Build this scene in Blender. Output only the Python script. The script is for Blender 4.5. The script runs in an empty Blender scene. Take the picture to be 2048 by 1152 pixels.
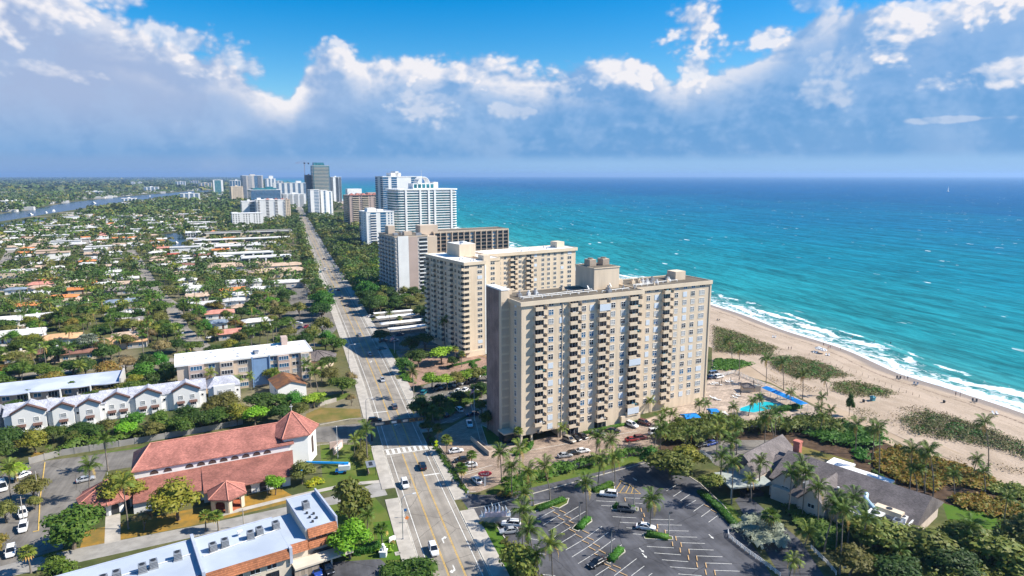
import bpy, math, random
import numpy as np
from mathutils import Vector
random.seed(7); RN = np.random.default_rng(11)
scene = bpy.context.scene
COL = scene.collection
R = math.radians
# ------------------------------------------------------------------ camera
FPX, CAMH, EYE_ROW, VAN_COL, CAMX = 1310.0, 84.0, 350.0, 572.0, -31.0     # in pixels of the 2048 x 1152 photograph
PITCH = math.atan((576 - EYE_ROW) / FPX)
CP, SP = math.cos(PITCH), math.sin(PITCH)
YAW = math.atan(-(VAN_COL - 1024) / FPX / (CP + (576 - EYE_ROW) / FPX * SP))   # the road runs along +y, the camera looks a little to its right
CYW, SYW = math.cos(YAW), math.sin(YAW)
cam_d = bpy.data.cameras.new('camera')
cam_d.sensor_width = 36; cam_d.lens = FPX / 2048 * 36
cam_d.clip_start = 1; cam_d.clip_end = 120000
cam = bpy.data.objects.new('camera', cam_d); COL.objects.link(cam)
cam.location = (CAMX, 0, CAMH); cam.rotation_euler = (math.pi / 2 - PITCH, 0, -YAW)
scene.camera = cam
# ------------------------------------------------------------------ light
EXPO = 0.8
SUN_AZ, SUN_EL = math.pi / 2 + YAW, R(43)                    # azimuth clockwise from +y: square to the view, from the sea side
sd = bpy.data.lights.new('sun', 'SUN'); sd.energy = 4.6; sd.angle = R(0.5); sd.color = (1.0, 0.94, 0.84)
sun = bpy.data.objects.new('sun', sd); COL.objects.link(sun)
sv = Vector((math.sin(SUN_AZ) * math.cos(SUN_EL), math.cos(SUN_AZ) * math.cos(SUN_EL), math.sin(SUN_EL)))
sun.rotation_euler = sv.to_track_quat('Z', 'Y').to_euler(); sun.location = (200, -100, 400)
vs = scene.view_settings; vs.view_transform = 'Standard'; vs.look = 'None'; vs.gamma = 1; vs.exposure = EXPO; vs.use_curve_mapping = False
scene.cycles.max_bounces = 6; scene.cycles.diffuse_bounces = 2; scene.cycles.glossy_bounces = 2
scene.cycles.transmission_bounces = 2; scene.cycles.transparent_max_bounces = 6; scene.cycles.volume_bounces = 0
# ------------------------------------------------------------------ sky
class NT:                                                    # small helper for node trees
 dim = '3D'
 def __init__(s, nt): s.nt = nt; s.N = nt.nodes; s.L = nt.links
 def n(s, t, **k):
  o = s.N.new(t)
  for a, v in k.items(): setattr(o, a, v)
  return o
 def put(s, sock, v):
  if isinstance(v, bpy.types.NodeSocket): s.L.new(v, sock)
  elif v is not None: sock.default_value = v
 def m(s, op, a, b=None, c=None, clamp=False):
  o = s.n('ShaderNodeMath', operation=op, use_clamp=clamp)
  s.put(o.inputs[0], a); s.put(o.inputs[1], b); s.put(o.inputs[2], c)
  return o.outputs[0]
 def v(s, op, a, b=None, k=0):
  o = s.n('ShaderNodeVectorMath', operation=op)
  s.put(o.inputs[0], a); s.put(o.inputs[1], b)
  return o.outputs[k]
 def xyz(s, x, y, z):
  o = s.n('ShaderNodeCombineXYZ'); s.put(o.inputs[0], x); s.put(o.inputs[1], y); s.put(o.inputs[2], z); return o.outputs[0]
 def noise(s, vec, scale, detail=4, rough=.55, dist=0.0, lac=2.0, out=0):
  o = s.n('ShaderNodeTexNoise', noise_dimensions=s.dim); s.put(o.inputs['Vector'], vec)
  o.inputs['Scale'].default_value = scale; o.inputs['Detail'].default_value = detail
  o.inputs['Roughness'].default_value = rough; o.inputs['Distortion'].default_value = dist; o.inputs['Lacunarity'].default_value = lac
  return o.outputs[out]
 def ss(s, x, lo, hi, a=0.0, b=1.0):
  o = s.n('ShaderNodeMapRange', interpolation_type='SMOOTHSTEP'); s.put(o.inputs[0], x)
  s.put(o.inputs[1], lo); s.put(o.inputs[2], hi); o.inputs[3].default_value = a; o.inputs[4].default_value = b
  return o.outputs[0]
 def mix(s, f, a, b):
  o = s.n('ShaderNodeMix', data_type='RGBA'); s.put(o.inputs[0], f); s.put(o.inputs[6], a); s.put(o.inputs[7], b); return o.outputs[2]
 def curve(s, x, pts):
  o = s.n('ShaderNodeFloatCurve'); c = o.mapping.curves[0]
  c.points[0].location = pts[0]; c.points[1].location = pts[-1]
  for p in pts[1:-1]: c.points.new(*p)
  for p in c.points: p.handle_type = 'AUTO_CLAMPED'
  o.mapping.update(); s.put(o.inputs[1], x); return o.outputs[0]
def C4(c): return (c[0], c[1], c[2], 1.0)
world = bpy.data.worlds.new('World'); scene.world = world; world.use_nodes = True
T = NT(world.node_tree); T.N.clear(); T.dim = '2D'
sky = T.n('ShaderNodeTexSky', sky_type='NISHITA', sun_disc=False)
sky.sun_elevation = SUN_EL; sky.sun_rotation = SUN_AZ; sky.altitude = 0; sky.air_density = 1.0; sky.dust_density = 0.6; sky.ozone_density = 3.0
hs = T.n('ShaderNodeHueSaturation'); hs.inputs['Saturation'].default_value = 1.62; hs.inputs['Value'].default_value = 1.0
T.L.new(sky.outputs[0], hs.inputs['Color'])
dirv = T.n('ShaderNodeTexCoord').outputs['Generated']
sep = T.n('ShaderNodeSeparateXYZ'); T.L.new(dirv, sep.inputs[0])
# degrees of bearing from the view axis and degrees above the horizon
az = T.m('MULTIPLY', T.m('ARCTAN2', T.m('SUBTRACT', T.m('MULTIPLY', sep.outputs[0], CYW), T.m('MULTIPLY', sep.outputs[1], SYW)),
  T.m('ADD', T.m('MULTIPLY', sep.outputs[0], SYW), T.m('MULTIPLY', sep.outputs[1], CYW))), 57.2958)
el = T.m('MULTIPLY', T.m('ARCSINE', sep.outputs[2]), 57.2958)
P2 = T.xyz(az, T.m('MULTIPLY', el, 1.35), 0.0)
def billow(vec):
 a = T.noise(vec, .16, 7, .56, .25)
 o = T.n('ShaderNodeTexVoronoi', feature='SMOOTH_F1', voronoi_dimensions='2D'); T.L.new(T.v('ADD', vec, T.v('SCALE', T.noise(vec, .6, 3, .5, out=1), None)), o.inputs['Vector'])
 o.inputs['Scale'].default_value = .62; o.inputs['Smoothness'].default_value = .35
 o2 = T.n('ShaderNodeTexVoronoi', feature='SMOOTH_F1', voronoi_dimensions='2D'); T.L.new(vec, o2.inputs['Vector']); o2.inputs['Scale'].default_value = 1.7; o2.inputs['Smoothness'].default_value = .3
 return T.m('SUBTRACT', T.m('SUBTRACT', a, T.m('MULTIPLY', o.outputs[0], .17)), T.m('MULTIPLY', o2.outputs[0], .10))
h0 = billow(P2)
h1 = billow(T.v('ADD', P2, (0.62, 0.5, 0.0)))                # the same field a step towards the sun
relief = T.m('SUBTRACT', h0, h1)
big = T.noise(P2, .055, 5, .55, .4)
rel2 = T.m('SUBTRACT', T.noise(P2, .16, 3, .5, .3), T.noise(T.v('ADD', P2, (1.5, 1.3, 0.0)), .16, 3, .5, .3))
# height of the top of the cloud bank over the bearing (degrees), as it stands in the photograph; carries on evenly round the horizon
az01 = T.m('MULTIPLY_ADD', az, 1 / 84.0, .5, clamp=True)
BANK = [(-42, 13.5), (-38, 14.2), (-34.5, 13.2), (-32, 11.8), (-29, 10.4), (-26, 9.6), (-22, 8.3), (-18.5, 6.6), (-17.6, 7.6), (-16, 9.6), (-14, 10.3), (-12.5, 9.4), (-8, 9.6), (-4, 9.6), (0, 9.3), (4, 9.2), (8, 9.3),
  (11.5, 9.0), (13, 7.6), (17, 8.2), (20, 9.4), (23, 11.6), (26, 12.2), (29, 11.6), (31, 11.4), (33, 12.6), (36.5, 13.6), (42, 12.5)]
top = T.m('MULTIPLY', T.curve(az01, [((a + 42) / 84, e / 20) for a, e in BANK]), 20.0)
edge = T.m('ADD', T.m('SUBTRACT', top, el), T.m('MULTIPLY', T.m('SUBTRACT', h0, .36), 3.4))
body = T.ss(edge, -0.25, 0.75)
puffs = None
for (a, e, ra, re, k) in [(15.0, 11.3, 2.7, 2.1, 1.0), (15.1, 8.4, 1.2, 1.3, .9), (29.0, 9.6, 1.9, 1.6, 1.0), (-30.4, 13.6, 2.0, 1.7, .8), (20.5, 10.6, 2.6, 1.2, .9), (36, 12.6, 3.2, 2.4, 1.0), (30.5, 11.2, 3.4, .7, .8),
       (10, 8.2, 1.6, 1.1, 1.0), (6.4, 7.0, 2.2, 1.0, .8), (-27.0, 9.4, 3.4, 1.3, .8), (-22.5, 8.0, 2.6, 1.0, .8), (34.5, 6.8, 4.2, .8, .75), (24.5, 5.9, 1.8, .9, .4), (-7, 5.8, 2.2, 1.3, .45), (1, 5.4, 3, .7, .4), (-33, 6.9, 3.0, .6, .5),
       (-26, 7.2, 2.4, .6, .7), (-37, 11.8, 4.5, 2.2, .8), (23.4, 13, 1.9, 1.4, .6), (34, 3.9, 5, .22, .35), (-15, 9.4, 2.4, 1.2, .8), (-5, 8.6, 3.4, 1.4, .85), (3, 8.0, 4, 1.5, .8), (26.6, 8.6, 2.0, 1.2, .35)]:
 dx = T.m('MULTIPLY', T.m('SUBTRACT', az, a), 1 / ra); dy = T.m('MULTIPLY', T.m('SUBTRACT', el, e), 1 / re)
 d = T.m('SUBTRACT', T.m('POWER', T.m('ADD', T.m('MULTIPLY', dx, dx), T.m('MULTIPLY', dy, dy)), .5), T.m('MULTIPLY', T.m('SUBTRACT', h0, .36), 3.3))
 q = T.m('MULTIPLY', T.ss(d, 1.2, .5), k)
 puffs = q if puffs is None else T.m('MAXIMUM', puffs, q)
cover = T.m('MAXIMUM', body, puffs)
near_top = T.m('MULTIPLY', T.m('MULTIPLY', T.ss(edge, 4.6, .3), body), T.m('MULTIPLY', T.ss(T.m('ABSOLUTE', T.m('ADD', az, 3.0)), 22, 12, .62, 1.0), T.ss(big, .34, .52, .55, 1.0)))
lit = T.m('MAXIMUM', T.m('MULTIPLY', puffs, T.m('MULTIPLY_ADD', rel2, 1.5, T.m('MULTIPLY_ADD', relief, 3.2, .66), clamp=True)),
   T.m('MULTIPLY', near_top, T.m('MULTIPLY_ADD', rel2, 2.6, T.m('MULTIPLY_ADD', relief, 2.2, .72), clamp=True)))
lit = T.m('ADD', lit, T.m('MULTIPLY', T.m('MULTIPLY', T.ss(big, .5, .72), body), T.ss(az, 10, -30, .04, .22)), clamp=True)
shade = T.mix(T.ss(T.m('ADD', el, T.m('MULTIPLY', relief, 16)), 1, 9.5), C4((.135, .35, .68)), C4((.24, .44, .76)))
shade = T.mix(T.m('MULTIPLY', T.ss(az, -2, -32), T.ss(el, .5, 6)), shade, C4((.39, .49, .72)))
shade = T.mix(T.m('MULTIPLY', T.m('ADD', T.ss(big, .44, .64), T.ss(h0, .32, .52)), .18), shade, C4((.42, .59, .85)))
shade = T.mix(T.ss(el, 1.9, .9), shade, T.mix(T.ss(az, -30, 10), C4((.24, .40, .68)), C4((.30, .53, .83))))
cloud = T.mix(T.m('MULTIPLY', T.m('POWER', lit, 1.35), 1.3, clamp=True), shade, C4((.93, .905, .935)))
bg1 = T.n('ShaderNodeBackground'); T.L.new(hs.outputs[0], bg1.inputs[0]); bg1.inputs[1].default_value = .092
bg2 = T.n('ShaderNodeBackground'); T.L.new(cloud, bg2.inputs[0]); bg2.inputs[1].default_value = 2 ** -EXPO
mx = T.n('ShaderNodeMixShader'); T.L.new(T.m('MULTIPLY', cover, .97), mx.inputs[0]); T.L.new(bg1.outputs[0], mx.inputs[1]); T.L.new(bg2.outputs[0], mx.inputs[2])
wo = T.n('ShaderNodeOutputWorld'); T.L.new(mx.outputs[0], wo.inputs[0])
world.cycles.sampling_method = 'MANUAL'; world.cycles.sample_map_resolution = 512
# ------------------------------------------------------------------ from the picture to the ground
def G(px, py, z=0.0):                                        # the place at height z seen at a pixel of the photograph
 a = (px - 1024) / FPX; b = (576 - py) / FPX
 t = (z - CAMH) / (-SP + b * CP); fw = (CP + b * SP) * t; r = a * t
 return (CAMX + r * CYW + fw * SYW, -r * SYW + fw * CYW)
def PX(x, y, z=0.0):
 x -= CAMX; r = x * CYW - y * SYW; fw = x * SYW + y * CYW; u = z - CAMH
 d = fw * CP - u * SP
 return (1024 + FPX * r / d, 576 - FPX * (fw * SP + u * CP) / d) if d > 1 else (-9999, -9999)
def ztop(x, y, py):
 lo, hi = 0.0, 250.0
 for _ in range(40):
  m = (lo + hi) / 2
  if PX(x, y, m)[1] > py: lo = m
  else: hi = m
 return lo
class Fr:                                                    # a local frame on the ground: u along, w away
 def __init__(s, o, deg): s.o = o; s.d = deg; a = R(deg); s.e = (math.cos(a), math.sin(a)); s.n = (-math.sin(a), math.cos(a))
 def __call__(s, u, w): return (s.o[0] + u * s.e[0] + w * s.n[0], s.o[1] + u * s.e[1] + w * s.n[1])
 def usolve(s, px, w=0, z=10, lo=-60, hi=400):
  for _ in range(50):
   m = (lo + hi) / 2; p = s(m, w)
   if PX(p[0], p[1], z)[0] < px: lo = m
   else: hi = m
  return lo
 def loc(s, p): dx, dy = p[0] - s.o[0], p[1] - s.o[1]; return (dx * s.e[0] + dy * s.e[1], dx * s.n[0] + dy * s.n[1])
# ------------------------------------------------------------------ materials
MATS = {}
def mat(name, col, var=.12, scale=.4, rough=.8, spec=.3, bump=0.0, bscale=None, metal=0.0, objcol=False, objvar=0.0, col2=None, detail=4, transl=0.0, coords='Object', stretch=None, huevar=0.0, coat=0.0):
 if name in MATS: return MATS[name]
 m = bpy.data.materials.new(name); m.use_nodes = True; t = NT(m.node_tree); t.N.clear()
 out = t.n('ShaderNodeOutputMaterial'); b = t.n('ShaderNodeBsdfPrincipled')
 tc = t.n('ShaderNodeTexCoord').outputs[coords] if coords != 'World' else t.n('ShaderNodeNewGeometry').outputs['Position']
 if stretch: tc = t.v('MULTIPLY', tc, stretch)
 oi = t.n('ShaderNodeObjectInfo')
 base = oi.outputs['Color'] if objcol else C4(col)
 nz = t.noise(tc, scale, detail, .6)
 f = t.ss(nz, .3, .7)
 if col2: c = t.mix(f, base, C4(col2))
 else:
  mul = t.n('ShaderNodeMix', data_type='RGBA', blend_type='MULTIPLY'); mul.inputs[0].default_value = 1.0
  t.put(mul.inputs[6], base); g = t.m('MULTIPLY_ADD', f, 2 * var, 1 - var); t.put(mul.inputs[7], t.xyz(g, g, g)); c = mul.outputs[2]
 if objvar or huevar:
  h = t.n('ShaderNodeHueSaturation'); t.put(h.inputs['Color'], c)
  t.put(h.inputs['Hue'], t.m('MULTIPLY_ADD', oi.outputs['Random'], huevar, .5 - huevar / 2))
  t.put(h.inputs['Value'], t.m('MULTIPLY_ADD', t.m('FRACT', t.m('MULTIPLY', oi.outputs['Random'], 7.3)), objvar * 2, 1 - objvar)); c = h.outputs[0]
 t.put(b.inputs['Base Color'], c); b.inputs['Roughness'].default_value = rough; b.inputs['Metallic'].default_value = metal
 b.inputs['Specular IOR Level'].default_value = spec; b.inputs['Coat Weight'].default_value = coat
 if bump:
  bn = t.n('ShaderNodeBump'); bn.inputs['Strength'].default_value = bump; bn.inputs['Distance'].default_value = .1
  t.put(bn.inputs['Height'], t.noise(tc, bscale or scale * 5, 4, .6)); t.put(b.inputs['Normal'], bn.outputs[0])
 if transl:
  tr = t.n('ShaderNodeBsdfTranslucent'); t.put(tr.inputs[0], c); mxx = t.n('ShaderNodeMixShader'); mxx.inputs[0].default_value = transl
  t.L.new(b.outputs[0], mxx.inputs[1]); t.L.new(tr.outputs[0], mxx.inputs[2]); t.L.new(mxx.outputs[0], out.inputs[0])
 else: t.L.new(b.outputs[0], out.inputs[0])
 MATS[name] = m; return m
def tile_mat(name, col, pitch=.34, var=.2, bump=.6, along=0, mortar=None):   # roof tiles, brick: rows with relief; per-piece tone
 if name in MATS: return MATS[name]
 m = mat(name, col, var, .5, .75, .3); t = NT(m.node_tree); b = [n for n in t.N if n.type == 'BSDF_PRINCIPLED'][0]
 tc = t.n('ShaderNodeTexCoord').outputs['Object']
 br = t.n('ShaderNodeTexBrick'); t.put(br.inputs['Vector'], tc if along == 0 else t.v('MULTIPLY', tc, (1, 1, 1)))
 br.inputs['Scale'].default_value = 1 / pitch; br.inputs['Color1'].default_value = C4([c * .78 for c in col]); br.inputs['Color2'].default_value = C4([min(1, c * 1.18) for c in col])
 br.inputs['Mortar'].default_value = C4(mortar or [c * .45 for c in col]); br.inputs['Mortar Size'].default_value = .03; br.inputs['Row Height'].default_value = .5 ; br.inputs['Brick Width'].default_value = 1.0
 nz = t.ss(t.noise(tc, .22, 5, .6), .3, .75)
 mul = t.n('ShaderNodeMix', data_type='RGBA', blend_type='MULTIPLY'); mul.inputs[0].default_value = 1
 g = t.m('MULTIPLY_ADD', nz, .5, .68); t.put(mul.inputs[6], br.outputs[0]); t.put(mul.inputs[7], t.xyz(g, g, g)); t.put(b.inputs['Base Color'], mul.outputs[2])
 bn = t.n('ShaderNodeBump'); bn.inputs['Strength'].default_value = bump; bn.inputs['Distance'].default_value = .06
 t.put(bn.inputs['Height'], br.outputs[1]); bn.invert = True; t.put(b.inputs['Normal'], bn.outputs[0])
 return m
# ------------------------------------------------------------------ meshes and objects
class MB:                                                    # collects faces, builds ONE mesh object
 def __init__(s): s.v = []; s.f = []; s.m = []
 def add(s, vs, fs, m=0):
  k = len(s.v); s.v += [tuple(p) for p in vs]; s.f += [tuple(i + k for i in f) for f in fs]; s.m += [m] * len(fs); return s
 def box(s, x0, x1, y0, y1, z0, z1, m=0, top=None, nobottom=False):
  fs = [(0, 3, 2, 1), (0, 1, 5, 4), (1, 2, 6, 5), (2, 3, 7, 6), (3, 0, 4, 7)]
  s.add([(x0, y0, z0), (x1, y0, z0), (x1, y1, z0), (x0, y1, z0), (x0, y0, z1), (x1, y0, z1), (x1, y1, z1), (x0, y1, z1)], fs[1:] if nobottom else fs, m)
  k = len(s.v) - 8; s.f.append((k + 4, k + 5, k + 6, k + 7)); s.m.append(m if top is None else top); return s
 def prism(s, poly, z0, z1, m=0, top=None):
  n = len(poly); s.add([(p[0], p[1], z0) for p in poly] + [(p[0], p[1], z1) for p in poly], [(i, (i + 1) % n, n + (i + 1) % n, n + i) for i in range(n)], m)
  k = len(s.v) - n; s.f.append(tuple(range(k, k + n))); s.m.append(m if top is None else top); return s
 def tube(s, p0, p1, r0, r1=None, n=6, m=0, cap=True):
  r1 = r0 if r1 is None else r1; p0 = Vector(p0); p1 = Vector(p1); d = (p1 - p0)
  if d.length < 1e-6: return s
  d.normalize(); a = d.orthogonal().normalized(); b = d.cross(a)
  vs = []
  for p, r in ((p0, r0), (p1, r1)):
   for i in range(n):
    t = 2 * math.pi * i / n; vs.append(p + (a * math.cos(t) + b * math.sin(t)) * r)
  fs = [(i, (i + 1) % n, n + (i + 1) % n, n + i) for i in range(n)]
  if cap: fs += [tuple(range(n, 2 * n)), tuple(range(n - 1, -1, -1))]
  return s.add(vs, fs, m)
 def path(s, pts, radii, n=6, m=0):
  for i in range(len(pts) - 1): s.tube(pts[i], pts[i + 1], radii[i], radii[i + 1], n, m, cap=(i == len(pts) - 2))
  return s
 def bar(s, p0, p1, w, h, m=0):                           # a square-section bar
  p0 = Vector(p0); p1 = Vector(p1); d = p1 - p0
  side = Vector((-d.y, d.x, 0)); side = side.normalized() * w / 2 if side.length > 1e-6 else Vector((w / 2, 0, 0)); up = d.normalized().cross(side.normalized()) * h / 2
  vs = [p + a * side + b * up for p in (p0, p1) for a, b in ((-1, -1), (1, -1), (1, 1), (-1, 1))]
  return s.add(vs, [(0, 3, 2, 1), (4, 5, 6, 7), (0, 1, 5, 4), (1, 2, 6, 5), (2, 3, 7, 6), (3, 0, 4, 7)], m)
 def mesh(s, name, mats):
  me = bpy.data.meshes.new(name); me.from_pydata(s.v, [], s.f)
  for mt in (mats if isinstance(mats, (list, tuple)) else [mats]): me.materials.append(mt)
  if any(s.m): me.polygons.foreach_set('material_index', s.m)
  me.update(); return me
 def build(s, name, mats, parent=None, loc=None, rz=None): return put(name, s.mesh(name, mats), parent, loc, rz)
def np_mesh(name, V, F, mats, mi=None):                      # V (n,3); F (m,4) or (m,3)
 V = np.asarray(V, np.float32); F = np.asarray(F, np.int32); k = F.shape[1]
 me = bpy.data.meshes.new(name); me.vertices.add(len(V)); me.vertices.foreach_set('co', V.ravel())
 me.loops.add(F.size); me.loops.foreach_set('vertex_index', F.ravel()); me.polygons.add(len(F))
 me.polygons.foreach_set('loop_start', np.arange(0, F.size, k, dtype=np.int32))
 try: me.polygons.foreach_set('loop_total', np.full(len(F), k, np.int32))
 except Exception: pass
 for mt in (mats if isinstance(mats, (list, tuple)) else [mats]): me.materials.append(mt)
 if mi is not None: me.polygons.foreach_set('material_index', np.asarray(mi, np.int32))
 me.update(calc_edges=True); me.validate(); return me
def put(name, me, parent=None, loc=None, rz=None, sc=None):
 o = bpy.data.objects.new(name, me); COL.objects.link(o)
 if parent: o.parent = parent
 if loc is not None: o.location = loc if len(loc) == 3 else (loc[0], loc[1], 0)
 if rz is not None: o.rotation_euler = (0, 0, rz)
 if sc is not None: o.scale = sc if isinstance(sc, tuple) else (sc, sc, sc)
 return o
def tag(o, label, cat, group=None):
 o['label'] = label; o['category'] = cat
 if group: o['group'] = group
 return o
def thing(name, label, cat, loc=(0, 0, 0), rz=0.0, group=None): return tag(put(name, None, None, loc, rz), label, cat, group)
def struct(o): o['kind'] = 'structure'; return o
def stuff(o): o['kind'] = 'stuff'; return o
def sheet(name, poly, z, m, kind='structure', parent=None):  # a flat sheet a few mm above the one below
 from mathutils.geometry import tessellate_polygon
 pts = [Vector((p[0], p[1], 0)) for p in poly]
 tris = tessellate_polygon([pts]); mb = MB()
 fs = []
 for t in tris:
  a, b, c = (pts[i] for i in t)
  fs.append(tuple(t) if (b - a).cross(c - a).z > 0 else (t[0], t[2], t[1]))
 mb.add([(p[0], p[1], z) for p in poly], fs)
 o = mb.build(name, m, parent)
 if kind: o['kind'] = kind
 return o
def PG(pts): return [G(*p) for p in pts]
def kerb(name, line, m, w=.18, h=.14, z0=0.0, closed=False):     # a real step along a line
 mb = MB(); L = list(line) + ([line[0]] if closed else [])
 for a, b in zip(L[:-1], L[1:]): mb.bar((a[0], a[1], z0 + h / 2), (b[0], b[1], z0 + h / 2), w, h)
 return struct(mb.build(name, m))
def inpoly(x, y, poly):
 c = False; j = len(poly) - 1
 for i in range(len(poly)):
  if (poly[i][1] > y) != (poly[j][1] > y) and x < (poly[j][0] - poly[i][0]) * (y - poly[i][1]) / (poly[j][1] - poly[i][1]) + poly[i][0]: c = not c
  j = i
 return c
NO_TREES = []                                                # outlines where nothing is planted at random
def keep_clear(poly): 
 xs = [p[0] for p in poly]; ys = [p[1] for p in poly]; NO_TREES.append((min(xs), max(xs), min(ys), max(ys), list(poly)))
def is_clear(x, y, pad=0):
 return not any(a - pad < x < b + pad and c - pad < y < d + pad and (pad or inpoly(x, y, p)) for a, b, c, d, p in NO_TREES)
def text_mesh(body, size, depth=.01):
 cu = bpy.data.curves.new('lettering', 'FONT'); cu.body = body; cu.size = size; cu.align_x = 'CENTER'; cu.align_y = 'CENTER'; cu.extrude = depth; return cu
# ------------------------------------------------------------------ sea, beach, land
SHORE = [(60, 220), (155, 217), (204, 215.5), (236, 220), (290, 226), (340, 232), (371, 234), (430, 229), (500, 217), (558, 211), (742, 209), (1036, 210), (1700, 165), (2310, 140), (3500, 100), (6000, 20), (9000, -150), (14000, -600), (22000, -1500), (32000, -3000)]
def shore_x(y):
 ys = [p[0] for p in SHORE]; xs = [p[1] for p in SHORE]
 b = np.interp(y, ys, xs)
 return b + np.where(np.asarray(y) < 1500, 2.2 * np.sin(np.asarray(y) / 31.0) + 1.3 * np.sin(np.asarray(y) / 12.7 + 1), 0)
def grid_sheet(name, xs2, ys, z, m, uvname=None, uv=None):
 # rows at ys; xs2[i] = array of x for the row; z array the same shape
 ny, nx = xs2.shape; V = np.stack([xs2, np.repeat(ys[:, None], nx, 1), z], -1).reshape(-1, 3)
 i = np.arange(ny - 1)[:, None] * nx + np.arange(nx - 1)[None]
 F = np.stack([i, i + 1, i + nx + 1, i + nx], -1).reshape(-1, 4)
 me = np_mesh(name, V, F, m)
 at = me.attributes.new('offshore', 'FLOAT', 'POINT'); at.data.foreach_set('value', np.asarray(uv, np.float32).ravel())
 me.polygons.foreach_set('use_smooth', np.ones(len(F), bool))
 return put(name, me)
def sea_material():
 m = bpy.data.materials.new('sea_water'); m.use_nodes = True; t = NT(m.node_tree); t.N.clear(); t.dim = '2D'; MATS['sea'] = m
 out = t.n('ShaderNodeOutputMaterial'); b = t.n('ShaderNodeBsdfPrincipled'); t.L.new(b.outputs[0], out.inputs[0])
 s = t.n('ShaderNodeAttribute', attribute_name='offshore').outputs['Fac']
 pos = t.n('ShaderNodeNewGeometry').outputs['Position']
 patch = t.noise(t.v('MULTIPLY', pos, (.004, .0016, 0)), 1.0, 5, .6)
 streak = t.noise(t.v('MULTIPLY', pos, (.05, .008, 0)), 1.0, 5, .65)
 sd = t.m('ADD', s, t.m('MULTIPLY', t.m('SUBTRACT', patch, .5), t.m('MULTIPLY', s, 1.1)))
 deep = t.n('ShaderNodeValToRGB'); r = deep.color_ramp; r.interpolation = 'EASE'
 ST = [(0.0, (.17, .27, .235)), (.06, (.045, .235, .235)), (.16, (.014, .205, .235)), (.34, (.005, .170, .240)), (.55, (.003, .130, .240)), (.8, (.0015, .092, .22)), (1.0, (.001, .092, .235))]
 r.elements[0].position, r.elements[0].color = ST[0][0], C4(ST[0][1]); r.elements[1].position, r.elements[1].color = ST[-1][0], C4(ST[-1][1])
 for p, c in ST[1:-1]: e = r.elements.new(p); e.color = C4(c)
 t.put(deep.inputs[0], t.m('POWER', t.m('MULTIPLY', sd, 1 / 2600.0, clamp=True), .5))
 chop = t.noise(t.v('MULTIPLY', pos, (.20, .05, 0)), 1.0, 4, .65, .5); g = t.m('ADD', t.m('MULTIPLY_ADD', t.ss(streak, .32, .7), .42, .58), t.m('MULTIPLY', t.ss(chop, .35, .68), .42)); mul = t.n('ShaderNodeMix', data_type='RGBA', blend_type='MULTIPLY'); mul.inputs[0].default_value = 1
 t.put(mul.inputs[6], deep.outputs[0]); t.put(mul.inputs[7], t.xyz(g, g, g))
 # surf: lines of foam that follow the beach, broken up and laced, and scattered whitecaps further out
 along = t.noise(t.v('MULTIPLY', pos, (.012, .022, 0)), 1.0, 4, .6)
 lace = t.noise(t.v('MULTIPLY', pos, (.30, .22, 0)), 1.0, 7, .68, .8)
 s2 = t.m('ADD', s, t.m('MULTIPLY', t.m('SUBTRACT', along, .5), 26.0))
 foam = None
 for (c, wd, k) in [(1.2, 3.2, 1.05), (8.5, 4.0, .95), (18, 5.0, .92), (27.5, 3.0, .72)]:
  band = t.ss(t.m('ABSOLUTE', t.m('SUBTRACT', s if c < 2 else s2, c)), wd, wd * .25)
  gate = 1.0 if c < 2 else t.ss(t.noise(t.v('ADD', t.v('MULTIPLY', pos, (.006, .03, 0)), (c, c * 3.1, 0)), 1.0, 3, .5), .40, .56)
  q = t.m('MULTIPLY', t.m('MULTIPLY', band, gate), k); foam = q if foam is None else t.m('MAXIMUM', foam, q)
 wash = t.m('MULTIPLY', t.ss(s, 40, 2), .58)
 foam = t.m('MAXIMUM', foam, wash)
 foam = t.ss(t.m('ADD', foam, t.m('MULTIPLY', t.m('SUBTRACT', lace, .5), t.ss(s, 75, 30, 0.0, 1.7))), .34, .86)
 cap = t.noise(t.v('MULTIPLY', pos, (.11, .045, 0)), 1.0, 2, .5); capg = t.noise(t.v('MULTIPLY', pos, (.02, .006, 0)), 1.0, 3, .6)
 caps = t.m('MULTIPLY', t.ss(cap, .735, .78), t.ss(capg, .48, .60))
 foam = t.m('MAXIMUM', foam, t.m('MULTIPLY', caps, .85), clamp=True)
 col = t.mix(foam, mul.outputs[2], C4((.80, .84, .84)))
 t.put(b.inputs['Base Color'], col); t.put(b.inputs['Roughness'], t.m('MULTIPLY_ADD', foam, .5, .22)); b.inputs['Specular IOR Level'].default_value = 0; gl = t.n('ShaderNodeBsdfGlossy'); gl.inputs['Roughness'].default_value = .32; ms = t.n('ShaderNodeMixShader'); ms.inputs[0].default_value = .045; t.L.new(b.outputs[0], ms.inputs[1]); t.L.new(gl.outputs[0], ms.inputs[2]); t.L.new(ms.outputs[0], out.inputs[0])
 w1 = t.noise(t.v('MULTIPLY', pos, (.16, .045, 0)), 1.0, 6, .62, .6); w2 = t.noise(t.v('MULTIPLY', pos, (.028, .009, 0)), 1.0, 4, .6, .4)
 h = t.m('ADD', t.m('MULTIPLY', w1, 1.1), t.m('MULTIPLY', w2, 2.6))
 bn = t.n('ShaderNodeBump'); bn.inputs['Strength'].default_value = .85; bn.inputs['Distance'].default_value = 1.0; t.put(bn.inputs['Height'], h); t.put(b.inputs['Normal'], bn.outputs[0]); t.put(gl.inputs['Normal'], bn.outputs[0])
 return m
ys = np.concatenate([np.arange(40, 700, 3.0), np.arange(700, 1600, 8.0), np.array([1600, 1700, 1900, 2200, 2600, 3000, 3500, 4500, 6000, 9000, 14000, 22000, 32000.])])
sx = shore_x(ys)
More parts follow.
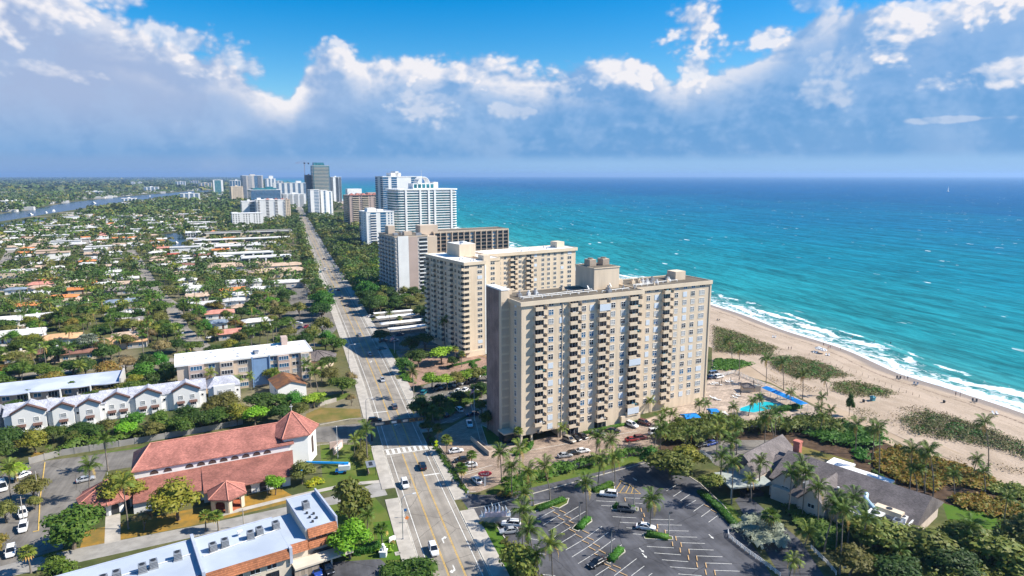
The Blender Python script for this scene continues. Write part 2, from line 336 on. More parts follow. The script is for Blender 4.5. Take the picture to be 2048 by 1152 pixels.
off = np.concatenate([np.arange(0, 60, 1.5), np.arange(60, 140, 8.0), np.array([140, 180, 240, 320, 450, 650, 900, 1300, 1900, 2800, 4200, 7000, 12000, 20000, 32000.])])
OX = sx[:, None] + off[None, :]; S = np.repeat(off[None], len(ys), 0)
YY = np.repeat(ys[:, None], len(off), 1)
swell = np.zeros_like(OX)
for c, wd, hh, ph in [(9, 3.0, .45, 0), (19, 4.0, .7, 2), (33, 4.5, .75, 4)]:
 cc = c + 5 * np.sin(YY / 41 + ph) + 2.5 * np.sin(YY / 17 + ph * 2); d = S - cc
 swell += hh * np.exp(-(d / wd) ** 2 * np.where(d < 0, 3.0, 1.0)) * np.clip(.5 + .8 * np.sin(YY / 63 + ph * 1.7), 0, 1)
Z = -.55 + swell * (ys[:, None] < 1500) + np.where(S == 0, -.05, 0)
sea = struct(grid_sheet('sea', OX, ys, Z, sea_material(), uv=S))
def beach_material():
 m = bpy.data.materials.new('beach_sand'); m.use_nodes = True; t = NT(m.node_tree); t.N.clear(); t.dim = '2D'; MATS['beach'] = m
 out = t.n('ShaderNodeOutputMaterial'); b = t.n('ShaderNodeBsdfPrincipled'); t.L.new(b.outputs[0], out.inputs[0])
 s = t.n('ShaderNodeAttribute', attribute_name='offshore').outputs['Fac']; pos = t.n('ShaderNodeNewGeometry').outputs['Position']
 n1 = t.noise(t.v('MULTIPLY', pos, (.12, .05, 0)), 1.0, 6, .65); n2 = t.noise(pos, 1.3, 5, .7)
 ws = t.m('ADD', s, t.m('MULTIPLY', t.m('SUBTRACT', n1, .5), 5.0))
 dry = t.mix(t.ss(n1, .35, .7), C4((.46, .36, .27)), C4((.37, .285, .205)))
 g = t.m('MULTIPLY_ADD', n2, .34, .83); mul = t.n('ShaderNodeMix', data_type='RGBA', blend_type='MULTIPLY'); mul.inputs[0].default_value = 1
 t.put(mul.inputs[6], dry); t.put(mul.inputs[7], t.xyz(g, g, g)); dry = mul.outputs[2]
 wet = t.ss(ws, -8.5, -4.5)
 c = t.mix(wet, dry, C4((.26, .205, .16)))
 wr = t.m('MULTIPLY', t.ss(t.m('ABSOLUTE', t.m('ADD', ws, 11.5)), .9, .2), t.ss(t.noise(pos, .9, 4, .7), .42, .56))
 wr2 = t.m('MULTIPLY', t.ss(t.m('ABSOLUTE', t.m('ADD', ws, 17.5)), .5, .1), t.ss(t.noise(pos, .7, 4, .7), .5, .6))
 c = t.mix(t.m('MULTIPLY', t.m('MAXIMUM', wr, t.m('MULTIPLY', wr2, .6)), .8), c, C4((.10, .06, .04)))
 t.put(b.inputs['Base Color'], c); t.put(b.inputs['Roughness'], t.m('MULTIPLY_ADD', wet, -.45, .95)); b.inputs['Specular IOR Level'].default_value = .3
 bn = t.n('ShaderNodeBump'); bn.inputs['Strength'].default_value = .7; bn.inputs['Distance'].default_value = .25; t.put(bn.inputs['Height'], t.m('ADD', n2, t.m('MULTIPLY', n1, 2.0))); t.put(b.inputs['Normal'], bn.outputs[0])
 return m
yb = np.concatenate([np.arange(40, 800, 4.0), np.array([800, 1000, 1300, 1700, 2300, 3500, 6000, 9000.])])
ob = np.array([-62, -55, -48, -40, -34, -30, -26, -22, -18, -14, -11, -8, -5, -2, 1, 4.0])
SB = np.repeat(ob[None], len(yb), 0)
zb = np.interp(ob, [-62, -45, -34, -18, -9, 0, 4], [.02, .25, .5, .45, .15, -.55, -1.0])
ZB = np.repeat(zb[None], len(yb), 0) + .12 * np.sin(SB / 2.1 + np.sin(yb / 23)[:, None] * 2) * (SB < -20)
struct(grid_sheet('beach', shore_x(yb)[:, None] + SB, yb, ZB, beach_material(), uv=SB))
def land_material():
 m = bpy.data.materials.new('land'); m.use_nodes = True; t = NT(m.node_tree); t.N.clear(); t.dim = '2D'
 out = t.n('ShaderNodeOutputMaterial'); b = t.n('ShaderNodeBsdfPrincipled'); t.L.new(b.outputs[0], out.inputs[0]); pos = t.n('ShaderNodeNewGeometry').outputs['Position']
 a = t.noise(pos, .045, 5, .6); d = t.noise(pos, .6, 5, .65); e = t.noise(pos, .011, 3, .5)
 c = t.mix(t.ss(a, .36, .62), C4((.062, .080, .026)), C4((.125, .120, .050)))
 c = t.mix(t.m('MULTIPLY', t.ss(e, .52, .68), .7), c, C4((.24, .20, .14)))
 g = t.m('MULTIPLY_ADD', d, .9, .55); mul = t.n('ShaderNodeMix', data_type='RGBA', blend_type='MULTIPLY'); mul.inputs[0].default_value = 1
 t.put(mul.inputs[6], c); t.put(mul.inputs[7], t.xyz(g, g, g))
 t.put(b.inputs['Base Color'], mul.outputs[2]); b.inputs['Roughness'].default_value = .95; b.inputs['Specular IOR Level'].default_value = .1
 return m
MATS['land'] = land_material()
yl = np.array([-60, 40, 100, 155, 204, 236, 290, 340, 371, 500, 800, 1100, 1700, 2310, 3500, 6000, 9000, 14000, 22000, 32000.])
yl = np.unique(np.concatenate([yl, np.arange(40, 1500, 20.0)]))
mbv = []; mbf = []
for i, y in enumerate(yl):
 mbv += [(-30000, y, 0), (float(shore_x(max(y, 40))) - (46 if y < 9000 else 0), y, 0)]
 if i: mbf.append((2 * i - 2, 2 * i - 1, 2 * i + 1, 2 * i))
me = bpy.data.meshes.new('ground'); me.from_pydata(mbv, [], mbf); me.materials.append(MATS['land']); struct(put('ground', me))
# ------------------------------------------------------------------ materials of the place
class Pal(dict):
 __getattr__ = dict.__getitem__; __setattr__ = dict.__setitem__
M = Pal()
M.asphalt = mat('old_asphalt', (.265, .237, .200), .2, .13, .9, .2, .25, 3.0, coords='World', detail=8)
M.asphalt_dark = mat('dark_asphalt', (.080, .080, .088), .42, .10, .88, .25, .25, 2.5, coords='World', detail=8)
M.asphalt_mid = mat('grey_asphalt', (.17, .155, .135), .26, .12, .9, .2, .2, 3.0, coords='World', detail=8)
M.concrete = mat('pale_concrete', (.42, .385, .335), .16, .35, .9, .2, .15, coords='World', detail=7)
M.concrete_mid = mat('grey_concrete', (.30, .285, .26), .18, .3, .9, .2, .15, coords='World', detail=7)
M.paver = tile_mat('tan_pavers', (.36, .27, .205), 1.1, bump=.25)
M.paver_pink = tile_mat('rose_pavers', (.37, .235, .17), 1.1, bump=.25)
M.deck = tile_mat('deck_pavers', (.47, .37, .285), 1.6, bump=.2)
M.paint = mat('white_road_paint', (.66, .65, .60), .22, 1.6, .8, .2, coords='World', detail=7)
M.paint_yellow = mat('yellow_road_paint', (.58, .36, .07), .25, 1.6, .8, .2, coords='World', detail=7)
M.kerb = mat('kerb_concrete', (.50, .46, .39), .18, .6, .9, .2, coords='World')
M.kerb_yellow = mat('yellow_kerb', (.62, .42, .12), .18, .6, .9, .2, coords='World')
M.lawn = mat('lawn', (.070, .125, .018), .3, .16, .95, .1, .6, 5, coords='World', detail=8, col2=(.13, .15, .035))
M.lawn_bright = mat('green_lawn', (.062, .135, .014), .3, .3, .95, .1, .6, 5, coords='World', detail=8, col2=(.085, .15, .02))
M.lawn_dry = mat('dry_lawn', (.115, .125, .03), .3, .14, .95, .1, .6, 5, coords='World', detail=8, col2=(.25, .17, .06))
M.leaf_litter = mat('leaf_litter', (.36, .20, .035), .3, .3, .95, .1, .6, 4, coords='World', detail=8, col2=(.17, .13, .04))
M.mulch = mat('mulch', (.085, .055, .035), .3, .5, .95, .1, .6, 4, coords='World')
M.sand = mat('dune_sand', (.45, .345, .245), .16, .1, .95, .2, .5, 2, coords='World', detail=9, col2=(.36, .27, .185))
M.water_inland = mat('canal_water', (.012, .045, .085), .25, .012, .22, .5, .5, .25, coords='World')
M.glass = mat('dark_glass', (.020, .026, .036), .5, .35, .12, .6, coords='Object')
M.glass_blue = mat('blue_glass', (.030, .115, .22), .4, .3, .12, .6)
M.glass_teal = mat('teal_glass', (.03, .17, .20), .4, .25, .12, .6)
M.white = mat('white_paint', (.80, .79, .76), .06, .12, .7, .3, detail=7)
M.white_roof = mat('white_roof_coating', (.80, .79, .77), .12, .12, .8, .2, .15, 1.5, detail=9)
M.cream = mat('cream_stucco', (.68, .555, .41), .10, .5, .9, .2, .15, 3, detail=8, stretch=(1, 1, .12))
M.cream_trim = mat('cream_trim', (.70, .58, .43), .06, .2, .9, .2)
M.beige = mat('beige_stucco', (.58, .47, .36), .06, .09, .9, .2, .1, 3, detail=8)
M.pinkish = mat('pinkish_stucco', (.50, .385, .33), .07, .09, .9, .2, .1, 3, detail=8)
M.grey_wall = mat('grey_stucco', (.50, .47, .44), .06, .09, .9, .2, detail=8)
M.brick = tile_mat('brown_brick', (.46, .32, .275), .32, bump=.4)
M.metal = mat('grey_metal', (.42, .43, .44), .12, .8, .45, .5, metal=.6)
M.metal_dark = mat('dark_metal', (.03, .032, .036), .2, .8, .5, .5)
M.metal_white = mat('white_metal', (.72, .72, .70), .1, .8, .5, .4)
M.pole_wood = mat('weathered_wood', (.25, .20, .15), .25, 1.5, .9, .2, stretch=(4, 4, .5))
M.gravel_roof = mat('gravel_roof', (.115, .098, .075), .35, .07, .95, .1, .6, 5, detail=9, col2=(.19, .165, .13))
M.grey_roof = mat('pale_roof_membrane', (.35, .40, .47), .10, .07, .8, .2, .1, 2, detail=9, col2=(.46, .51, .57))
M.shingle = tile_mat('grey_shingles', (.20, .172, .165), .42, bump=.6)
M.tile_red = tile_mat('red_roof_tiles', (.46, .185, .145), .5, bump=1.0)
M.tile_brown = tile_mat('brown_roof_tiles', (.17, .095, .075), .4, bump=.8)
M.tile_orange = tile_mat('orange_mansard_tiles', (.44, .17, .08), .36, bump=1.0)
M.tile_grey = tile_mat('grey_roof_tiles', (.52, .53, .60), .4, bump=.7)
M.blue_fabric = mat('blue_awning_fabric', (.012, .22, .62), .1, .4, .8, .2)
M.rust = mat('rust_stain', (.3, .14, .06), .3, .8, .9, .2)
M.teal_wall = mat('teal_paint', (.10, .30, .36), .1, .4, .8, .2)
M.trunk = mat('bark', (.17, .135, .10), .3, .9, .95, .1, .6, 6, stretch=(2, 2, .7))
M.palm_trunk = mat('palm_bark', (.27, .235, .195), .3, 1.2, .95, .1, .6, 6, stretch=(1, 1, 4), col2=(.17, .145, .12))
def leaf(name, c, c2, tr=.22, ov=.22): M[name] = mat(name, c, .3, 1.1, .6, .3, col2=c2, objvar=ov, huevar=.035, transl=tr, detail=2, coords='World')
leaf('leaf_dark', (0.029, 0.069, 0.010), (0.065, 0.115, 0.016)); leaf('leaf_mid', (0.052, 0.112, 0.012), (0.117, 0.169, 0.022)); leaf('leaf_olive', (0.104, 0.119, 0.022), (0.189, 0.181, 0.040))
leaf('leaf_yellow', (0.156, 0.188, 0.018), (0.273, 0.250, 0.030)); leaf('leaf_bright', (0.098, 0.275, 0.012), (0.182, 0.375, 0.020)); leaf('leaf_silver', (0.221, 0.263, 0.190), (0.364, 0.400, 0.290))
leaf('leaf_rust', (0.260, 0.150, 0.030), (0.169, 0.163, 0.030)); leaf('leaf_grape', (0.111, 0.156, 0.020), (0.195, 0.194, 0.035)); leaf('leaf_dune', (.110, .145, .030), (.26, .235, .09)); leaf('leaf_hedge', (0.046, 0.144, 0.012), (0.078, 0.200, 0.020))
leaf('leaf_lime', (0.182, 0.312, 0.015), (0.260, 0.375, 0.030)); leaf('leaf_scrub', (0.130, 0.106, 0.035), (0.247, 0.188, 0.075)); leaf('leaf_redgrape', (.36, .150, .022), (.20, .22, .03), .3); leaf('leaf_flower', (0.546, 0.450, 0.020), (0.260, 0.350, 0.020))
leaf('palm_leaf', (0.058, 0.119, 0.012), (0.124, 0.181, 0.022), .25); leaf('palm_light', (0.124, 0.188, 0.025), (0.208, 0.250, 0.040), .25); leaf('palm_dry', (0.390, 0.250, 0.060), (0.546, 0.375, 0.110), .2, .1); leaf('leaf_far', (0.039, 0.077, 0.014), (0.091, 0.119, 0.026), .1)
def worn(m, cell=.09):                                       # crack sealing, patches and tyre darkening on paving
 t = NT(m.node_tree); b = [n for n in t.N if n.type == 'BSDF_PRINCIPLED'][0]; c = b.inputs['Base Color'].links[0].from_socket; pos = t.n('ShaderNodeNewGeometry').outputs['Position']
 w = t.v('ADD', pos, t.v('SCALE', t.noise(pos, .35, 3, .6, out=1), None)); v = t.n('ShaderNodeTexVoronoi', feature='DISTANCE_TO_EDGE', voronoi_dimensions='2D'); t.L.new(w, v.inputs['Vector']); v.inputs['Scale'].default_value = cell
 v2 = t.n('ShaderNodeTexVoronoi', voronoi_dimensions='2D'); t.L.new(pos, v2.inputs['Vector']); v2.inputs['Scale'].default_value = .16; sp = t.ss(t.noise(pos, .9, 3, .6), .62, .72)
 st = t.noise(t.v('MULTIPLY', pos, (.9, .02, 0)), 1.0, 3, .6); f = t.m('MULTIPLY', t.m('SUBTRACT', 1.0, t.m('MULTIPLY', t.ss(v.outputs[0], .012, .004), .4)), t.m('SUBTRACT', t.m('MULTIPLY_ADD', t.ss(st, .35, .65), .22, .92), t.m('MULTIPLY', sp, .28)))
 mul = t.n('ShaderNodeMix', data_type='RGBA', blend_type='MULTIPLY'); mul.inputs[0].default_value = 1; t.put(mul.inputs[6], c); t.put(mul.inputs[7], t.xyz(f, f, f)); t.put(b.inputs['Base Color'], mul.outputs[2])
for k_ in ('asphalt', 'asphalt_dark', 'asphalt_mid'): worn(M[k_])
# ------------------------------------------------------------------ the road
def road_c(y): return float(np.interp(y, [60, 125, 185, 260, 325, 500, 700, 1470, 2400, 3600], [-2.3, -1.2, -.4, 1.2, 1.5, 1.0, -.8, -4.5, -6, 0]))
def ribbon(name, x0, x1, ya, yb, z, m, step=12.0, thick=0.0, kind='structure', gaps=()):
 mb = MB(); yy = list(np.arange(ya, yb, step)) + [yb]
 for a, b in zip(yy[:-1], yy[1:]):
  if any(g0 - .01 <= (a + b) / 2 <= g1 for g0, g1 in gaps): continue
  ca, cb = road_c(a), road_c(b); q = [(ca + x0, a), (ca + x1, a), (cb + x1, b), (cb + x0, b)]
  if thick: mb.prism(q, z - thick, z)
  else: mb.add([(p[0], p[1], z) for p in q], [(0, 1, 2, 3)])
 o = mb.build(name, m); o['kind'] = kind; return o
ribbon('road', -6.9, 6.9, 60, 3600, .020, M.asphalt, 20)
keep_clear([(-12, 60), (13, 60), (14, 3600), (-14, 3600)])
ribbon('sidewalk', 7.2, 10.6, 66, 620, .13, M.concrete, 6, .13, gaps=[(151, 158), (194, 203), (223, 228), (262, 268)])
ribbon('sidewalk', -10.4, -7.2, 66, 620, .13, M.concrete, 6, .13, gaps=[(160, 166), (196, 222)])
ribbon('kerb', 6.9, 7.2, 66, 620, .14, M.kerb, 6, .14, gaps=[(151, 158), (194, 203), (223, 228), (262, 268)])
ribbon('kerb', -7.2, -6.9, 66, 620, .14, M.kerb, 6, .14, gaps=[(160, 166), (196, 222)])
ribbon('sidewalk', 7.2, 10, 620, 2400, .10, M.concrete, 40, .10); ribbon('sidewalk', -9.6, -7.2, 620, 2400, .10, M.concrete, 40, .10)
XW = (190.0, 194.3)                                           # the zebra crossing
def strip_marks():
 w = MB(); yl = MB()
 def ln(mb, x0, x1, a, b, z=.026, step=15):
  yy = list(np.arange(a, b, step)) + [b]
  for p, q in zip(yy[:-1], yy[1:]):
   cp, cq = road_c(p), road_c(q); mb.add([(cp + x0, p, z), (cp + x1, p, z), (cq + x1, q, z), (cq + x0, q, z)], [(0, 1, 2, 3)])
 for a, b in ((66, 189.4), (195, 1500)):
  ln(w, -5.35, -5.17, a, b); ln(w, 5.17, 5.35, a, b)
  for x in (-1.85, 1.6): ln(yl, x, x + .12, a, b); ln(yl, x + .22, x + .34, a, b)
  ln(w, -6.75, -6.65, a, b); ln(w, 6.65, 6.75, a, b)
 for k in range(8):                                       # crossing bars
  x = -6.2 + k * 1.7; c = road_c(192); w.add([(c + x, XW[0] + .5, .027), (c + x + .85, XW[0] + .5, .027), (c + x + .85, XW[1] - .5, .027), (c + x, XW[1] - .5, .027)], [(0, 1, 2, 3)])
 for y in (190.0, 193.9): w.add([(-7.0, y, .028), (6.4, y, .028), (6.4, y + .35, .028), (-7.0, y + .35, .028)], [(0, 1, 2, 3)])
 for x0, x1, y in ((1.9, 6.4, 172.5), (-6.5, -1.5, 227.5), (-6.5, -1.5, 329), ): c = road_c(y); w.add([(c + x0, y, .028), (c + x1, y, .028), (c + x1, y + .55, .028), (c + x0, y + .55, .028)], [(0, 1, 2, 3)])
 def arrow(y, s=1, flip=1):                               # a turning arrow in the middle lane
  c = road_c(y); pts = [(-.12, 0), (.12, 0), (.12, 1.6), (.55, 2.0), (.55, 1.6), (1.15, 2.3), (.55, 3.0), (.55, 2.6), (-.12, 2.1)]
  q = [(c + flip * p[0] * 1.1, y + s * p[1]) for p in pts]
  w.add([(p[0], p[1], .029) for p in q], [tuple(range(9)) if s * flip > 0 else tuple(range(8, -1, -1))])
 arrow(137, 1, 1); arrow(128, -1, -1); arrow(216, -1, -1); arrow(305, 1, 1); arrow(296, -1, -1)
 struct(w.build('lane_lines', M.paint)); struct(yl.build('centre_lines', M.paint_yellow))
strip_marks()
# ------------------------------------------------------------------ side streets, lots and paths (each a sheet above the one below)
def psheet(name, pts, z, m, clear=True, world=False):
 q = pts if world else PG(pts)
 if clear: keep_clear(q)
 return sheet(name, q, z, m)
psheet('side_street', [(738, 846), (640, 854), (240, 902), (60, 930), (60, 968), (250, 936), (640, 884), (746, 888)], .014, M.asphalt_mid)
psheet('church_car_park', [(-60, 940), (60, 925), (230, 905), (205, 960), (190, 1000), (125, 1098), (-60, 1150)], .016, M.asphalt_mid)
psheet('alley', [(-40, 1140), (160, 1096), (420, 1046), (600, 1008), (700, 984), (762, 962), (775, 990), (640, 1014), (420, 1067), (150, 1126), (-40, 1165)], .012, M.concrete_mid)
psheet('tower_forecourt', [(868, 872), (985, 806), (1012, 838), (1000, 880), (1048, 884), (1150, 862), (1290, 838), (1400, 806), (1390, 830), (1330, 880), (1300, 905), (1000, 968), (955, 985), (932, 985), (905, 935)], .012, M.paver)
psheet('beach_drive', [(913, 984), (955, 990), (1010, 988), (1290, 922), (1340, 930), (1320, 980), (1060, 1010), (985, 1040), (960, 1040), (936, 1018)], .014, M.asphalt_dark)
LOT = [(1000, 1018), (1100, 990), (1290, 945), (1345, 930), (1400, 965), (1448, 1012), (1520, 1110), (1600, 1260), (1380, 1330), (1180, 1330), (1085, 1180), (1015, 1085), (985, 1040)]
psheet('beach_car_park', LOT, .018, M.asphalt_dark)
psheet('service_drive', [(1490, 985), (1470, 1000), (1560, 1150), (1640, 1260), (1720, 1260), (1600, 1080)], .012, M.asphalt_dark)
psheet('condo_car_park', [(812, 800), (850, 770), (985, 728), (992, 800), (905, 845), (850, 850), (838, 838)], .012, M.asphalt_mid)
psheet('condo_driveway', [(792, 702), (830, 690), (900, 690), (980, 712), (985, 728), (850, 768), (806, 778)], .013, M.paver_pink)
psheet('carport_lot', [(735, 650), (770, 620), (860, 620), (860, 680), (880, 690), (790, 700), (762, 690)], .012, M.asphalt_mid)
psheet('pool_deck', [(1280, 846), (1404, 790), (1424, 735), (1470, 745), (1545, 770), (1640, 820), (1625, 850), (1480, 855), (1310, 868)], .015, M.deck)
psheet('rear_car_park', [(575, 575), (700, 560), (690, 640), (660, 672), (585, 668), (570, 640)], .012, M.asphalt_mid)
psheet('motor_court', [(560, 1160), (612, 1128), (760, 1118), (800, 1152), (790, 1220), (560, 1220)], .012, M.asphalt_dark)
psheet('restaurant_car_park', [(1385, 880), (1560, 880), (1600, 905), (1520, 960), (1430, 930)], .012, M.asphalt_mid)
psheet('dune_sand', [(1424, 648), (1560, 696), (1700, 748), (1830, 800), (2048, 905), (2200, 985), (2200, 1060), (2048, 985), (1900, 935), (1790, 880), (1745, 860), (1660, 858), (1640, 815), (1540, 765), (1424, 734)], .0112, M.sand, clear=False)
psheet('beach_path', [(1745, 800), (1790, 812), (1800, 840), (1770, 862), (1800, 900), (2048, 985), (2080, 1000), (1950, 970), (1850, 925), (1760, 880), (1750, 850), (1770, 828), (1740, 812), (1660, 820), (1640, 806)], .016, M.sand, clear=False)
S1 = [(-131.4, 550.8), (-113.8, 491.6), (-106.1, 470.6), (-91.4, 395.1), (-76, 350), (-66, 322)]
def poly_street(name, line, w, z, m):
 q = []; r = []
 for i, p in enumerate(line):
  a = line[max(0, i - 1)]; b = line[min(len(line) - 1, i + 1)]; d = Vector((b[0] - a[0], b[1] - a[1])).normalized(); nx, ny = -d.y * w / 2, d.x * w / 2
  q.append((p[0] + nx, p[1] + ny)); r.append((p[0] - nx, p[1] - ny))
 return psheet(name, q + r[::-1], z, m, world=True)
poly_street('residential_street', [(-202.5, 840.9), (-152.4, 639.7)] + S1, 8.5, .012, M.asphalt)
poly_street('residential_street', [(-330, 880), (-262, 640), (-200, 430), (-170, 330)], 8.0, .0115, M.asphalt)
poly_street('residential_street', [(-480, 900), (-400, 640), (-330, 430)], 8.0, .0112, M.asphalt)
poly_street('residential_street', [(-8, 336), (-60, 329), (-130, 322), (-220, 312), (-360, 296)], 7.5, .0125, M.asphalt)
poly_street('residential_street', [(-8, 560), (-130, 545), (-262, 530), (-420, 512), (-640, 490)], 7.5, .0121, M.asphalt)
poly_street('residential_street', [(-8, 780), (-190, 760), (-330, 745), (-700, 705)], 7.5, .0119, M.asphalt)
WAT = [G(-120, 462), G(0, 443), G(100, 427), G(170, 416), G(250, 403), G(300, 399), G(345, 391), G(425, 382), G(425, 379.5), G(330, 386.5), G(240, 394), G(130, 406), G(60, 420), G(0, 428), G(-120, 440)]
keep_clear(WAT); keep_clear([G(-120, 472), G(60, 448), G(160, 428), G(260, 409), G(350, 395), G(430, 385), G(430, 380), G(-120, 445)]); sheet('waterway', WAT, .03, M.water_inland)
CAN = [G(318, 470), G(360, 465), G(374, 482), G(366, 500), G(346, 500), G(345, 484)]
keep_clear(CAN); sheet('canal', CAN, .03, M.water_inland)
psheet('canal', [G(-120, 462), G(90, 436), G(120, 440), G(-120, 470)], .03, M.water_inland, world=True)
# lawns and planted ground
LZ = .003
for pts, k in [([(590, 1000), (760, 958), (775, 925), (742, 890), (640, 888), (645, 960)], 'lawn'), ([(612, 828), (640, 815), (720, 818), (722, 834), (640, 846), (610, 845)], 'lawn_dry'),
    ([(600, 800), (690, 785), (712, 790), (640, 812)], 'lawn'), ([(640, 1012), (745, 990), (772, 1020), (812, 1118), (790, 1152), (700, 1130), (650, 1050)], 'lawn'),
    ([(745, 1045), (790, 1040), (816, 1120), (770, 1120)], 'lawn_bright'), ([(170, 1062), (420, 1010), (560, 976), (600, 1000), (420, 1044), (160, 1096)], 'leaf_litter'),
    ([(928, 1006), (975, 1000), (1000, 1006), (960, 1020), (934, 1020)], 'lawn_bright'), ([(952, 1040), (988, 1044), (1020, 1090), (1060, 1160), (1085, 1220), (1030, 1220), (990, 1120)], 'lawn_bright'),
    ([(1010, 1000), (1290, 925), (1295, 915), (1270, 905), (1000, 968), (960, 995)], 'lawn'), ([(730, 690), (792, 672), (800, 720), (812, 760), (790, 740)], 'lawn'),
    ([(1880, 990), (1905, 1000), (2000, 1020), (2048, 1050), (2048, 1070), (1900, 1055)], 'lawn_bright'), ([(1560, 885), (1640, 890), (1720, 925), (1680, 925), (1590, 905)], 'lawn_dry'),
    ([(1420, 985), (1460, 1010), (1500, 1050), (1480, 1050), (1400, 985)], 'lawn'), ([(200, 905), (300, 890), (290, 920), (190, 945)], 'lawn'), ([(0, 1096), (130, 1082), (160, 1096), (0, 1130)], 'lawn_dry'),
    ([(62, 905), (90, 905), (80, 1000), (78, 1060), (60, 1062), (66, 990)], 'leaf_litter'), ([(860, 868), (905, 935), (940, 990), (928, 990), (890, 935), (850, 880)], 'mulch'),
    ([(1700, 900), (1780, 890), (1950, 960), (2048, 1000), (2048, 1040), (1900, 1010), (1720, 960)], 'mulch'), ([(1300, 905), (1400, 840), (1500, 850), (1700, 870), (1780, 890), (1700, 920), (1560, 880), (1400, 900), (1340, 925)], 'mulch')]:
 psheet('planting_bed' if k == 'mulch' else 'lawn', pts, LZ, M[k], clear=k not in ('mulch',)); LZ += .0004
poly_street('path', PG([(440, 1030), (600, 990), (700, 968), (772, 962)]), 1.8, .016, M.concrete)
poly_street('path', PG([(225, 1085), (226, 1030)]), 3.2, .016, M.concrete)
# parking lines, copied from where they lie
pl = MB()
def pline(x0, y0, x1, y1, w=.12, z=.023, mb=pl):
 a, b = G(x0, y0), G(x1, y1); d = Vector((b[0] - a[0], b[1] - a[1])); d.normalize(); n = (-d.y * w / 2, d.x * w / 2)
 q = [(a[0] + n[0], a[1] + n[1]), (a[0] - n[0], a[1] - n[1]), (b[0] - n[0], b[1] - n[1]), (b[0] + n[0], b[1] + n[1])]
 mb.add([(p[0], p[1], z) for p in q], [(0, 1, 2, 3)])
def c7(x, y): return (1040 + x / 4.236, 880 + y / 4.236)
LN = [(150, 670, 295, 590), (195, 722, 340, 635), (243, 770, 385, 685), (290, 822, 432, 738), (335, 878, 475, 795), (388, 932, 535, 845), (440, 992, 600, 890), (492, 1048, 650, 950), (640, 1150, 760, 1072), (800, 1150, 870, 1095),
  (370, 640, 495, 565), (412, 690, 555, 605), (535, 845, 695, 732), (600, 890, 748, 782), (650, 950, 805, 835), (780, 945, 862, 888), (870, 1095, 988, 1005), (945, 1150, 1053, 1068), (1090, 1150, 1120, 1130),
  (645, 515, 828, 525), (688, 555, 780, 560), (785, 650, 985, 660), (845, 697, 1035, 707), (900, 743, 980, 750), (955, 795, 1040, 802), (1075, 902, 1303, 915), (1138, 957, 1362, 973), (1203, 1015, 1425, 1032), (1270, 1075, 1505, 1093), (1340, 1135, 1540, 1150),
  (890, 490, 1070, 498), (975, 535, 1050, 540), (1110, 672, 1305, 676), (1160, 718, 1370, 722), (1230, 767, 1430, 772), (1320, 820, 1500, 824), (1365, 870, 1568, 877), (1430, 925, 1640, 933), (1500, 982, 1715, 990), (1575, 1042, 1795, 1050), (1650, 1105, 1864, 1112),
  (1410, 558, 1490, 510), (1470, 605, 1562, 540), (1535, 650, 1630, 582), (1598, 697, 1690, 630), (1240, 432, 1335, 375), (1298, 478, 1380, 425), (1360, 515, 1440, 460), (85, 835, 160, 850), (110, 895, 170, 910), (155, 960, 215, 968), (195, 1140, 300, 1150)]
for l in LN: pline(*c7(l[0], l[1]), *c7(l[2], l[3]))
yp = MB()
for l in [(800, 440, 865, 340), (845, 445, 905, 362), (895, 450, 928, 390), (945, 452, 955, 410), (795, 445, 1022, 456), (905, 362, 1022, 456), (845, 345, 905, 362)]: pline(*c7(l[0], l[1]), *c7(l[2], l[3]), mb=yp, w=.16)
struct(yp.build('no_parking_lines', M.paint_yellow))
for (x, y, dx, dy) in [(1010, 915, 30, 28), (1035, 960, 30, 30), (955, 320, 25, 18), (1600, 800, 32, 30)]:     # arrows on the asphalt
 a, b = G(*c7(x, y)), G(*c7(x + dx, y + dy)); d = Vector((b[0] - a[0], b[1] - a[1])).normalized(); n = Vector((-d.y, d.x)); A = Vector(a); L_ = 2.0
 q = [A + n * .1, A - n * .1, A - n * .1 + d * L_ * .6, A - n * .36 + d * L_ * .6, A + d * L_, A + n * .36 + d * L_ * .6, A + n * .1 + d * L_ * .6]
 pl.add([(p.x, p.y, .024) for p in q], [tuple(range(7))])
for (x0, y0, x1, y1) in [(880, 848, 893, 843), (905, 840, 918, 835), (935, 826, 948, 822), (955, 820, 968, 815), (1000, 905, 1060, 890), (1035, 905, 1275, 862), (900, 917, 960, 906), (928, 946, 985, 930)]: pline(x0, y0, x1, y1, .14)
for k in range(14): pline(1140 + k * 11.5, 868 - k * 2.05, 1150 + k * 11.5, 874 - k * 2.05, .12)
for k in range(9): pline(872 + k * 12, 790 - k * 3.2, 880 + k * 12, 797 - k * 3.2, .12)
struct(pl.build('parking_lines', M.paint))
# kerbs
for pts, k in [([(936, 1018), (975, 1012), (1010, 1003), (1290, 926), (1335, 934)], 'kerb'), ([(988, 1044), (1020, 1092), (1060, 1155), (1080, 1200)], 'kerb'), ([(960, 1040), (985, 1036), (1030, 1020)], 'kerb'),
    ([(1345, 932), (1400, 967), (1448, 1012), (1500, 1080)], 'kerb'), ([(90, 925), (80, 1000), (77, 1062), (66, 1064)], 'kerb_yellow'), ([(742, 890), (700, 884), (640, 890), (560, 902)], 'kerb'), ([(735, 838), (700, 838), (640, 850)], 'kerb'),
    ([(800, 706), (830, 697), (905, 697), (978, 716)], 'kerb_yellow'), ([(940, 800), (960, 880), (975, 893), (1002, 890)], 'kerb'), ([(900, 935), (935, 985), (952, 984)], 'kerb'), ([(930, 950), (965, 940), (968, 945), (940, 956)], 'kerb')]:
 kerb('kerb', PG(pts), M[k], .22, .13, .012)
def island(pts, plant='hedge'): 
 q = PG(pts); keep_clear(q); sheet('planting_bed', q, .06, M.lawn); kerb('kerb', q, M.kerb, .2, .14, .018, closed=True); return q
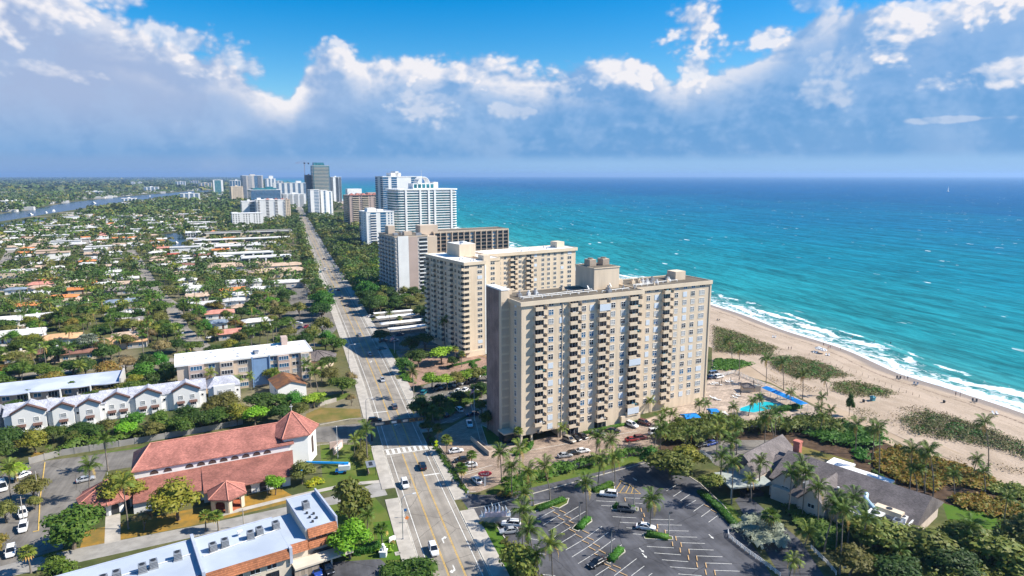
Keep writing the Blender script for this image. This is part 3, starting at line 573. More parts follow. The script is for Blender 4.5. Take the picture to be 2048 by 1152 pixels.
ISL = [island([c7(60, 570), c7(240, 520), c7(415, 495), c7(400, 540), c7(330, 580), c7(240, 560), c7(110, 615)]), island([c7(590, 455), c7(650, 420), c7(800, 360), c7(800, 430), c7(680, 455)]),
  island([c7(440, 755), c7(470, 720), c7(600, 655), c7(610, 690), c7(490, 775)]), island([c7(700, 1020), c7(740, 990), c7(880, 915), c7(890, 950), c7(760, 1050)]),
  island([c7(775, 560), c7(830, 548), c7(1000, 575), c7(1000, 605), c7(780, 592)]), island([c7(1040, 800), c7(1100, 786), c7(1290, 820), c7(1295, 850), c7(1060, 840)])]
island([(872, 880), (900, 925), (935, 978), (925, 980), (885, 925), (862, 885)]); island([(962, 850), (1003, 868), (1003, 890), (975, 890)]); island([(1010, 905), (1055, 880), (1062, 892), (1030, 910)])
# ------------------------------------------------------------------ plants
def leaf_quads(P, Nn, size, rng, jitter=.6, aspect=.62):     # one small leaf-clump face per point, facing about Nn
 n = len(P); N = Nn + rng.normal(0, jitter, (n, 3)); N /= np.linalg.norm(N, axis=1, keepdims=True) + 1e-9
 a = np.cross(N, rng.normal(0, 1, (n, 3))); a /= np.linalg.norm(a, axis=1, keepdims=True) + 1e-9; b = np.cross(N, a)
 s = np.asarray(size * rng.uniform(.6, 1.35, n))[:, None]; a = a * s; b = b * s * aspect
 V = np.stack([P - a, P - b * .9 + a * .1, P + a, P + b * .9 + a * .1], 1).reshape(-1, 3)
 return V, np.arange(4 * n).reshape(-1, 4)
def lobes_points(lobes, n, rng, lowcut=-.45, shell=(.72, 1.04)):
 r = np.array([l[3] for l in lobes]); pk = rng.choice(len(lobes), n, p=r ** 2 / (r ** 2).sum())
 d = rng.normal(0, 1, (n, 3)); d /= np.linalg.norm(d, axis=1, keepdims=True); d[:, 2] = np.where(d[:, 2] < lowcut, -d[:, 2], d[:, 2])
 c = np.array([l[:3] for l in lobes])[pk]; P = c + d * (r[pk] * rng.uniform(*shell, n))[:, None] * np.array([1, 1, .82])
 keep = np.ones(n, bool)
 for l in lobes:                                          # nothing deep inside another lobe
  q = (P - np.array(l[:3])) / np.array([1, 1, .82]); keep &= (np.linalg.norm(q, axis=1) > .66 * l[3])
 return P[keep], d[keep]
def core(V, F, c, r, k=.74):                                 # inner mass so that a crown is not see-through everywhere
 b = len(V); m = 6; vs = [(c[0], c[1], c[2] + r * k * .8)]
 for z, q in ((.45, .8), (-.25, .9)):
  for i in range(m): t = 2 * math.pi * (i + z) / m; vs.append((c[0] + math.cos(t) * r * k * q, c[1] + math.sin(t) * r * k * q, c[2] + z * r * k))
 fs = [(0, 1 + i, 1 + (i + 1) % m, 1 + (i + 1) % m) for i in range(m)] + [(1 + i, 1 + m + i, 1 + m + (i + 1) % m, 1 + (i + 1) % m) for i in range(m)]
 return vs, fs
def crown_mesh(name, m, rad, ht, nl, size, seed, nlobe=9, flat=1.0, base=.0, jitter=.55, cores=True):
 rng = np.random.default_rng(seed); lobes = []
 for i in range(nlobe):
  t = rng.uniform(0, 2 * math.pi); q = math.sqrt(rng.uniform(0, 1)) * .66 if i else 0
  r = rad * rng.uniform(.34, .52) if i else rad * .6
  z = base + ht * (.30 + .36 * (1 - q) * flat + rng.uniform(-.12, .14)); lobes.append((math.cos(t) * q * rad, math.sin(t) * q * rad, z, min(r, ht * .46)))
 P, D = lobes_points(lobes, nl, rng); D = D + np.array([0, 0, .35]); V, F = leaf_quads(P, D, size, rng, jitter)
 if cores:
  VV = [V]; FF = [F]; k = len(V)
  for l in lobes:
   vs, fs = core(None or [], None, l[:3], l[3]); VV.append(np.array(vs)); FF.append(np.array([(a + k, b + k, c + k, d + k) for a, b, c, d in fs])); k += len(vs)
  V = np.concatenate(VV); F = np.concatenate(FF)
 tri = np.concatenate([F[:, [0, 1, 2]], F[:, [0, 2, 3]]]); ok = (tri[:, 0] != tri[:, 1]) & (tri[:, 1] != tri[:, 2]) & (tri[:, 0] != tri[:, 2])
 return np_mesh(name, V, tri[ok], m)
def trunk_mesh(name, m, h, r, seed, limbs=5, spread=2.2, up=3.0):
 rng = random.Random(seed); mb = MB(); x = y = 0; pts = [(0, 0, -.2)]
 for i in range(3): x += rng.uniform(-.25, .25); y += rng.uniform(-.25, .25); pts.append((x, y, h * (i + 1) / 3))
 mb.path(pts, [r * 1.35, r, r * .85, r * .7], 7)
 for k in range(limbs):
  t = 2 * math.pi * k / limbs + rng.uniform(-.4, .4); s = spread * rng.uniform(.6, 1.1); b = pts[2 + k % 2]
  mid = (b[0] + math.cos(t) * s * .5, b[1] + math.sin(t) * s * .5, b[2] + up * .55); mb.path([b, mid, (b[0] + math.cos(t) * s, b[1] + math.sin(t) * s, b[2] + up)], [r * .55, r * .36, r * .16], 5)
 return mb.mesh(name, m)
# kinds of broadleaf tree, each in a few shapes, all 10 m tall with a crown 10 m wide before scaling
KINDS = {}
def kind(k, leafmat, n=900, size=.42, ht=7.2, nlobe=9, flat=1.0, trunk=3.4, cnt=3, jitter=.55, nm='crown'):
 KINDS[k] = [(crown_mesh(nm, M[leafmat], 5.0, ht, n, size, 100 + hash_(k) + i, nlobe, flat, 10 - ht - .5, jitter), trunk_mesh('trunk', M.trunk, trunk, .26, i + 5, 5, 2.6, 3.2)) for i in range(cnt)]
def hash_(s): return sum(ord(c) * (i + 3) for i, c in enumerate(s)) % 997
kind('round', 'leaf_mid', 1500, .36, 7.6, 11); kind('dark', 'leaf_dark', 1500, .36, 7.8, 11); kind('olive', 'leaf_olive', 1300, .34, 7.2, 12, cnt=3); kind('yellow', 'leaf_yellow', 1200, .36, 6.8, 10)
kind('bright', 'leaf_bright', 1300, .42, 6.8, 9, cnt=2); kind('umbrella', 'leaf_lime', 1300, .40, 4.6, 14, .35, 5.4, cnt=3); kind('silver', 'leaf_silver', 900, .45, 7.4, 9, cnt=2); kind('seagrape', 'leaf_grape', 1400, .46, 8.2, 12, .8, 2.2, cnt=3)
kind('rusty', 'leaf_rust', 1200, .36, 7.2, 10, cnt=2); kind('sparse', 'leaf_scrub', 620, .30, 6.8, 12, cnt=2, jitter=.9); kind('hedgetree', 'leaf_hedge', 1300, .38, 8.4, 10, .8, 1.6, cnt=2)
def frond_mesh(name, m, L=3.6, droop=1.6, rise=1.1, n=9, wd=.62, seed=0):
 rng = np.random.default_rng(seed); V = []; F = []
 def at(t): return np.array([L * (t - .16 * t ** 3 * droop / 1.6), 0, rise * math.sin(min(1, t * 1.25) * math.pi * .5) - droop * t ** 2.2])
 pts = [at(i / n) for i in range(n + 1)]
 for i in range(n):                                       # the rachis
  w = .05 * (1 - i / n) + .02; k = len(V); V += [pts[i] + [0, -w, .02], pts[i] + [0, w, .02], pts[i + 1] + [0, w * .8, .02], pts[i + 1] + [0, -w * .8, .02]]; F.append((k, k + 1, k + 2, k + 3))
 for i in range(n * 2):                                   # leaflets hanging to both sides
  t = .10 + .88 * i / (n * 2); p = at(t); q = at(min(1, t + .06)); f = (q - p) / (np.linalg.norm(q - p) + 1e-6)
  ll = wd * (.55 + 1.0 * math.sin(math.pi * min(1, t * .9 + .12))) * rng.uniform(.85, 1.1)
  for s in (-1, 1):
   tip = p + np.array([f[0] * ll * .62, s * ll * .86, -ll * rng.uniform(.35, .7)]); k = len(V)
   V += [p, p + f * .20 * L / 3.6, tip + f * .05, tip]; F.append((k, k + 1, k + 2, k + 3))
 return np_mesh(name, V, F, m)
FR = {k: [frond_mesh('frond', M[mm], L, dr, ri, 7, wd, i) for i, (L, dr, ri, wd) in enumerate(sp)] for k, mm, sp in [
 ('green', 'palm_leaf', [(3.7, 1.5, 1.4, .62), (3.9, 2.3, 1.1, .62), (3.4, 3.2, .7, .58), (3.5, .7, 2.3, .55)]), ('light', 'palm_light', [(3.7, 1.6, 1.4, .62), (3.8, 2.4, 1.0, .62), (3.4, 3.2, .7, .58), (3.4, .7, 2.3, .55)]),
 ('dry', 'palm_dry', [(3.0, 3.3, .25, .4)])]}
def merge(name, parts, mats):                                # parts: (mesh, matrix) -> one mesh
 V = []; F = []; mi = []; k = 0
 for me, mx, slot in parts:
  n = len(me.vertices); co = np.empty(n * 3, np.float32); me.vertices.foreach_get('co', co); co = co.reshape(-1, 3); A = np.array(mx); co = co @ A[:3, :3].T + A[:3, 3]
  V.append(co)
  for p in me.polygons: F.append(tuple(i + k for i in p.vertices)); mi.append(slot)
  k += n
 me = bpy.data.meshes.new(name); me.from_pydata(np.concatenate(V).tolist(), [], F)
 for m in mats: me.materials.append(m)
 me.polygons.foreach_set('material_index', mi); me.update(); return me
from mathutils import Matrix
def crown_fronds(seed, n=20, wind=0.0, dry=.12, tone='green'):
 rng = random.Random(seed); out = []
 for i in range(n):
  lev = i / n; yaw = i * 2.39996 + rng.uniform(-.25, .25)
  if wind: yaw = yaw + wind * math.sin(math.pi - yaw) * .75          # blown over to -x
  if lev < .35: v, pit = 3, -.35
  elif lev < .68: v, pit = 0, .0
  elif lev < .9: v, pit = 1, .18
  else: v, pit = 2, .3
  k = 'dry' if lev > 1 - dry else tone
  out.append((k, v if k != 'dry' else 0, yaw, pit + rng.uniform(-.12, .12), rng.uniform(.85, 1.1)))
 return out
def palm_trunk(name, h, lean, r=.16, seed=0, curve=1.0):
 mb = MB(); n = 7; pts = []
 for i in range(n + 1): t = i / n; pts.append((lean[0] * t ** (1 + curve), lean[1] * t ** (1 + curve), h * t - .1 * (i == 0)))
 mb.path(pts, [r * (1.6 if i == 0 else 1.05 - .4 * i / n) for i in range(n + 1)], 7); mb.tube(pts[-1], (pts[-1][0], pts[-1][1], pts[-1][2] + .35), r * .95, r * .5, 7)
 return mb.mesh(name, M.palm_trunk), pts[-1]
def fan_crown(seed, m, R_=1.5, n=26, dry=True):              # cabbage palm: a round head of fans
 rng = np.random.default_rng(seed); V = []; F = []; mi = []
 for i in range(n):
  th = i * 2.39996; ph = math.pi * (.06 + .66 * i / n); d = np.array([math.cos(th) * math.sin(ph), math.sin(th) * math.sin(ph), math.cos(ph) * .9]); c = d * R_ * .55
  side = np.cross(d, [0, 0, 1.0]); side /= np.linalg.norm(side) + 1e-6; up = np.cross(side, d)
  for j in range(5):
   a = (j - 2) * .5; dirn = d * math.cos(a) + side * math.sin(a); tip = c + dirn * R_ * .62 * rng.uniform(.85, 1.1) + np.array([0, 0, -.22 * R_]) ; l = c + side * .12 * (j - 2.6) * R_ * .4; r = c + side * .12 * (j - 1.4) * R_ * .4
   k = len(V); V += [c * .35, l + dirn * R_ * .3 - side * .09 * R_, tip, l + dirn * R_ * .3 + side * .11 * R_]; F.append((k, k + 1, k + 2, k + 3)); mi.append(1 if dry and i > n - 4 else 0)
 return np_mesh('crown', V, F, [m, M.palm_dry], mi)
PALMS = {}
def palm_kind(k, h, nf, wind, dry, tone, lean, cnt=3, r=.16, curve=.8):
 L = []
 for i in range(cnt):
  a = lean * (.4 + .5 * i); ang = i * 2.1 + 1; tr, tp = palm_trunk('trunk', h, (a * math.cos(ang), a * math.sin(ang)) if not wind else (-a * .7, a * .25 * (i - 1)), r, i, curve)
  fr = crown_fronds(i + hash_(k), nf, wind, dry, tone); mats = [M['palm_leaf' if tone == 'green' else 'palm_light'], M.palm_dry]
  cm = merge('crown', [(FR[kk][v], Matrix.Rotation(yw, 4, 'Z') @ Matrix.Rotation(pt, 4, 'Y') @ Matrix.Scale(s, 4), 1 if kk == 'dry' else 0) for kk, v, yw, pt, s in fr], mats)
  L.append((tr, tp, fr, cm))
 PALMS[k] = L
palm_kind('coconut', 9.0, 19, 0, .14, 'green', 1.2); palm_kind('coconut_light', 9.0, 18, 0, .2, 'light', 1.2); palm_kind('windy', 10.0, 17, .95, .16, 'green', 2.2); palm_kind('royal', 11.0, 15, 0, .05, 'green', .15, 2, .22); palm_kind('areca', 4.0, 18, 0, .05, 'light', .5, 2, .1)
FANS = [(fan_crown(i, M.palm_leaf, 1.6, 24), palm_trunk('trunk', 5.0, (.2, .1), .17, i)) for i in range(3)] + [(fan_crown(9, M.palm_light, 1.6, 24), palm_trunk('trunk', 5.0, (.1, .2), .17, 9))]
FANS_SILVER = [(fan_crown(5, M.leaf_silver, 1.9, 26, False), palm_trunk('trunk', 5.0, (.1, .1), .17, 5))]
TREES = []                                                   # (x, y, radius) of what is planted
LABELS = {}
def lab(o, text, cat, group):
 LABELS.setdefault(text, []).append(o); return tag(o, text, cat, group)
KN = {'round': 'round_tree', 'dark': 'dark_tree', 'olive': 'olive_green_tree', 'yellow': 'yellow_green_tree', 'bright': 'bright_green_tree', 'umbrella': 'umbrella_tree', 'silver': 'silver_tree', 'seagrape': 'sea_grape_tree', 'rusty': 'rusty_tree', 'sparse': 'sparse_tree', 'hedgetree': 'dense_green_tree'}
def tree(x, y, h, d, k, label, group, seed=None):
 r = random.Random(seed if seed is not None else int(x * 13 + y * 7)); cm, tm = r.choice(KINDS[k]); o = thing(KN[k], label, 'tree', (x, y, 0), r.uniform(0, 6.28), group)
 o.scale = (d / 10, d / 10, h / 10); put('trunk', tm, o); put('crown', cm, o); TREES.append((x, y, d / 2)); LABELS.setdefault(label, []).append(o); return o
def palm(x, y, h, k, label, group, d=None, seed=None, parts=False, rz=None):
 r = random.Random(seed if seed is not None else int(x * 17 + y * 5)); tr, tp, fr, cm = r.choice(PALMS[k]); H0 = tp[2]
 o = thing({'coconut': 'coconut_palm', 'coconut_light': 'coconut_palm', 'windy': 'coconut_palm', 'royal': 'royal_palm', 'areca': 'areca_palm'}[k], label, 'palm tree', (x, y, 0), (r.uniform(0, 6.28) if rz is None else rz) if k != 'windy' else r.uniform(-.35, .35), group)
 z = h / H0; dd = (d or 7.0) / 7.0
 t = put('trunk', tr, o); t.scale = (1, 1, z)
 top = (tp[0], tp[1], tp[2] * z + .25)
 if parts:
  c = put('crown', core_mesh('palm_heart', M.palm_leaf), o, top)
  for kk, v, yw, pt, s in fr:
   f = put('frond', FR[kk][v], c); f.rotation_euler = (Matrix.Rotation(yw, 4, 'Z') @ Matrix.Rotation(pt, 4, 'Y')).to_euler(); f.scale = (s * dd,) * 3
 else: put('crown', cm, o, top, 0, dd)
 TREES.append((x, y, 2)); LABELS.setdefault(label, []).append(o); return o
_cm = {}
def core_mesh(name, m):
 if name not in _cm: _cm[name] = MB().tube((0, 0, -.15), (0, 0, .5), .17, .05, 6).mesh(name, m)
 return _cm[name]
def fan_palm(x, y, h, label, group, d=3.6, silver=False, seed=None):
 r = random.Random(seed if seed is not None else int(x * 11 + y * 3)); cm, (tr, tp) = r.choice(FANS_SILVER if silver else FANS); o = thing('cabbage_palm', label, 'palm tree', (x, y, 0), r.uniform(0, 6.28), group)
 t = put('trunk', tr, o); t.scale = (1, 1, h / 5); put('crown', cm, o, (tp[0], tp[1], h), 0, d / 3.4); TREES.append((x, y, 2)); LABELS.setdefault(label, []).append(o); return o
def bush_mass(name, poly, h, m, per_m2, size, seed=0, lump=1.6, parent=None, kind_='stuff', z0=0.0, core_on=True, vary=.5):
 """a thicket: leaf clumps over a billowing height field that falls off at the outline"""
 rng = np.random.default_rng(seed); Q = np.array(poly); lo, hi = Q.min(0), Q.max(0); A = abs(sum(poly[i - 1][0] * poly[i][1] - poly[i][0] * poly[i - 1][1] for i in range(len(poly)))) / 2
 ws = [(rng.uniform(0, 6.28), 6.28 / (lump * f), rng.uniform(0, 6.28), g) for f, g in ((6.5, .8), (4.4, .8), (3.3, .9), (2.4, .9), (1.9, .6), (8.5, .7))]
 def edge(X, Y):
  d = np.full(X.shape, 1e9)
  for i in range(len(Q)):
   a, b = Q[i - 1], Q[i]; e = b - a; t = np.clip(((X - a[0]) * e[0] + (Y - a[1]) * e[1]) / (e @ e + 1e-9), 0, 1); d = np.minimum(d, np.hypot(X - a[0] - e[0] * t, Y - a[1] - e[1] * t))
  ins = np.zeros(X.shape, bool)
  for i in range(len(Q)):
   a, b = Q[i - 1], Q[i]; c = (a[1] > Y) != (b[1] > Y); ins ^= c & (X < (b[0] - a[0]) * (Y - a[1]) / (b[1] - a[1] + 1e-12) + a[0])
  return np.where(ins, d, -d)
 def hf(X, Y):
  s_ = sum(g * np.abs(np.sin(.5 * k * (X * math.cos(a) + Y * math.sin(a)) + p + .6 * np.sin(X / lump / 2.3 + Y / lump / 3.1))) for a, k, p, g in ws) / sum(w[3] for w in ws)
  n = np.clip((s_ - .38) / .45, -.5, 1.2); e = edge(X, Y) + 1.2 * np.sin(X * 1.1 / lump + 2 * np.sin(Y / lump)) * lump * .5
  return h * ((1 - vary) + vary * n) * np.clip(e / (lump * 1.1) + .15, 0, 1) ** .6
 n = int((hi - lo).prod() * per_m2 * 1.15); X = rng.uniform(lo[0], hi[0], n); Y = rng.uniform(lo[1], hi[1], n); H = hf(X, Y); k = (H > .12 * h) & (rng.uniform(0, 1, n) < np.clip(edge(X, Y) / (lump * (2.2 if vary < .9 else 3.6)) + (.22 if vary < .9 else .04), 0, 1)); X, Y, H = X[k], Y[k], H[k]; d = .25
 N = np.stack([-(hf(X + d, Y) - hf(X - d, Y)) / (2 * d), -(hf(X, Y + d) - hf(X, Y - d)) / (2 * d), np.ones(len(X))], -1); N /= np.linalg.norm(N, axis=1, keepdims=True)
 V, F = leaf_quads(np.stack([X, Y, z0 + H * rng.uniform(.72, 1.06, len(X))], -1), N, size, rng, .5)
 if core_on:
  st = lump * .45; gx = np.arange(lo[0], hi[0] + st, st); gy = np.arange(lo[1], hi[1] + st, st); GX, GY = np.meshgrid(gx, gy); HH = hf(GX, GY); k = len(V); nx = len(gx)
  V = np.concatenate([V, np.stack([GX, GY, z0 - .1 + HH * .8], -1).reshape(-1, 3)]); i = (np.arange(len(gy) - 1)[:, None] * nx + np.arange(nx - 1)[None]); ok = np.minimum(np.minimum(HH[:-1, :-1], HH[1:, 1:]), np.minimum(HH[1:, :-1], HH[:-1, 1:])) > .42 * h
  i = i[ok] + k; F = np.concatenate([F, np.stack([i, i + 1, i + nx + 1, i + nx], -1)])
 o = put(name, np_mesh(name, V, F, M[m] if isinstance(m, str) else m), parent)
 if kind_: o['kind'] = kind_
 return o
def hedge(name, label, line, w, h, m='leaf_hedge', group=None, per=16, size=.2, seed=0, z0=0.02):   # a clipped hedge: leaves over a box
 rng = np.random.default_rng(abs(seed + int(line[0][0] * 3))); Vs = []; Ns = []; mb = MB()
 for a, b in zip(line[:-1], line[1:]):
  a = np.array(a); b = np.array(b); L = np.linalg.norm(b - a); d = (b - a) / L; n = np.array([-d[1], d[0]]); k = int(L * (w + 2 * h) * per)
  t = rng.uniform(-.1, L + .1, k); f = rng.uniform(0, w + 2 * h, k); s = np.where(f < h, -w / 2, np.where(f < h + w, f - h - w / 2, w / 2)); z = np.where(f < h, f, np.where(f < h + w, h, f - h - w)); 
  nx = np.where(f < h, -1, np.where(f < h + w, 0, 1)); nz = (nx == 0) * 1.0
  Vs.append(np.stack([a[0] + d[0] * t + n[0] * s, a[1] + d[1] * t + n[1] * s, z + z0], -1) + rng.normal(0, .07, (k, 3))); Ns.append(np.stack([n[0] * nx, n[1] * nx, nz + .2], -1))
  mb.bar((a[0], a[1], h * .46 + z0), (b[0], b[1], h * .46 + z0), w * .86, h * .9)
 V, F = leaf_quads(np.concatenate(Vs), np.concatenate(Ns), size, rng, .5); k = len(V); V = np.concatenate([V, np.array(mb.v)]); F = np.concatenate([F, np.array(mb.f) + k])
 o = put(name, np_mesh(name, V, F, M[m]))
 return tag(o, label, 'hedge', group)
# ------------------------------------------------------------------ building pieces
_pm = {}
def cached(key, fn):
 if key not in _pm: _pm[key] = fn()
 return _pm[key]
def win_mesh(W, H, mu, mh, mk):
 def f():
  mb = MB(); t = .09
  for x0, x1, z0, z1 in ((-W / 2 - t, W / 2 + t, H / 2, H / 2 + t), (-W / 2 - t, W / 2 + t, -H / 2 - t, -H / 2), (-W / 2 - t, -W / 2, -H / 2, H / 2), (W / 2, W / 2 + t, -H / 2, H / 2)): mb.box(x0, x1, -.10, .02, z0, z1)
  for i in range(mu): x = -W / 2 + W * (i + 1) / (mu + 1); mb.box(x - .05, x + .05, -.085, .02, -H / 2, H / 2)
  for i in range(mh): z = -H / 2 + H * .62; mb.box(-W / 2, W / 2, -.075, .02, z - .045, z + .045)
  return mb.mesh('window', M[mk])
 return cached(('w', W, H, mu, mh, mk), f)
def pane_mesh(W, H, mk): return cached(('p', W, H, mk), lambda: MB().box(-W / 2, W / 2, -.03, .02, -H / 2, H / 2).mesh('pane', M[mk]))
def window(par, u, w, z, W=1.8, H=1.5, rz=0.0, mu=1, mh=1, frame='white', glass='glass'):
 o = put('window', win_mesh(W, H, mu, mh, frame), par, (u, w, z), rz); put('pane', pane_mesh(W, H, glass), o); return o
M.shutter = mat('storm_shutter', (.60, .66, .72), .08, 2.0, .6, .4, stretch=(1, 1, 8)); M.curtain_light = mat('pale_blind_behind_glass', (.48, .47, .44), .15, .8, .3, .5); M.curtain = mat('blind_behind_glass', (.30, .32, .33), .2, .8, .3, .5)
def shutter(par, u, w, z, W=1.8, H=1.5, rz=0.0, m='shutter'):
 return put('shutter', cached(('s', W, H, m), lambda: MB().box(-W / 2 - .1, W / 2 + .1, -.09, .02, -H / 2 - .1, H / 2 + .1).mesh('shutter', M[m])), par, (u, w, z), rz)
def balcony_mesh(W, D, wm, solid=1.0, rail=None):
 def f():
  mb = MB(); mb.box(-W / 2, W / 2, -D, 0, -.18, 0)
  mb.box(-W / 2, W / 2 - (0 if solid >= 1 else W * (1 - solid)), -D, -D + .12, 0, 1.02); mb.box(-W / 2, -W / 2 + .12, -D + .12, 0, 0, 1.02); mb.box(W / 2 - .12, W / 2, -D + .12, 0, 0, 1.02)
  if solid < 1:
   x0 = W / 2 - W * (1 - solid)
   for k in range(5): x = x0 + (W / 2 - x0) * k / 4; mb.box(x - .02, x + .02, -D + .03, -D + .07, 0, 1.0, 1)
   mb.box(x0, W / 2, -D + .02, -D + .08, 1.0, 1.05, 1)
  return mb.mesh('balcony', [M[wm], M.metal_dark])
 return cached(('b', W, D, wm, solid), f)
def slider_mesh(W, H, fr='metal_white'):
 def f():
  mb = MB(); mb.box(-W / 2, W / 2, -.03, .02, 0, H, 0)
  for k in range(4): x = -W / 2 + W * k / 3; mb.box(x - .04, x + .04, -.07, .02, 0, H, 1)
  return mb.mesh('sliding_door', [M.glass, M[fr]])
 return cached(('sl', W, H, fr), f)
RW = random.Random(31)
def flat_roof(mb, x0, x1, y0, y1, z, over=.5, th=1.0, lip=.28, m_f=0, m_r=1):   # fascia band, roof surface, raised lip
 mb.box(x0 - over, x1 + over, y0 - over, y1 + over, z - th, z, m_f, m_r)
 for a in ((x0 - over, x1 + over, y0 - over, y0 - over + .3), (x0 - over, x1 + over, y1 + over - .3, y1 + over), (x0 - over, x0 - over + .3, y0 - over + .3, y1 + over - .3), (x1 + over - .3, x1 + over, y0 - over + .3, y1 + over - .3)): mb.box(*a, z, z + lip, m_f)
# ------------------------------------------------------------------ the cream tower in front
FH = 2.74; T1F = Fr((34.4, 183.4), 9.2)
def tower_front():
 t = thing('apartment_tower', 'tall cream apartment tower with brown brick end wall and dark gravel roof, by the pool', 'apartment tower', (34.4, 183.4, 0), R(9.2)); c = M.cream; t.scale = (.945, .945, 1.0457)
 Z0 = 2.9; ZR = 42.9
 mb = MB(); mb.box(0, 15.5, 0, 8, 3.1, ZR); mb.box(0, 15.5, 8, 18, 0, ZR); mb.box(15.5, 49, 0, 18, 0, ZR); mb.box(49, 86, 4.5, 22, 0, ZR); mb.box(85.7, 86.35, 4.2, 5.2, 0, ZR)
 mb.box(15.5, 15.9, -.25, 0, 0, ZR); mb.box(30.5, 30.8, -.2, 0, 3, ZR); mb.box(40.5, 49, -1.2, 0, .0, 3.0)
 mb.build('wall', c, t)
 rf = MB(); flat_roof(rf, 0, 49, 0, 18, 43.8, .6); flat_roof(rf, 49.7, 86, 4.5, 22, 43.8, .6); rf.build('roof', [M.cream_trim, M.gravel_roof], t)
 MB().box(-3.2, -.02, 9.9, 19.5, 0, 46.4).build('brick_wall', M.brick, t)
 lw = MB(); lw.box(-3.15, -.02, 8.2, 9.85, 0, 46.2); l = lw.build('stair_tower', c, t)
 for k in range(15): put('louver', cached('louv', lambda: (lambda q: [q.box(-1.25 + i * .22, -1.15 + i * .22, -.06, .02, -1.0, 1.0) for i in range(12)] and q)(MB().box(-1.35, 1.35, -.02, .02, -1.05, 1.05)).mesh('louver', M.beige)), l, (-1.6, 8.2, 3.6 + k * 2.74))
 MB().box(-3.2, -.02, 8.2, 19.5, 46.4, 46.8).box(-3.0, -.2, 8.4, 19.3, 46.8, 46.83).build('stair_roof', M.white_roof, t)
 for k in range(2):                                       # columns of the carport
  for x in (.3, 4.2, 15.0): MB().box(x - .35, x + .35, .15 + 6.6 * k, .85 + 6.6 * k, 0, 3.1).build('column', c, t)
 WN = [(11.14, 1.75), (15.36, 1.75), (24.13, 1.6), (27.43, 1.6), (36.33, 1.75), (40.69, 1.75)]; WN2 = [(55.6, 1.5), (59.4, 1.7), (69.0, 1.5), (73.2, 1.75), (77.2, 1.75), (81.8, 2.5)]
 BL = [(6.7, 4.4), (20.2, 4.4), (31.9, 4.6), (45.4, 5.2)]; BL2 = [(64.3, 4.3)]
 for f in range(15):
  z = Z0 + f * FH + 1.55
  for u, W in WN:
   if f == 0 and u > 30: continue
   if RW.random() < .10: shutter(t, u, 0, z, W, 1.55)
   else: window(t, u, 0, z, W, 1.55, glass=RW.choice(['glass', 'glass', 'glass', 'curtain', 'curtain_light', 'glass_blue', 'glass_blue']))
  for u, W in WN2:
   if RW.random() < .20: shutter(t, u, 4.5, z, W, 1.55)
   else: window(t, u, 4.5, z, W, 1.55, mu=2 if W > 2 else 1, glass=RW.choice(['glass', 'glass', 'curtain', 'curtain_light', 'glass_blue']))
  for u, W in BL + BL2:
   w = 0 if u < 50 else 4.5
   if f == 0 and u < 8: continue
   put('balcony', balcony_mesh(W, 1.5, 'cream', .62), t, (u, w, Z0 + f * FH + .05)); put('sliding_door', slider_mesh(W - 1.0, 2.3), t, (u, w, Z0 + f * FH + .1))
   if RW.random() < .07: shutter(t, u, w - 1.5, Z0 + f * FH + 1.5, W - .3, 1.9)
  for u, W in BL + BL2:
   if RW.random() < .5: put('garden_chair', cached(('gch', RW.randint(0, 3)), lambda: MB().box(-.5, .5, -.3, .3, .3, .45).box(-.5, .5, .2, .3, .45, 1.1).box(.8, 1.4, -.3, .3, .5, .7).mesh('garden_chair', M[RW.choice(['metal_white', 'metal_dark', 'teal_wall', 'pole_wood'])])), t, (u + RW.uniform(-1, .6), (0 if u < 50 else 4.5) - .8, Z0 + f * FH + .05))
  put('balcony', balcony_mesh(2.4, 1.3, 'cream'), t, (49.02, 2.4, Z0 + f * FH + .05), math.pi / 2)   # on the step between the two halves
  put('balcony', balcony_mesh(3.2, 1.4, 'cream'), t, (86.3, 14, Z0 + f * FH + .05), math.pi / 2)
  (window if RW.random() > .12 else shutter)(t, 0, 4.0, z, 1.15, 1.55, -math.pi / 2)
 for u, W in ((20.2, 5), (31.9, 5.2)): put('sliding_door', slider_mesh(W, 2.6), t, (u, 0, .1))
 ph = MB(); ph.box(34.4, 45.4, 9, 21, 43.7, 50.6).box(34.2, 45.6, 8.8, 21.2, 50.6, 50.9); p = ph.build('penthouse', c, t)
 MB().box(34.5, 45.3, 9.1, 20.9, 50.9, 50.93).build('penthouse_roof', M.gravel_roof, p)
 for x in (36.6, 42.4):
  q = MB(); q.box(x - 1.4, x + 1.4, 13, 16.5, 51, 53.1)
  for k in range(5): q.box(x - 1.44, x + 1.44, 12.96, 16.54, 51.2 + k * .38, 51.32 + k * .38, 1)
  q.tube((x, 14.7, 53.1), (x, 14.7, 53.5), 1.0, 1.0, 10, 1); q.build('cooling_unit', [M.beige, M.pole_wood], p)
 for (x0, x1, y0, y1, h, nm) in ((75, 80, 12, 17, 46.8, 'stair_house'), (48.6, 51, 14, 19, 45.6, 'stair_house'), (2.4, 4.6, 15.2, 17.6, 45.4, 'stair_house')):
  a = MB().box(x0, x1, y0, y1, 43.7, h, 0, 1).build(nm, [c, M.cream_trim], t)
 pp = MB()
 for a, b in (((3, 4.5), (33, 5.2)), ((3, 6.5), (33, 8.2)), ((3, 4.5), (3, 6.5)), ((46, 4), (34, 3.5)), ((52, 9), (74, 10)), ((52, 7.4), (60, 7.6)), ((62, 7), (62, 12)), ((12, 5), (12, 10)), ((25, 5), (25, 12))):
  pp.tube((a[0], a[1], 44.35), (b[0], b[1], 44.35), .11, None, 6); n = int(math.dist(a, b) / 4) + 1
  for k in range(n + 1): x = a[0] + (b[0] - a[0]) * k / n; y = a[1] + (b[1] - a[1]) * k / n; pp.box(x - .12, x + .12, y - .12, y + .12, 43.8, 44.3)
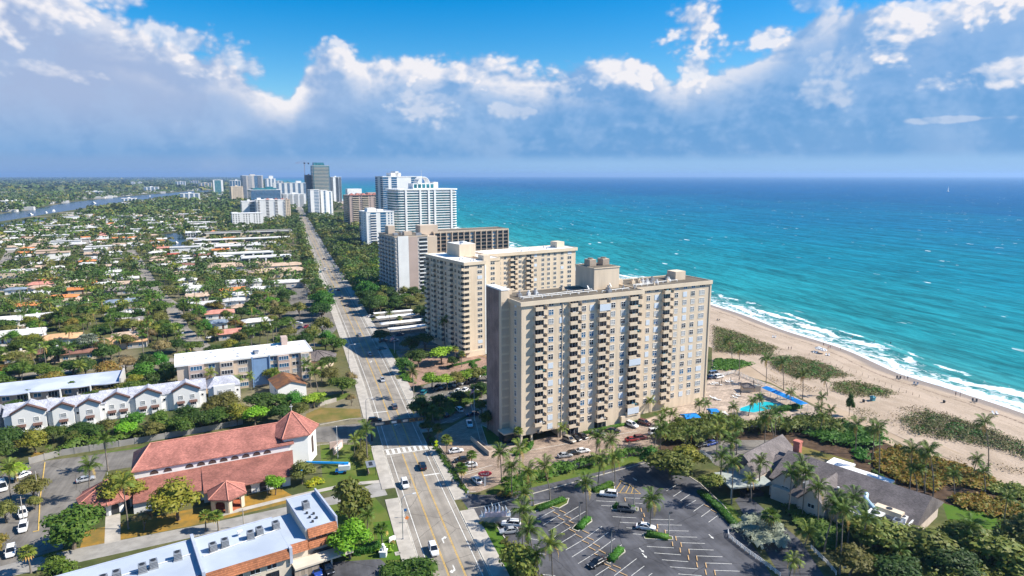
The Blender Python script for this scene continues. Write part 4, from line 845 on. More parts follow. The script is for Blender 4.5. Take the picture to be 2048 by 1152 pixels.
 pp.build('roof_pipe', M.metal_white, t)
 for k in range(26):
  x = RW.uniform(4, 84); y = RW.uniform(2.5, 15) + (4.5 if x > 49 else 0)
  if 33 < x < 47 and y > 7: continue
  s = RW.uniform(.3, .8); q = MB(); q.box(-s, s, -s, s, 0, .5 + s * .6).tube((0, 0, .5 + s * .6), (0, 0, .9 + s), s * .6, s * .6, 8); q.build('roof_vent', M[RW.choice(['metal', 'metal_white', 'cream_trim'])], t, (x, y, 43.8))
 for x, y in ((40, 7.6), (30, 7)):
  q = MB(); q.tube((0, 0, 0), (0, 0, 1.1), .08); q.tube((0, 0, 1.2), (.35, -.35, 1.5), .1, .75, 12); q.build('satellite_dish', M.metal_white, t, (x, y, 43.8))
 e = MB(); e.box(-4.6, -.1, 3.5, 8.1, 2.9, 3.3, 0).box(-4.3, -.4, 3.8, 7.8, 0, 2.9, 1); e.build('entrance_porch', [c, M.glass], t)
 keep_clear([T1F(a, b) for a, b in ((-8, -3), (84, -1), (84, 24), (-8, 24))])
 MB().box(-13, -.2, -2.2, -1.9, 0, 1.4).box(-13, -12.7, -1.9, 12, 0, 1.4).build('garden_wall', M.beige, t)
tower_front()
def tower_second():
 h = 44.5; t = thing('apartment_tower', 'cream apartment tower with white roof and staggered balconies, behind the brown brick end wall', 'apartment tower', (43.7, 287.2, 0), R(14.5)); c = M.beige; c = M.cream
 MB().box(0, 10.8, 0, 40, 0, h - .8).box(10.8, 24, 7, 38, 0, h - .8).box(24, 80, 19, 34, 0, h - .8).build('wall', c, t)
 MB().box(11.6, 15.2, 2.2, 7.5, 0, h + 2.4).build('stair_tower', M.cream_trim, t); MB().box(10.8, 11.5, -.1, 6.9, 0, h - 2).build('white_fin', M.white, t)
 rf = MB(); flat_roof(rf, 0, 10.8, 0, 40, h, .5, 1.2); flat_roof(rf, 15.3, 23.4, 7, 18, h, .3, 1.2); flat_roof(rf, 24, 80, 19, 34, h + .4, .8, 1.4); flat_roof(rf, 11.5, 23, 18.8, 38, h - .02, .1, 1.0); rf.build('roof', [M.cream_trim, M.white_roof], t)
 p = MB().box(8.5, 17.5, 20, 33, h, h + 6.2, 0, 1).build('penthouse', [M.cream, M.white_roof], t); MB().box(9.6, 12, 20, 22, h + 6.2, h + 6.6).box(13, 15, 24, 28, h + 6.2, h + 7).build('roof_unit', M.metal_white, p)
 MB().box(71, 76, 24, 30, h + .3, h + 3.6).build('stair_house', M.cream_trim, t)
 for k in range(14): MB().box(-.4, .4, -.4, .4, 0, .8).build('roof_vent', M.metal_white, t, (RW.uniform(1.5, 9), RW.uniform(2, 18), h) if k < 6 else (RW.uniform(26, 70), RW.uniform(21, 32), h + .4))
 for f in range(16):
  z = 2.6 + f * 2.56
  for w, W in ((8.6, 1.6), (5.2, 1.5), (18.5, 1.6), (26.5, 1.5), (33.5, 1.5)): window(t, 0, w, z + 1.4, W, 1.45, -math.pi / 2, glass=RW.choice(['glass', 'glass', 'curtain']), frame='cream_trim')
  for w, W in ((1.9, 3.4), (12.6, 3.6), (22.5, 3.6), (30.2, 3.2), (37.8, 3.6)):
   put('balcony', balcony_mesh(W, 1.35, 'cream_trim'), t, (0, w, z), -math.pi / 2); put('sliding_door', slider_mesh(W - .5, 2.1), t, (0, w, z + .05), -math.pi / 2)
  put('balcony', cached('cornerb', lambda: MB().box(-1.3, 2.6, -1.3, 0, -.18, .0).box(-1.3, 2.6, -1.3, -1.18, 0, 1.0).mesh('balcony', M.cream_trim)), t, (0, 0, z)); put('sliding_door', slider_mesh(2.2, 2.1), t, (1.3, 0, z + .05))
  (shutter if RW.random() < .12 else window)(t, 8.1, 0, z + 1.4, 2.3, 1.35)
  (shutter if RW.random() < .2 else window)(t, 19.4, 7, z + 1.4, 2.3, 1.35)
  if f > 3:
   for u, W in ((31, 1.5), (34.2, 1.4), (43.5, 1.7), (53.2, 1.5), (58.0, 1.6), (61.8, 1.6), (66.0, 1.7), (70.8, 1.7), (75.8, 2.4)): (shutter if RW.random() < .06 else window)(t, u, 19, z + 1.45, W, 1.4)
   for u in (39.0, 48.9): put('balcony', balcony_mesh(4.2, 1.4, 'cream', .4), t, (u, 19, z)); put('sliding_door', slider_mesh(3.2, 2.1), t, (u, 19, z + .05))
   put('balcony', balcony_mesh(2.4, 1.2, 'cream_trim'), t, (27.2, 19, z))
 keep_clear([Fr((43.7, 287.2), 14.5)(a, b) for a, b in ((-2, -2), (82, 16), (82, 36), (-2, 42))])
 MB().box(0.4, 10.4, -.4, -.02, 0, 2.6).box(10.8, 30, 0, 1, 0, .8).build('ground_floor', M.cream_trim, t)
tower_second()
# ------------------------------------------------------------------ the other towers: walls, glass, slabs, roofs, all as geometry
def face(parts, o, e, nrm, W, h, bays, fl, z0=3.0, wall_out=0.0):
 """fills one face with glass, slabs and parapets. bays: (share of the width, kind)"""
 gl, sl, fr = parts; ex, ey = e; nx, ny = nrm; tot = sum(b[0] for b in bays); u = 0.0; n = max(1, round((h - z0) / fl)); fh = (h - z0) / n
 def blk(mb, u0, u1, d0, d1, za, zb, m=0):
  q = [(o[0] + ex * a + nx * d, o[1] + ey * a + ny * d) for a, d in ((u0, d0), (u1, d0), (u1, d1), (u0, d1))]
  ar = sum(q[i - 1][0] * q[i][1] - q[i][0] * q[i - 1][1] for i in range(4))
  mb.prism(q if ar > 0 else q[::-1], za, zb, m)
 for sh, k in bays:
  w = W * sh / tot
  if k == 'g': blk(gl, u + .1, u + w - .1, -.05, .06, z0, h - .4)
  for f in range(n):
   z = z0 + f * fh
   if k == 'n': 
    m = max(1, round(w / 3.6)); 
    for i in range(m): c = u + w * (i + .5) / m; blk(gl, c - .75, c + .75, -.05, .06, z + .9, z + .9 + fh * .48); blk(fr, c - .9, c + .9, .0, .12, z + .72, z + .84)
   elif k == 'b': blk(gl, u + .2, u + w - .2, -.05, .05, z + .15, z + fh - .25); blk(sl, u, u + w, 0, 1.3, z - .12, z + .06); blk(sl, u, u + w, 1.18, 1.3, z + .06, z + 1.0)
   elif k == 'r': blk(gl, u + .2, u + w - .2, -.05, .05, z + .1, z + fh - .22); blk(sl, u - .1, u + w + .1, 0, 1.5, z - .16, z + .06); blk(fr, u, u + w, 1.40, 1.46, z + .06, z + .95)
   elif k == 's': blk(gl, u, u + w, -.05, .07, z + 1.0, z + fh - .2)
   elif k == 'd': blk(gl, u + .15, u + w - .15, -.05, .06, z + .2, z + fh - .35); 
   elif k == 'g': blk(sl, u, u + w, 0, .10, z - .1, z + .12)
   elif k == 'f': blk(sl, u, u + w, 0, 1.5, z - .5, z + .9); blk(gl, u + .1, u + w - .1, -.04, .06, z + .15, z + fh - .2)
  u += w
def bis(f, lo, hi):
 for _ in range(50): m = (lo + hi) / 2; lo, hi = (m, hi) if f(m) else (lo, m)
 return lo
def tower(label, pxl, pyb, pxr, pyt, depth, rot, south, west=None, wall='white', glass='glass', slab='white', frame='metal', roof='white_roof', fl=2.9, cat='tower', name='apartment_tower', top=None, h=None, over=.3, group=None, ground=None, east=None):
 o = G(pxl, pyb)
 if ground: lo, hi = -3000, 3000; o = (bis(lambda x: PX(x, ground[1], 20)[0] < pxl, lo, hi), ground[1])
 F = Fr(o, rot); W = F.usolve(pxr, 0, 20); h = h or ztop(o[0], o[1], pyt)
 t = thing(name, label, cat, (o[0], o[1], 0), R(rot), group)
 MB().box(0, W, 0, depth, 0, h - .6).build('wall', M[wall], t)
 rf = MB(); flat_roof(rf, 0, W, 0, depth, h, over, .7, .35); rf.build('roof', [M[slab], M[roof]], t)
 gl, sl, fr = MB(), MB(), MB()
 if south: face((gl, sl, fr), (0, 0), (1, 0), (0, -1), W, h - .8, south, fl)
 if west: face((gl, sl, fr), (0, 0), (0, 1), (-1, 0), depth, h - .8, west, fl)
 if east: face((gl, sl, fr), (W, 0), (0, 1), (1, 0), depth, h - .8, east, fl)
 for mb, nm, mm in ((gl, 'windows', glass), (sl, 'balconies', slab), (fr, 'window_trim', frame)):
  if mb.v: stuff(mb.build(nm, M[mm], t))
 q = MB()
 for a, b, c, d, e_ in (top or [(.42, .58, .35, .7, 3.2)]): MB().box(W * a, W * b, depth * c, depth * d, h - .1, h + e_).build('penthouse', M[wall], t)
 keep_clear([F(a, b) for a, b in ((-3, -3), (W + 3, -3), (W + 3, depth + 3), (-3, depth + 3))])
 return t, F, W, h
# the grey condominium: a road wing with blank panels, and a long wing towards the sea with dark window openings
def tower_grey():
 o = (37.5, 452); F = Fr(o, 10); h = 41.5; t = thing('apartment_tower', 'grey beige condominium with tall blank end panels and one dark window strip', 'apartment tower', (*o, 0), R(10))
 x = {p: F.usolve(p, 0, 20) for p in (784, 797, 818, 836, 839, 856)}; xe = F.usolve(1013, 26, 38); xs = F.usolve(868, 24, 38)
 MB().box(0, x[856], 0, 36, 0, h).build('wall', M.grey_wall, t); MB().box(xs, xe, 24, 42, 0, h).box(x[856] - 3, xs, 18, 34, 0, h - 2).build('sea_wing_wall', M.beige, t)
 MB().box(x[797], x[818], -.5, -.02, 0, h + .8).build('blank_panel', M.white, t); MB().box(x[818] + .1, x[836], -.45, -.02, 0, h - .2).build('blank_panel', M.pinkish, t)['label'] = 'pinkish blank panel'
 gl = MB(); 
 for f in range(14):
  z = 2.2 + f * 2.78
  put('window', cached('gs', lambda: MB().box(0, x[856] - x[839] - .6, -.12, .02, 0, 1.75).mesh('window', M.glass)), t, (x[839] + .3, 0, z)); 
  put('spandrel', cached('gs2', lambda: MB().box(0, x[856] - x[839] - .2, -.4, .02, 0, .8).mesh('spandrel', M.white)), t, (x[839] + .1, 0, z - .92))
  put('louver', cached('gs3', lambda: (lambda q: [q.box(0, x[797] - x[784] - .8, -.2, .02, k * .3, k * .3 + .16) for k in range(6)] and q)(MB()).mesh('louver', M.grey_wall)), t, (.3, 0, z))
  for w in (5, 12, 19, 26, 32): put('balcony', balcony_mesh(4.6, 1.5, 'grey_wall'), t, (0, w, z), -math.pi / 2); put('sliding_door', slider_mesh(3.8, 2.1), t, (0, w, z + .05), -math.pi / 2)
 n = 13
 for f in range(14):
  z = 2.2 + f * 2.78
  if f < 6: continue
  for k in range(n):
   u = xs + (xe - xs) * (k + .5) / n
   if k % 4 == 2: window(t, u, 24, z + 1.2, (xe - xs) / n * .5, 1.5, 0, 1, 0, 'beige', 'glass_blue')
   else: put('window', cached('gw', lambda: MB().box(-(xe - xs) / n * .43, (xe - xs) / n * .43, -.06, .02, 0, 1.9).box(-(xe - xs) / n * .43, (xe - xs) / n * .43, -1.2, -.08, -.2, 0, 1).box(-(xe - xs) / n * .43, (xe - xs) / n * .43, -1.2, -1.14, 0, .8, 2).mesh('window', [M.glass, M.pinkish, M.metal_dark])), t, (u, 24, z + .2))
 for k in range(n + 1): u = xs + (xe - xs) * k / n; MB().box(u - .3, u + .3, 22.7, 24, 0, h).build('pilaster', M.beige, t)
 rf = MB(); flat_roof(rf, 0, x[856], 0, 36, h + .5, .3, .6); flat_roof(rf, xs, xe, 24, 42, h + .6, .6, 1.0); rf.build('roof', [M.beige, M.gravel_roof], t)
 [MB().box(*a).build('penthouse', M.beige, t) for a in ((xs - 10, xs + 4, 26, 36, h - 2, h + 5.5), (4, 9, 26, 33, h, h + 6), (x[818], x[836] - 1, 8, 12, h, h + 3))]
 MB().box(x[836], x[836] + 4, 2, 4, h + .5, h + 2.4).box(3, 6, 10, 14, h + .5, h + 2).box(10, 13, 16, 20, h + .5, h + 2.2).build('roof_unit', M.metal, t)
 keep_clear([F(a, b) for a, b in ((-4, -3), (xe + 2, 20), (xe + 2, 44), (-4, 44))])
tower_grey()
def far_towers():
 # white tower with a blue western face
 tower('white apartment tower with deep blue western face, left of the big domed tower', 735, 497, 789, 424, 30, 10, [(2, 'w'), (3, 'b'), (2, 'w'), (3, 'd'), (.6, 'w'), (3, 'n'), (.5, 'w')], [(2, 'w'), (2, 'n'), (2, 'w'), (2, 'n'), (1, 'w'), (3, 'g')], glass='glass_blue', top=[(.1, .4, .2, .6, 4), (.5, .7, .3, .7, 2)])
 # the big white tower with rounded corners and a dome
 o = (150, 800); F = Fr(o, 12); W = 64; h = 66; t = thing('apartment_tower', 'big white seafront tower with rounded glass corners and an open arched dome on its roof', 'apartment tower', (*o, 0), R(12))
 W = F.usolve(914, 0, 40); xl = F.usolve(786, 0, 40)
 poly = []
 for cx, cy, a0 in ((W - 6, 6, -90), (W - 6, 28, 0), (xl + 6, 28, 90), (xl + 6, 6, 180)):
  for k in range(5): a = R(a0 + k * 22.5); poly.append((cx + 6 * math.cos(a), cy + 6 * math.sin(a)))
 MB().prism(poly, 0, h).build('wall', M.white, t); n = 21
 def offs(d): cx = sum(p[0] for p in poly) / 20; cy = sum(p[1] for p in poly) / 20; return [(cx + (p[0] - cx) * (1 + d / 28), cy + (p[1] - cy) * (1 + d / 16)) for p in poly]
 sl = MB(); gl = MB(); 
 for f in range(n):
  z = 3 + f * 3.0; sl.prism(offs(.9), z - .2, z + .9)
  if f < n - 1: gl.prism(offs(.12), z + .95, z + 2.75)
 stuff(sl.build('balconies', M.white, t)); stuff(gl.build('windows', M.glass_teal, t))
 pil = MB()
 for u in (xl + 12, xl + (W - xl) * .38, xl + (W - xl) * .52, xl + (W - xl) * .62, W - 8): pil.box(u - 1.2, u + 1.2, -1.6, 1, 0, h)
 pil.build('pier', M.white, t)
 rf = MB(); rf.prism(offs(1.6), h, h + 1.4); rf.build('roof', M.white, t)
 cx = xl + (W - xl) * .48; MB().box(cx - 14, cx + 14, 6, 22, h + 1.4, h + 8).box(cx + 14, cx + 20, 8, 20, h + 1.4, h + 9.5).build('penthouse', M.white, t)
 w = MB(); [w.box(cx + a, cx + a + 4, 5.9, 6.1, h + 2.2, h + 7) for a in (-13, -7.5, -2, 3.5, 9)]; stuff(w.build('penthouse_windows', M.glass_teal, t))
 d = MB(); 
 for k in range(7):
  yy = 6 + k * 2.2; pts = [(cx + 7.5 * math.cos(R(a)), yy, h + 8 + 7.5 * math.sin(R(a))) for a in range(0, 181, 20)]; d.path(pts, [.55] * len(pts), 5)
 d.tube((cx, 13, h + 15), (cx, 13, h + 24), .25, .1); d.build('dome', M.white, t)
 keep_clear([F(a, b) for a, b in ((xl - 5, -5), (W + 5, -5), (W + 5, 40), (xl - 5, 40))])
 tower('white tower with dark vertical window strips, behind the domed tower', 768, 445, 846, 353, 30, 12, [(2, 'd'), (1, 'w'), (2, 'd'), (2, 'w'), (3, 'w'), (2, 'd'), (2, 'w')], [(1, 'd'), (1, 'w'), (1, 'd')], glass='glass_blue', top=[(.25, .5, .2, .8, 5), (.55, .95, .3, .8, -3.0), (.36, .44, .2, .8, 7)], ground=(135, 905))
 # pink tower with a red roof and, behind it, a white sail-like roof
 t, F, W, h = tower('pink apartment tower with red tiled roof edge, in front of white sail roofs', 701, 452, 769, 391, 40, 10, [(1, 'w'), (2, 'b'), (1, 'n'), (2, 'b'), (1, 'n'), (1, 'w'), (2, 'b'), (1, 'n')], [(1, 'n'), (2, 'b'), (1, 'n')], wall='pinkish', glass='glass', slab='cream_trim', roof='tile_red', fl=3.2, top=[(.3, .5, .3, .7, 3), (.6, .9, .3, .7, 4)])
 rr = MB()
 for k in range(6): u = W * (k + .5) / 6; rr.add([(u - 5, -1.2, h + .4), (u + 5, -1.2, h + .4), (u + 5, 9, h + .4), (u - 5, 9, h + .4), (u, 4, h + 4)], [(0, 1, 4), (1, 2, 4), (2, 3, 4), (3, 0, 4)])
 rr.build('tiled_roof', M.tile_red, t)
 o = G(698, 418); s = thing('sail_roof', 'white sail shaped roof shells rising behind the pink tower', 'roof structure', (*o, 0), R(10)); MB().box(-2, 34, 0, 20, 0, 50).build('base', M.white, s); zz = ztop(o[0], o[1], 379)
 for k in range(4):
  mb = MB(); pts = []; x0 = k * 8
  for i in range(9): a = R(10 + 80 * i / 8); pts.append((x0 - 4 + 22 * (1 - math.cos(a)) * .55, zz - 26 + 26 * math.sin(a) * (1 - .1 * k)))
  for (xa, za), (xb, zb) in zip(pts[:-1], pts[1:]): mb.add([(xa, 0, za), (xb, 0, zb), (xb + 1.5, 14, zb - 4), (xa + 1.5, 14, za - 4)], [(0, 1, 2, 3)]); mb.add([(xa, -.5, za - 1.0), (xb, -.5, zb - 1.0), (xb, 0, zb), (xa, 0, za)], [(0, 1, 2, 3)])
  mb.build('shell', M.white, s)
 # white zigzag tower
 for i, (a, b, tp, lb) in enumerate([(622, 640, 380, 'left'), (643, 656, 381, 'middle'), (655, 666, 383, 'right')]):
  t, F, W, h = tower('white slab with curved top, %s one of three before the tall glass tower' % lb, a, 428, b, tp, 26, 12, [(2, 'w'), (1.4, 'd'), (1.5, 'w')] if i else [(1.5, 'w'), (2, 's'), (.3, 'w')], [(1, 'w'), (2, 's'), (1, 'w'), (2, 's')], glass='glass_blue', ground=(16 + i * 26 if i < 2 else 52, 1410 + i * 14), top=[(0, 1, 0, .5, .6)])
 t, F, W, h = tower('tall green glass tower with pale floor bands, highest on the skyline', 628, 402, 661, 331, 34, 10, [(.5, 'r'), (8, 'f'), (.5, 'r')], [(1, 'f')], wall='glass_teal', glass='glass_teal', slab='cream_trim', frame='glass_teal', fl=4.6, ground=(66, 2330), top=[(.1, .7, .2, .8, 10), (.6, .75, .3, .6, 6)])
 tower('slim white tower with grey glass strip, right of the green glass tower', 664, 408, 684, 354, 26, 10, [(1.2, 'r'), (1.6, 'w'), (2, 'g'), (.3, 'w'), (1.6, 'r')], [(1, 'r'), (1, 'w')], ground=(104, 2080), fl=3.2)
 t, F, W, h = tower('unfinished dark concrete tower under the crane, left of the green glass tower', 614, 402, 628, 350, 28, 10, [(1, 'r'), (1, 'r')], [(1, 'r'), (1, 'r')], wall='rust', glass='metal_dark', slab='pinkish', frame='metal_dark', ground=(30, 2350), fl=3.6)
 cr = thing('tower_crane', 'red and dark tower crane standing over the unfinished tower', 'crane', (29, 2345, 0)); zt = ztop(29, 2345, 326); m = MB()
 for k in range(40):
  z0, z1 = zt * k / 40, zt * (k + 1) / 40
  for a, b in (((-1, -1), (1, 1)), ((1, -1), (-1, 1))): m.tube((a[0], a[1], z0), (b[0], b[1], z1), .18, None, 4)
 for x, y in ((-1, -1), (1, -1), (1, 1), (-1, 1)): m.tube((x, y, 0), (x, y, zt), .22, None, 4)
 m.build('mast', M.rust, cr); j = MB(); j.tube((-28, 0, zt), (16, 0, zt), .5, None, 4); j.tube((-28, 0, zt + .4), (0, 0, zt + 8), .2, None, 4); j.tube((16, 0, zt + .4), (0, 0, zt + 8), .2, None, 4); j.tube((0, 0, zt), (0, 0, zt + 8), .4, None, 4); j.build('jib', M.tile_red, cr); MB().box(11, 16, -1.5, 1.5, zt - 4, zt + 1).box(-2, 3, -1.5, 1.5, zt - 3, zt + 1.5).build('counterweight', M.metal_dark, cr)
 # further towers and blocks, from right to left
 tower('long white slab block with grey strips, left of the unfinished tower', 548, 402, 613, 366, 24, 6, [(1, 'w'), (1, 'd')] * 6, [(1, 'w'), (1, 'd')], glass='glass_blue', top=[(.7, .86, .2, .8, 6)], ground=(-75, 2150))
 tower('white terraced block with stepped front, below the long white slab block', 566, 414, 612, 388, 24, 8, [(1, 'b'), (.5, 'w')] * 4, [(1, 'b')], ground=(-40, 1850), glass='curtain')
 tower('pale grid front tower with deep balcony frames, tallest left of the road', 488, 402, 528, 351, 34, 14, [(1, 'r'), (.5, 'w'), (1, 'b'), (.6, 'w'), (1, 'g'), (1, 'r'), (.4, 'w')], [(1, 'r'), (1, 'g')], wall='grey_wall', glass='glass_blue', slab='white', top=[(.4, .65, .3, .7, 4)])
 tower('hazy white tower with set back top, right of the grid front tower', 531, 384, 552, 357, 30, 10, [(1, 'd'), (1, 'w')] * 3, [(1, 'd')], glass='glass_blue', ground=(-180, 3600), top=[(.4, .8, .2, .8, 14)])
 tower('hazy grey tower with dark top, behind the long white slab block', 552, 378, 566, 362, 30, 10, [(1, 'd'), (1, 'w')] * 2, [(1, 'd')], wall='grey_wall', glass='glass_blue', ground=(-130, 3700))
 tower('dark blue glass office block with vertical fins, between tan and grid front towers', 461, 396, 488, 361, 30, 8, [(1, 'g'), (.2, 'w')] * 5, [(1, 'g')], glass='glass_blue', ground=(-290, 2800))
 tower('tan apartment tower with dark side wall and gridded front', 464, 405, 487, 373, 30, 14, [(.5, 'w'), (3, 'n'), (.3, 'w')], [(1, 'g'), (1, 'w')], wall='cream', glass='glass', slab='cream_trim', fl=2.9)
 tower('white and pale green glass tower, left of the tan tower', 428, 390, 447, 360, 30, 14, [(.4, 'w'), (2, 'g'), (.6, 'w')], [(1, 'g')], glass='glass_teal', wall='white', top=[(.1, .9, .1, .9, .8)])
 tower('low teal glass building with white roof slabs, behind the stepped condominium', 503, 404, 562, 380, 60, 10, [(1, 'g')], [(1, 'g')], wall='glass_teal', glass='glass_blue', ground=(-105, 1700), top=[(.1, .9, .2, .9, 4), (.55, .8, .3, .7, 7)], name='office_block', cat='building')
 t, F, W, h = tower('broad white condominium with stepped facade and small red roofs, left of the road', 515, 441, 571, 400, 24, 8, [(.5, 'w'), (.6, 'b'), (2, 'w'), (1, 's'), (2, 'w'), (1, 'b'), (2, 'w'), (.5, 'b')], [(1, 'b'), (1, 'w')], glass='glass', top=[(.05, .18, .3, .7, 3.5), (.3, .6, .3, .6, 2)])
 rr = MB(); [rr.add([(u - 4, 2, h + .4), (u + 4, 2, h + .4), (u + 4, 9, h + .4), (u - 4, 9, h + .4), (u, 5.5, h + 3)], [(0, 1, 4), (1, 2, 4), (2, 3, 4), (3, 0, 4)]) for u in (W * .4, W * .7, W * .92)]; rr.build('tiled_roof', M.tile_red, t)
 tower('white left wing of a stepped condominium with small balconies', 484, 441, 514, 403, 24, 8, [(2, 'w'), (1.4, 'b'), (.5, 'w')], [(1, 'b'), (1, 'w')], ground=(-116, 1340))
 tower('narrow orange trimmed condominium wing beside the road trees', 572, 436, 581, 399, 22, 8, [(.3, 'w'), (1, 'n'), (.2, 'w')], None, wall='cream', glass='metal_dark', slab='cream_trim', roof='tile_red', ground=(-42, 1365))
 tower('low white apartment block with arched openings, in front of the broad condominium', 464, 447, 526, 427, 16, 10, [(1, 'n'), (.3, 'w')] * 3, [(1, 'n')], glass='glass', ground=(-118, 1160), name='apartment_block', cat='apartment building', top=[(.0, .2, .1, .9, 1.5)])
 for i, (a, b, g, h_, lb, wl) in enumerate([(361, 400, 404, 387, 'white hazy apartment block beside the waterway bend', 'white'), (288, 318, 384, 374, 'far white slab standing left of the hazy block pair', 'white'), (380, 398, 372, 362, 'far pale grey tower with broad top, left of the white glass tower', 'grey_wall'), (352, 372, 376, 363, 'far white twin tower beyond the waterway bend', 'white'), (398, 425, 380, 366, 'far cream apartment block left of the green and white glass tower', 'cream_trim'),
           (243, 272, 406, 397, 'low blue and white marina building beside the waterway', 'white'), (172, 208, 390, 383, 'far long white roofed school building in trees', 'white'), (20, 60, 382, 374, 'far tan roofed warehouse among trees', 'cream'), (110, 142, 368, 364, 'far white roofed warehouse near the horizon', 'white'), (0, 22, 411, 402, 'white box building by the waterway, at the edge of the trees', 'white'), (16, 42, 408, 402, 'low white office block beside the waterway', 'white'),
           (262, 270, 374, 364, 'far narrow white tower, left of a pair', 'white'), (276, 284, 374, 364, 'far narrow white tower, right of a pair', 'white'), (205, 235, 362, 359, 'far long tan building near the horizon', 'cream')]):
  tower(lb, a, g, b, h_, 24, 8, [(1, 'd'), (.5, 'w')] * 4, [(1, 'd')], wall=wl, glass='glass_blue', name='apartment_block', cat='building')
far_towers()
# ------------------------------------------------------------------ church
def gable(mb, x0, x1, y0, y1, z0, zr, hip0=0.0, hip1=0.0, ov=.5, m=0, th=.18):   # ridge along x
 ym = (y0 + y1) / 2; a, b, c, d = x0 - ov, x1 + ov, y0 - ov, y1 + ov
 v = [(a, c, z0), (b, c, z0), (b, d, z0), (a, d, z0), (a + hip0, ym, zr), (b - hip1, ym, zr)]
 mb.add(v + [(p[0], p[1], p[2] - th) for p in v[:4]], [(0, 1, 5, 4), (2, 3, 4, 5), (3, 0, 4), (1, 2, 5), (6, 9, 8, 7), (0, 6, 7, 1), (1, 7, 8, 2), (2, 8, 9, 3), (3, 9, 6, 0)], m); return mb
def cone_roof(mb, cx, cy, r, z0, z1, n=6, a0=0.0, m=0):
 v = [(cx + r * math.cos(a0 + 2 * math.pi * i / n), cy + r * math.sin(a0 + 2 * math.pi * i / n), z0) for i in range(n)]
 mb.add(v + [(cx, cy, z1)] + [(p[0], p[1], z0 - .3) for p in v], [(i, (i + 1) % n, n) for i in range(n)] + [(n + 1 + i, n + 1 + (i + 1) % n, (i + 1) % n, i) for i in range(n)] + [tuple(range(2 * n, n, -1))], m)
 for i in range(n): mb.tube((v[i][0], v[i][1], z0 + .06), (cx, cy, z1 + .06), .16, .16, 5, min(1, m + 1))
 return mb
def ngon(cx, cy, r, n, a0=0.0): return [(cx + r * math.cos(a0 + 2 * math.pi * i / n), cy + r * math.sin(a0 + 2 * math.pi * i / n)) for i in range(n)]
def arch_mesh(W, H, mk, key='arch'):
 def f():
  mb = MB(); pts = [(-W / 2, 0), (W / 2, 0)] + [(W / 2 * math.cos(R(a)), H - W / 2 + W / 2 * math.sin(R(a))) for a in range(0, 181, 20)]
  n = len(pts); mb.add([(x, -.06, z) for x, z in pts] + [(x, .02, z) for x, z in pts], [tuple(range(n))] + [(i, n + i, n + (i + 1) % n, (i + 1) % n) for i in range(n)])
  return mb.mesh(key, M[mk])
 return cached((key, W, H, mk), f)
M.stained = mat('brown_window_tracery', (.09, .06, .05), .5, 3.0, .4, .4); M.red_floor = mat('red_tile_floor', (.40, .12, .06), .2, 1.0, .8, .2); M.ridge_tile = mat('ridge_tiles', (.55, .24, .18), .15, 1.5, .8, .2)
M.old_tile = tile_mat('weathered_red_tiles', (.37, .15, .115), .5, bump=1.0)
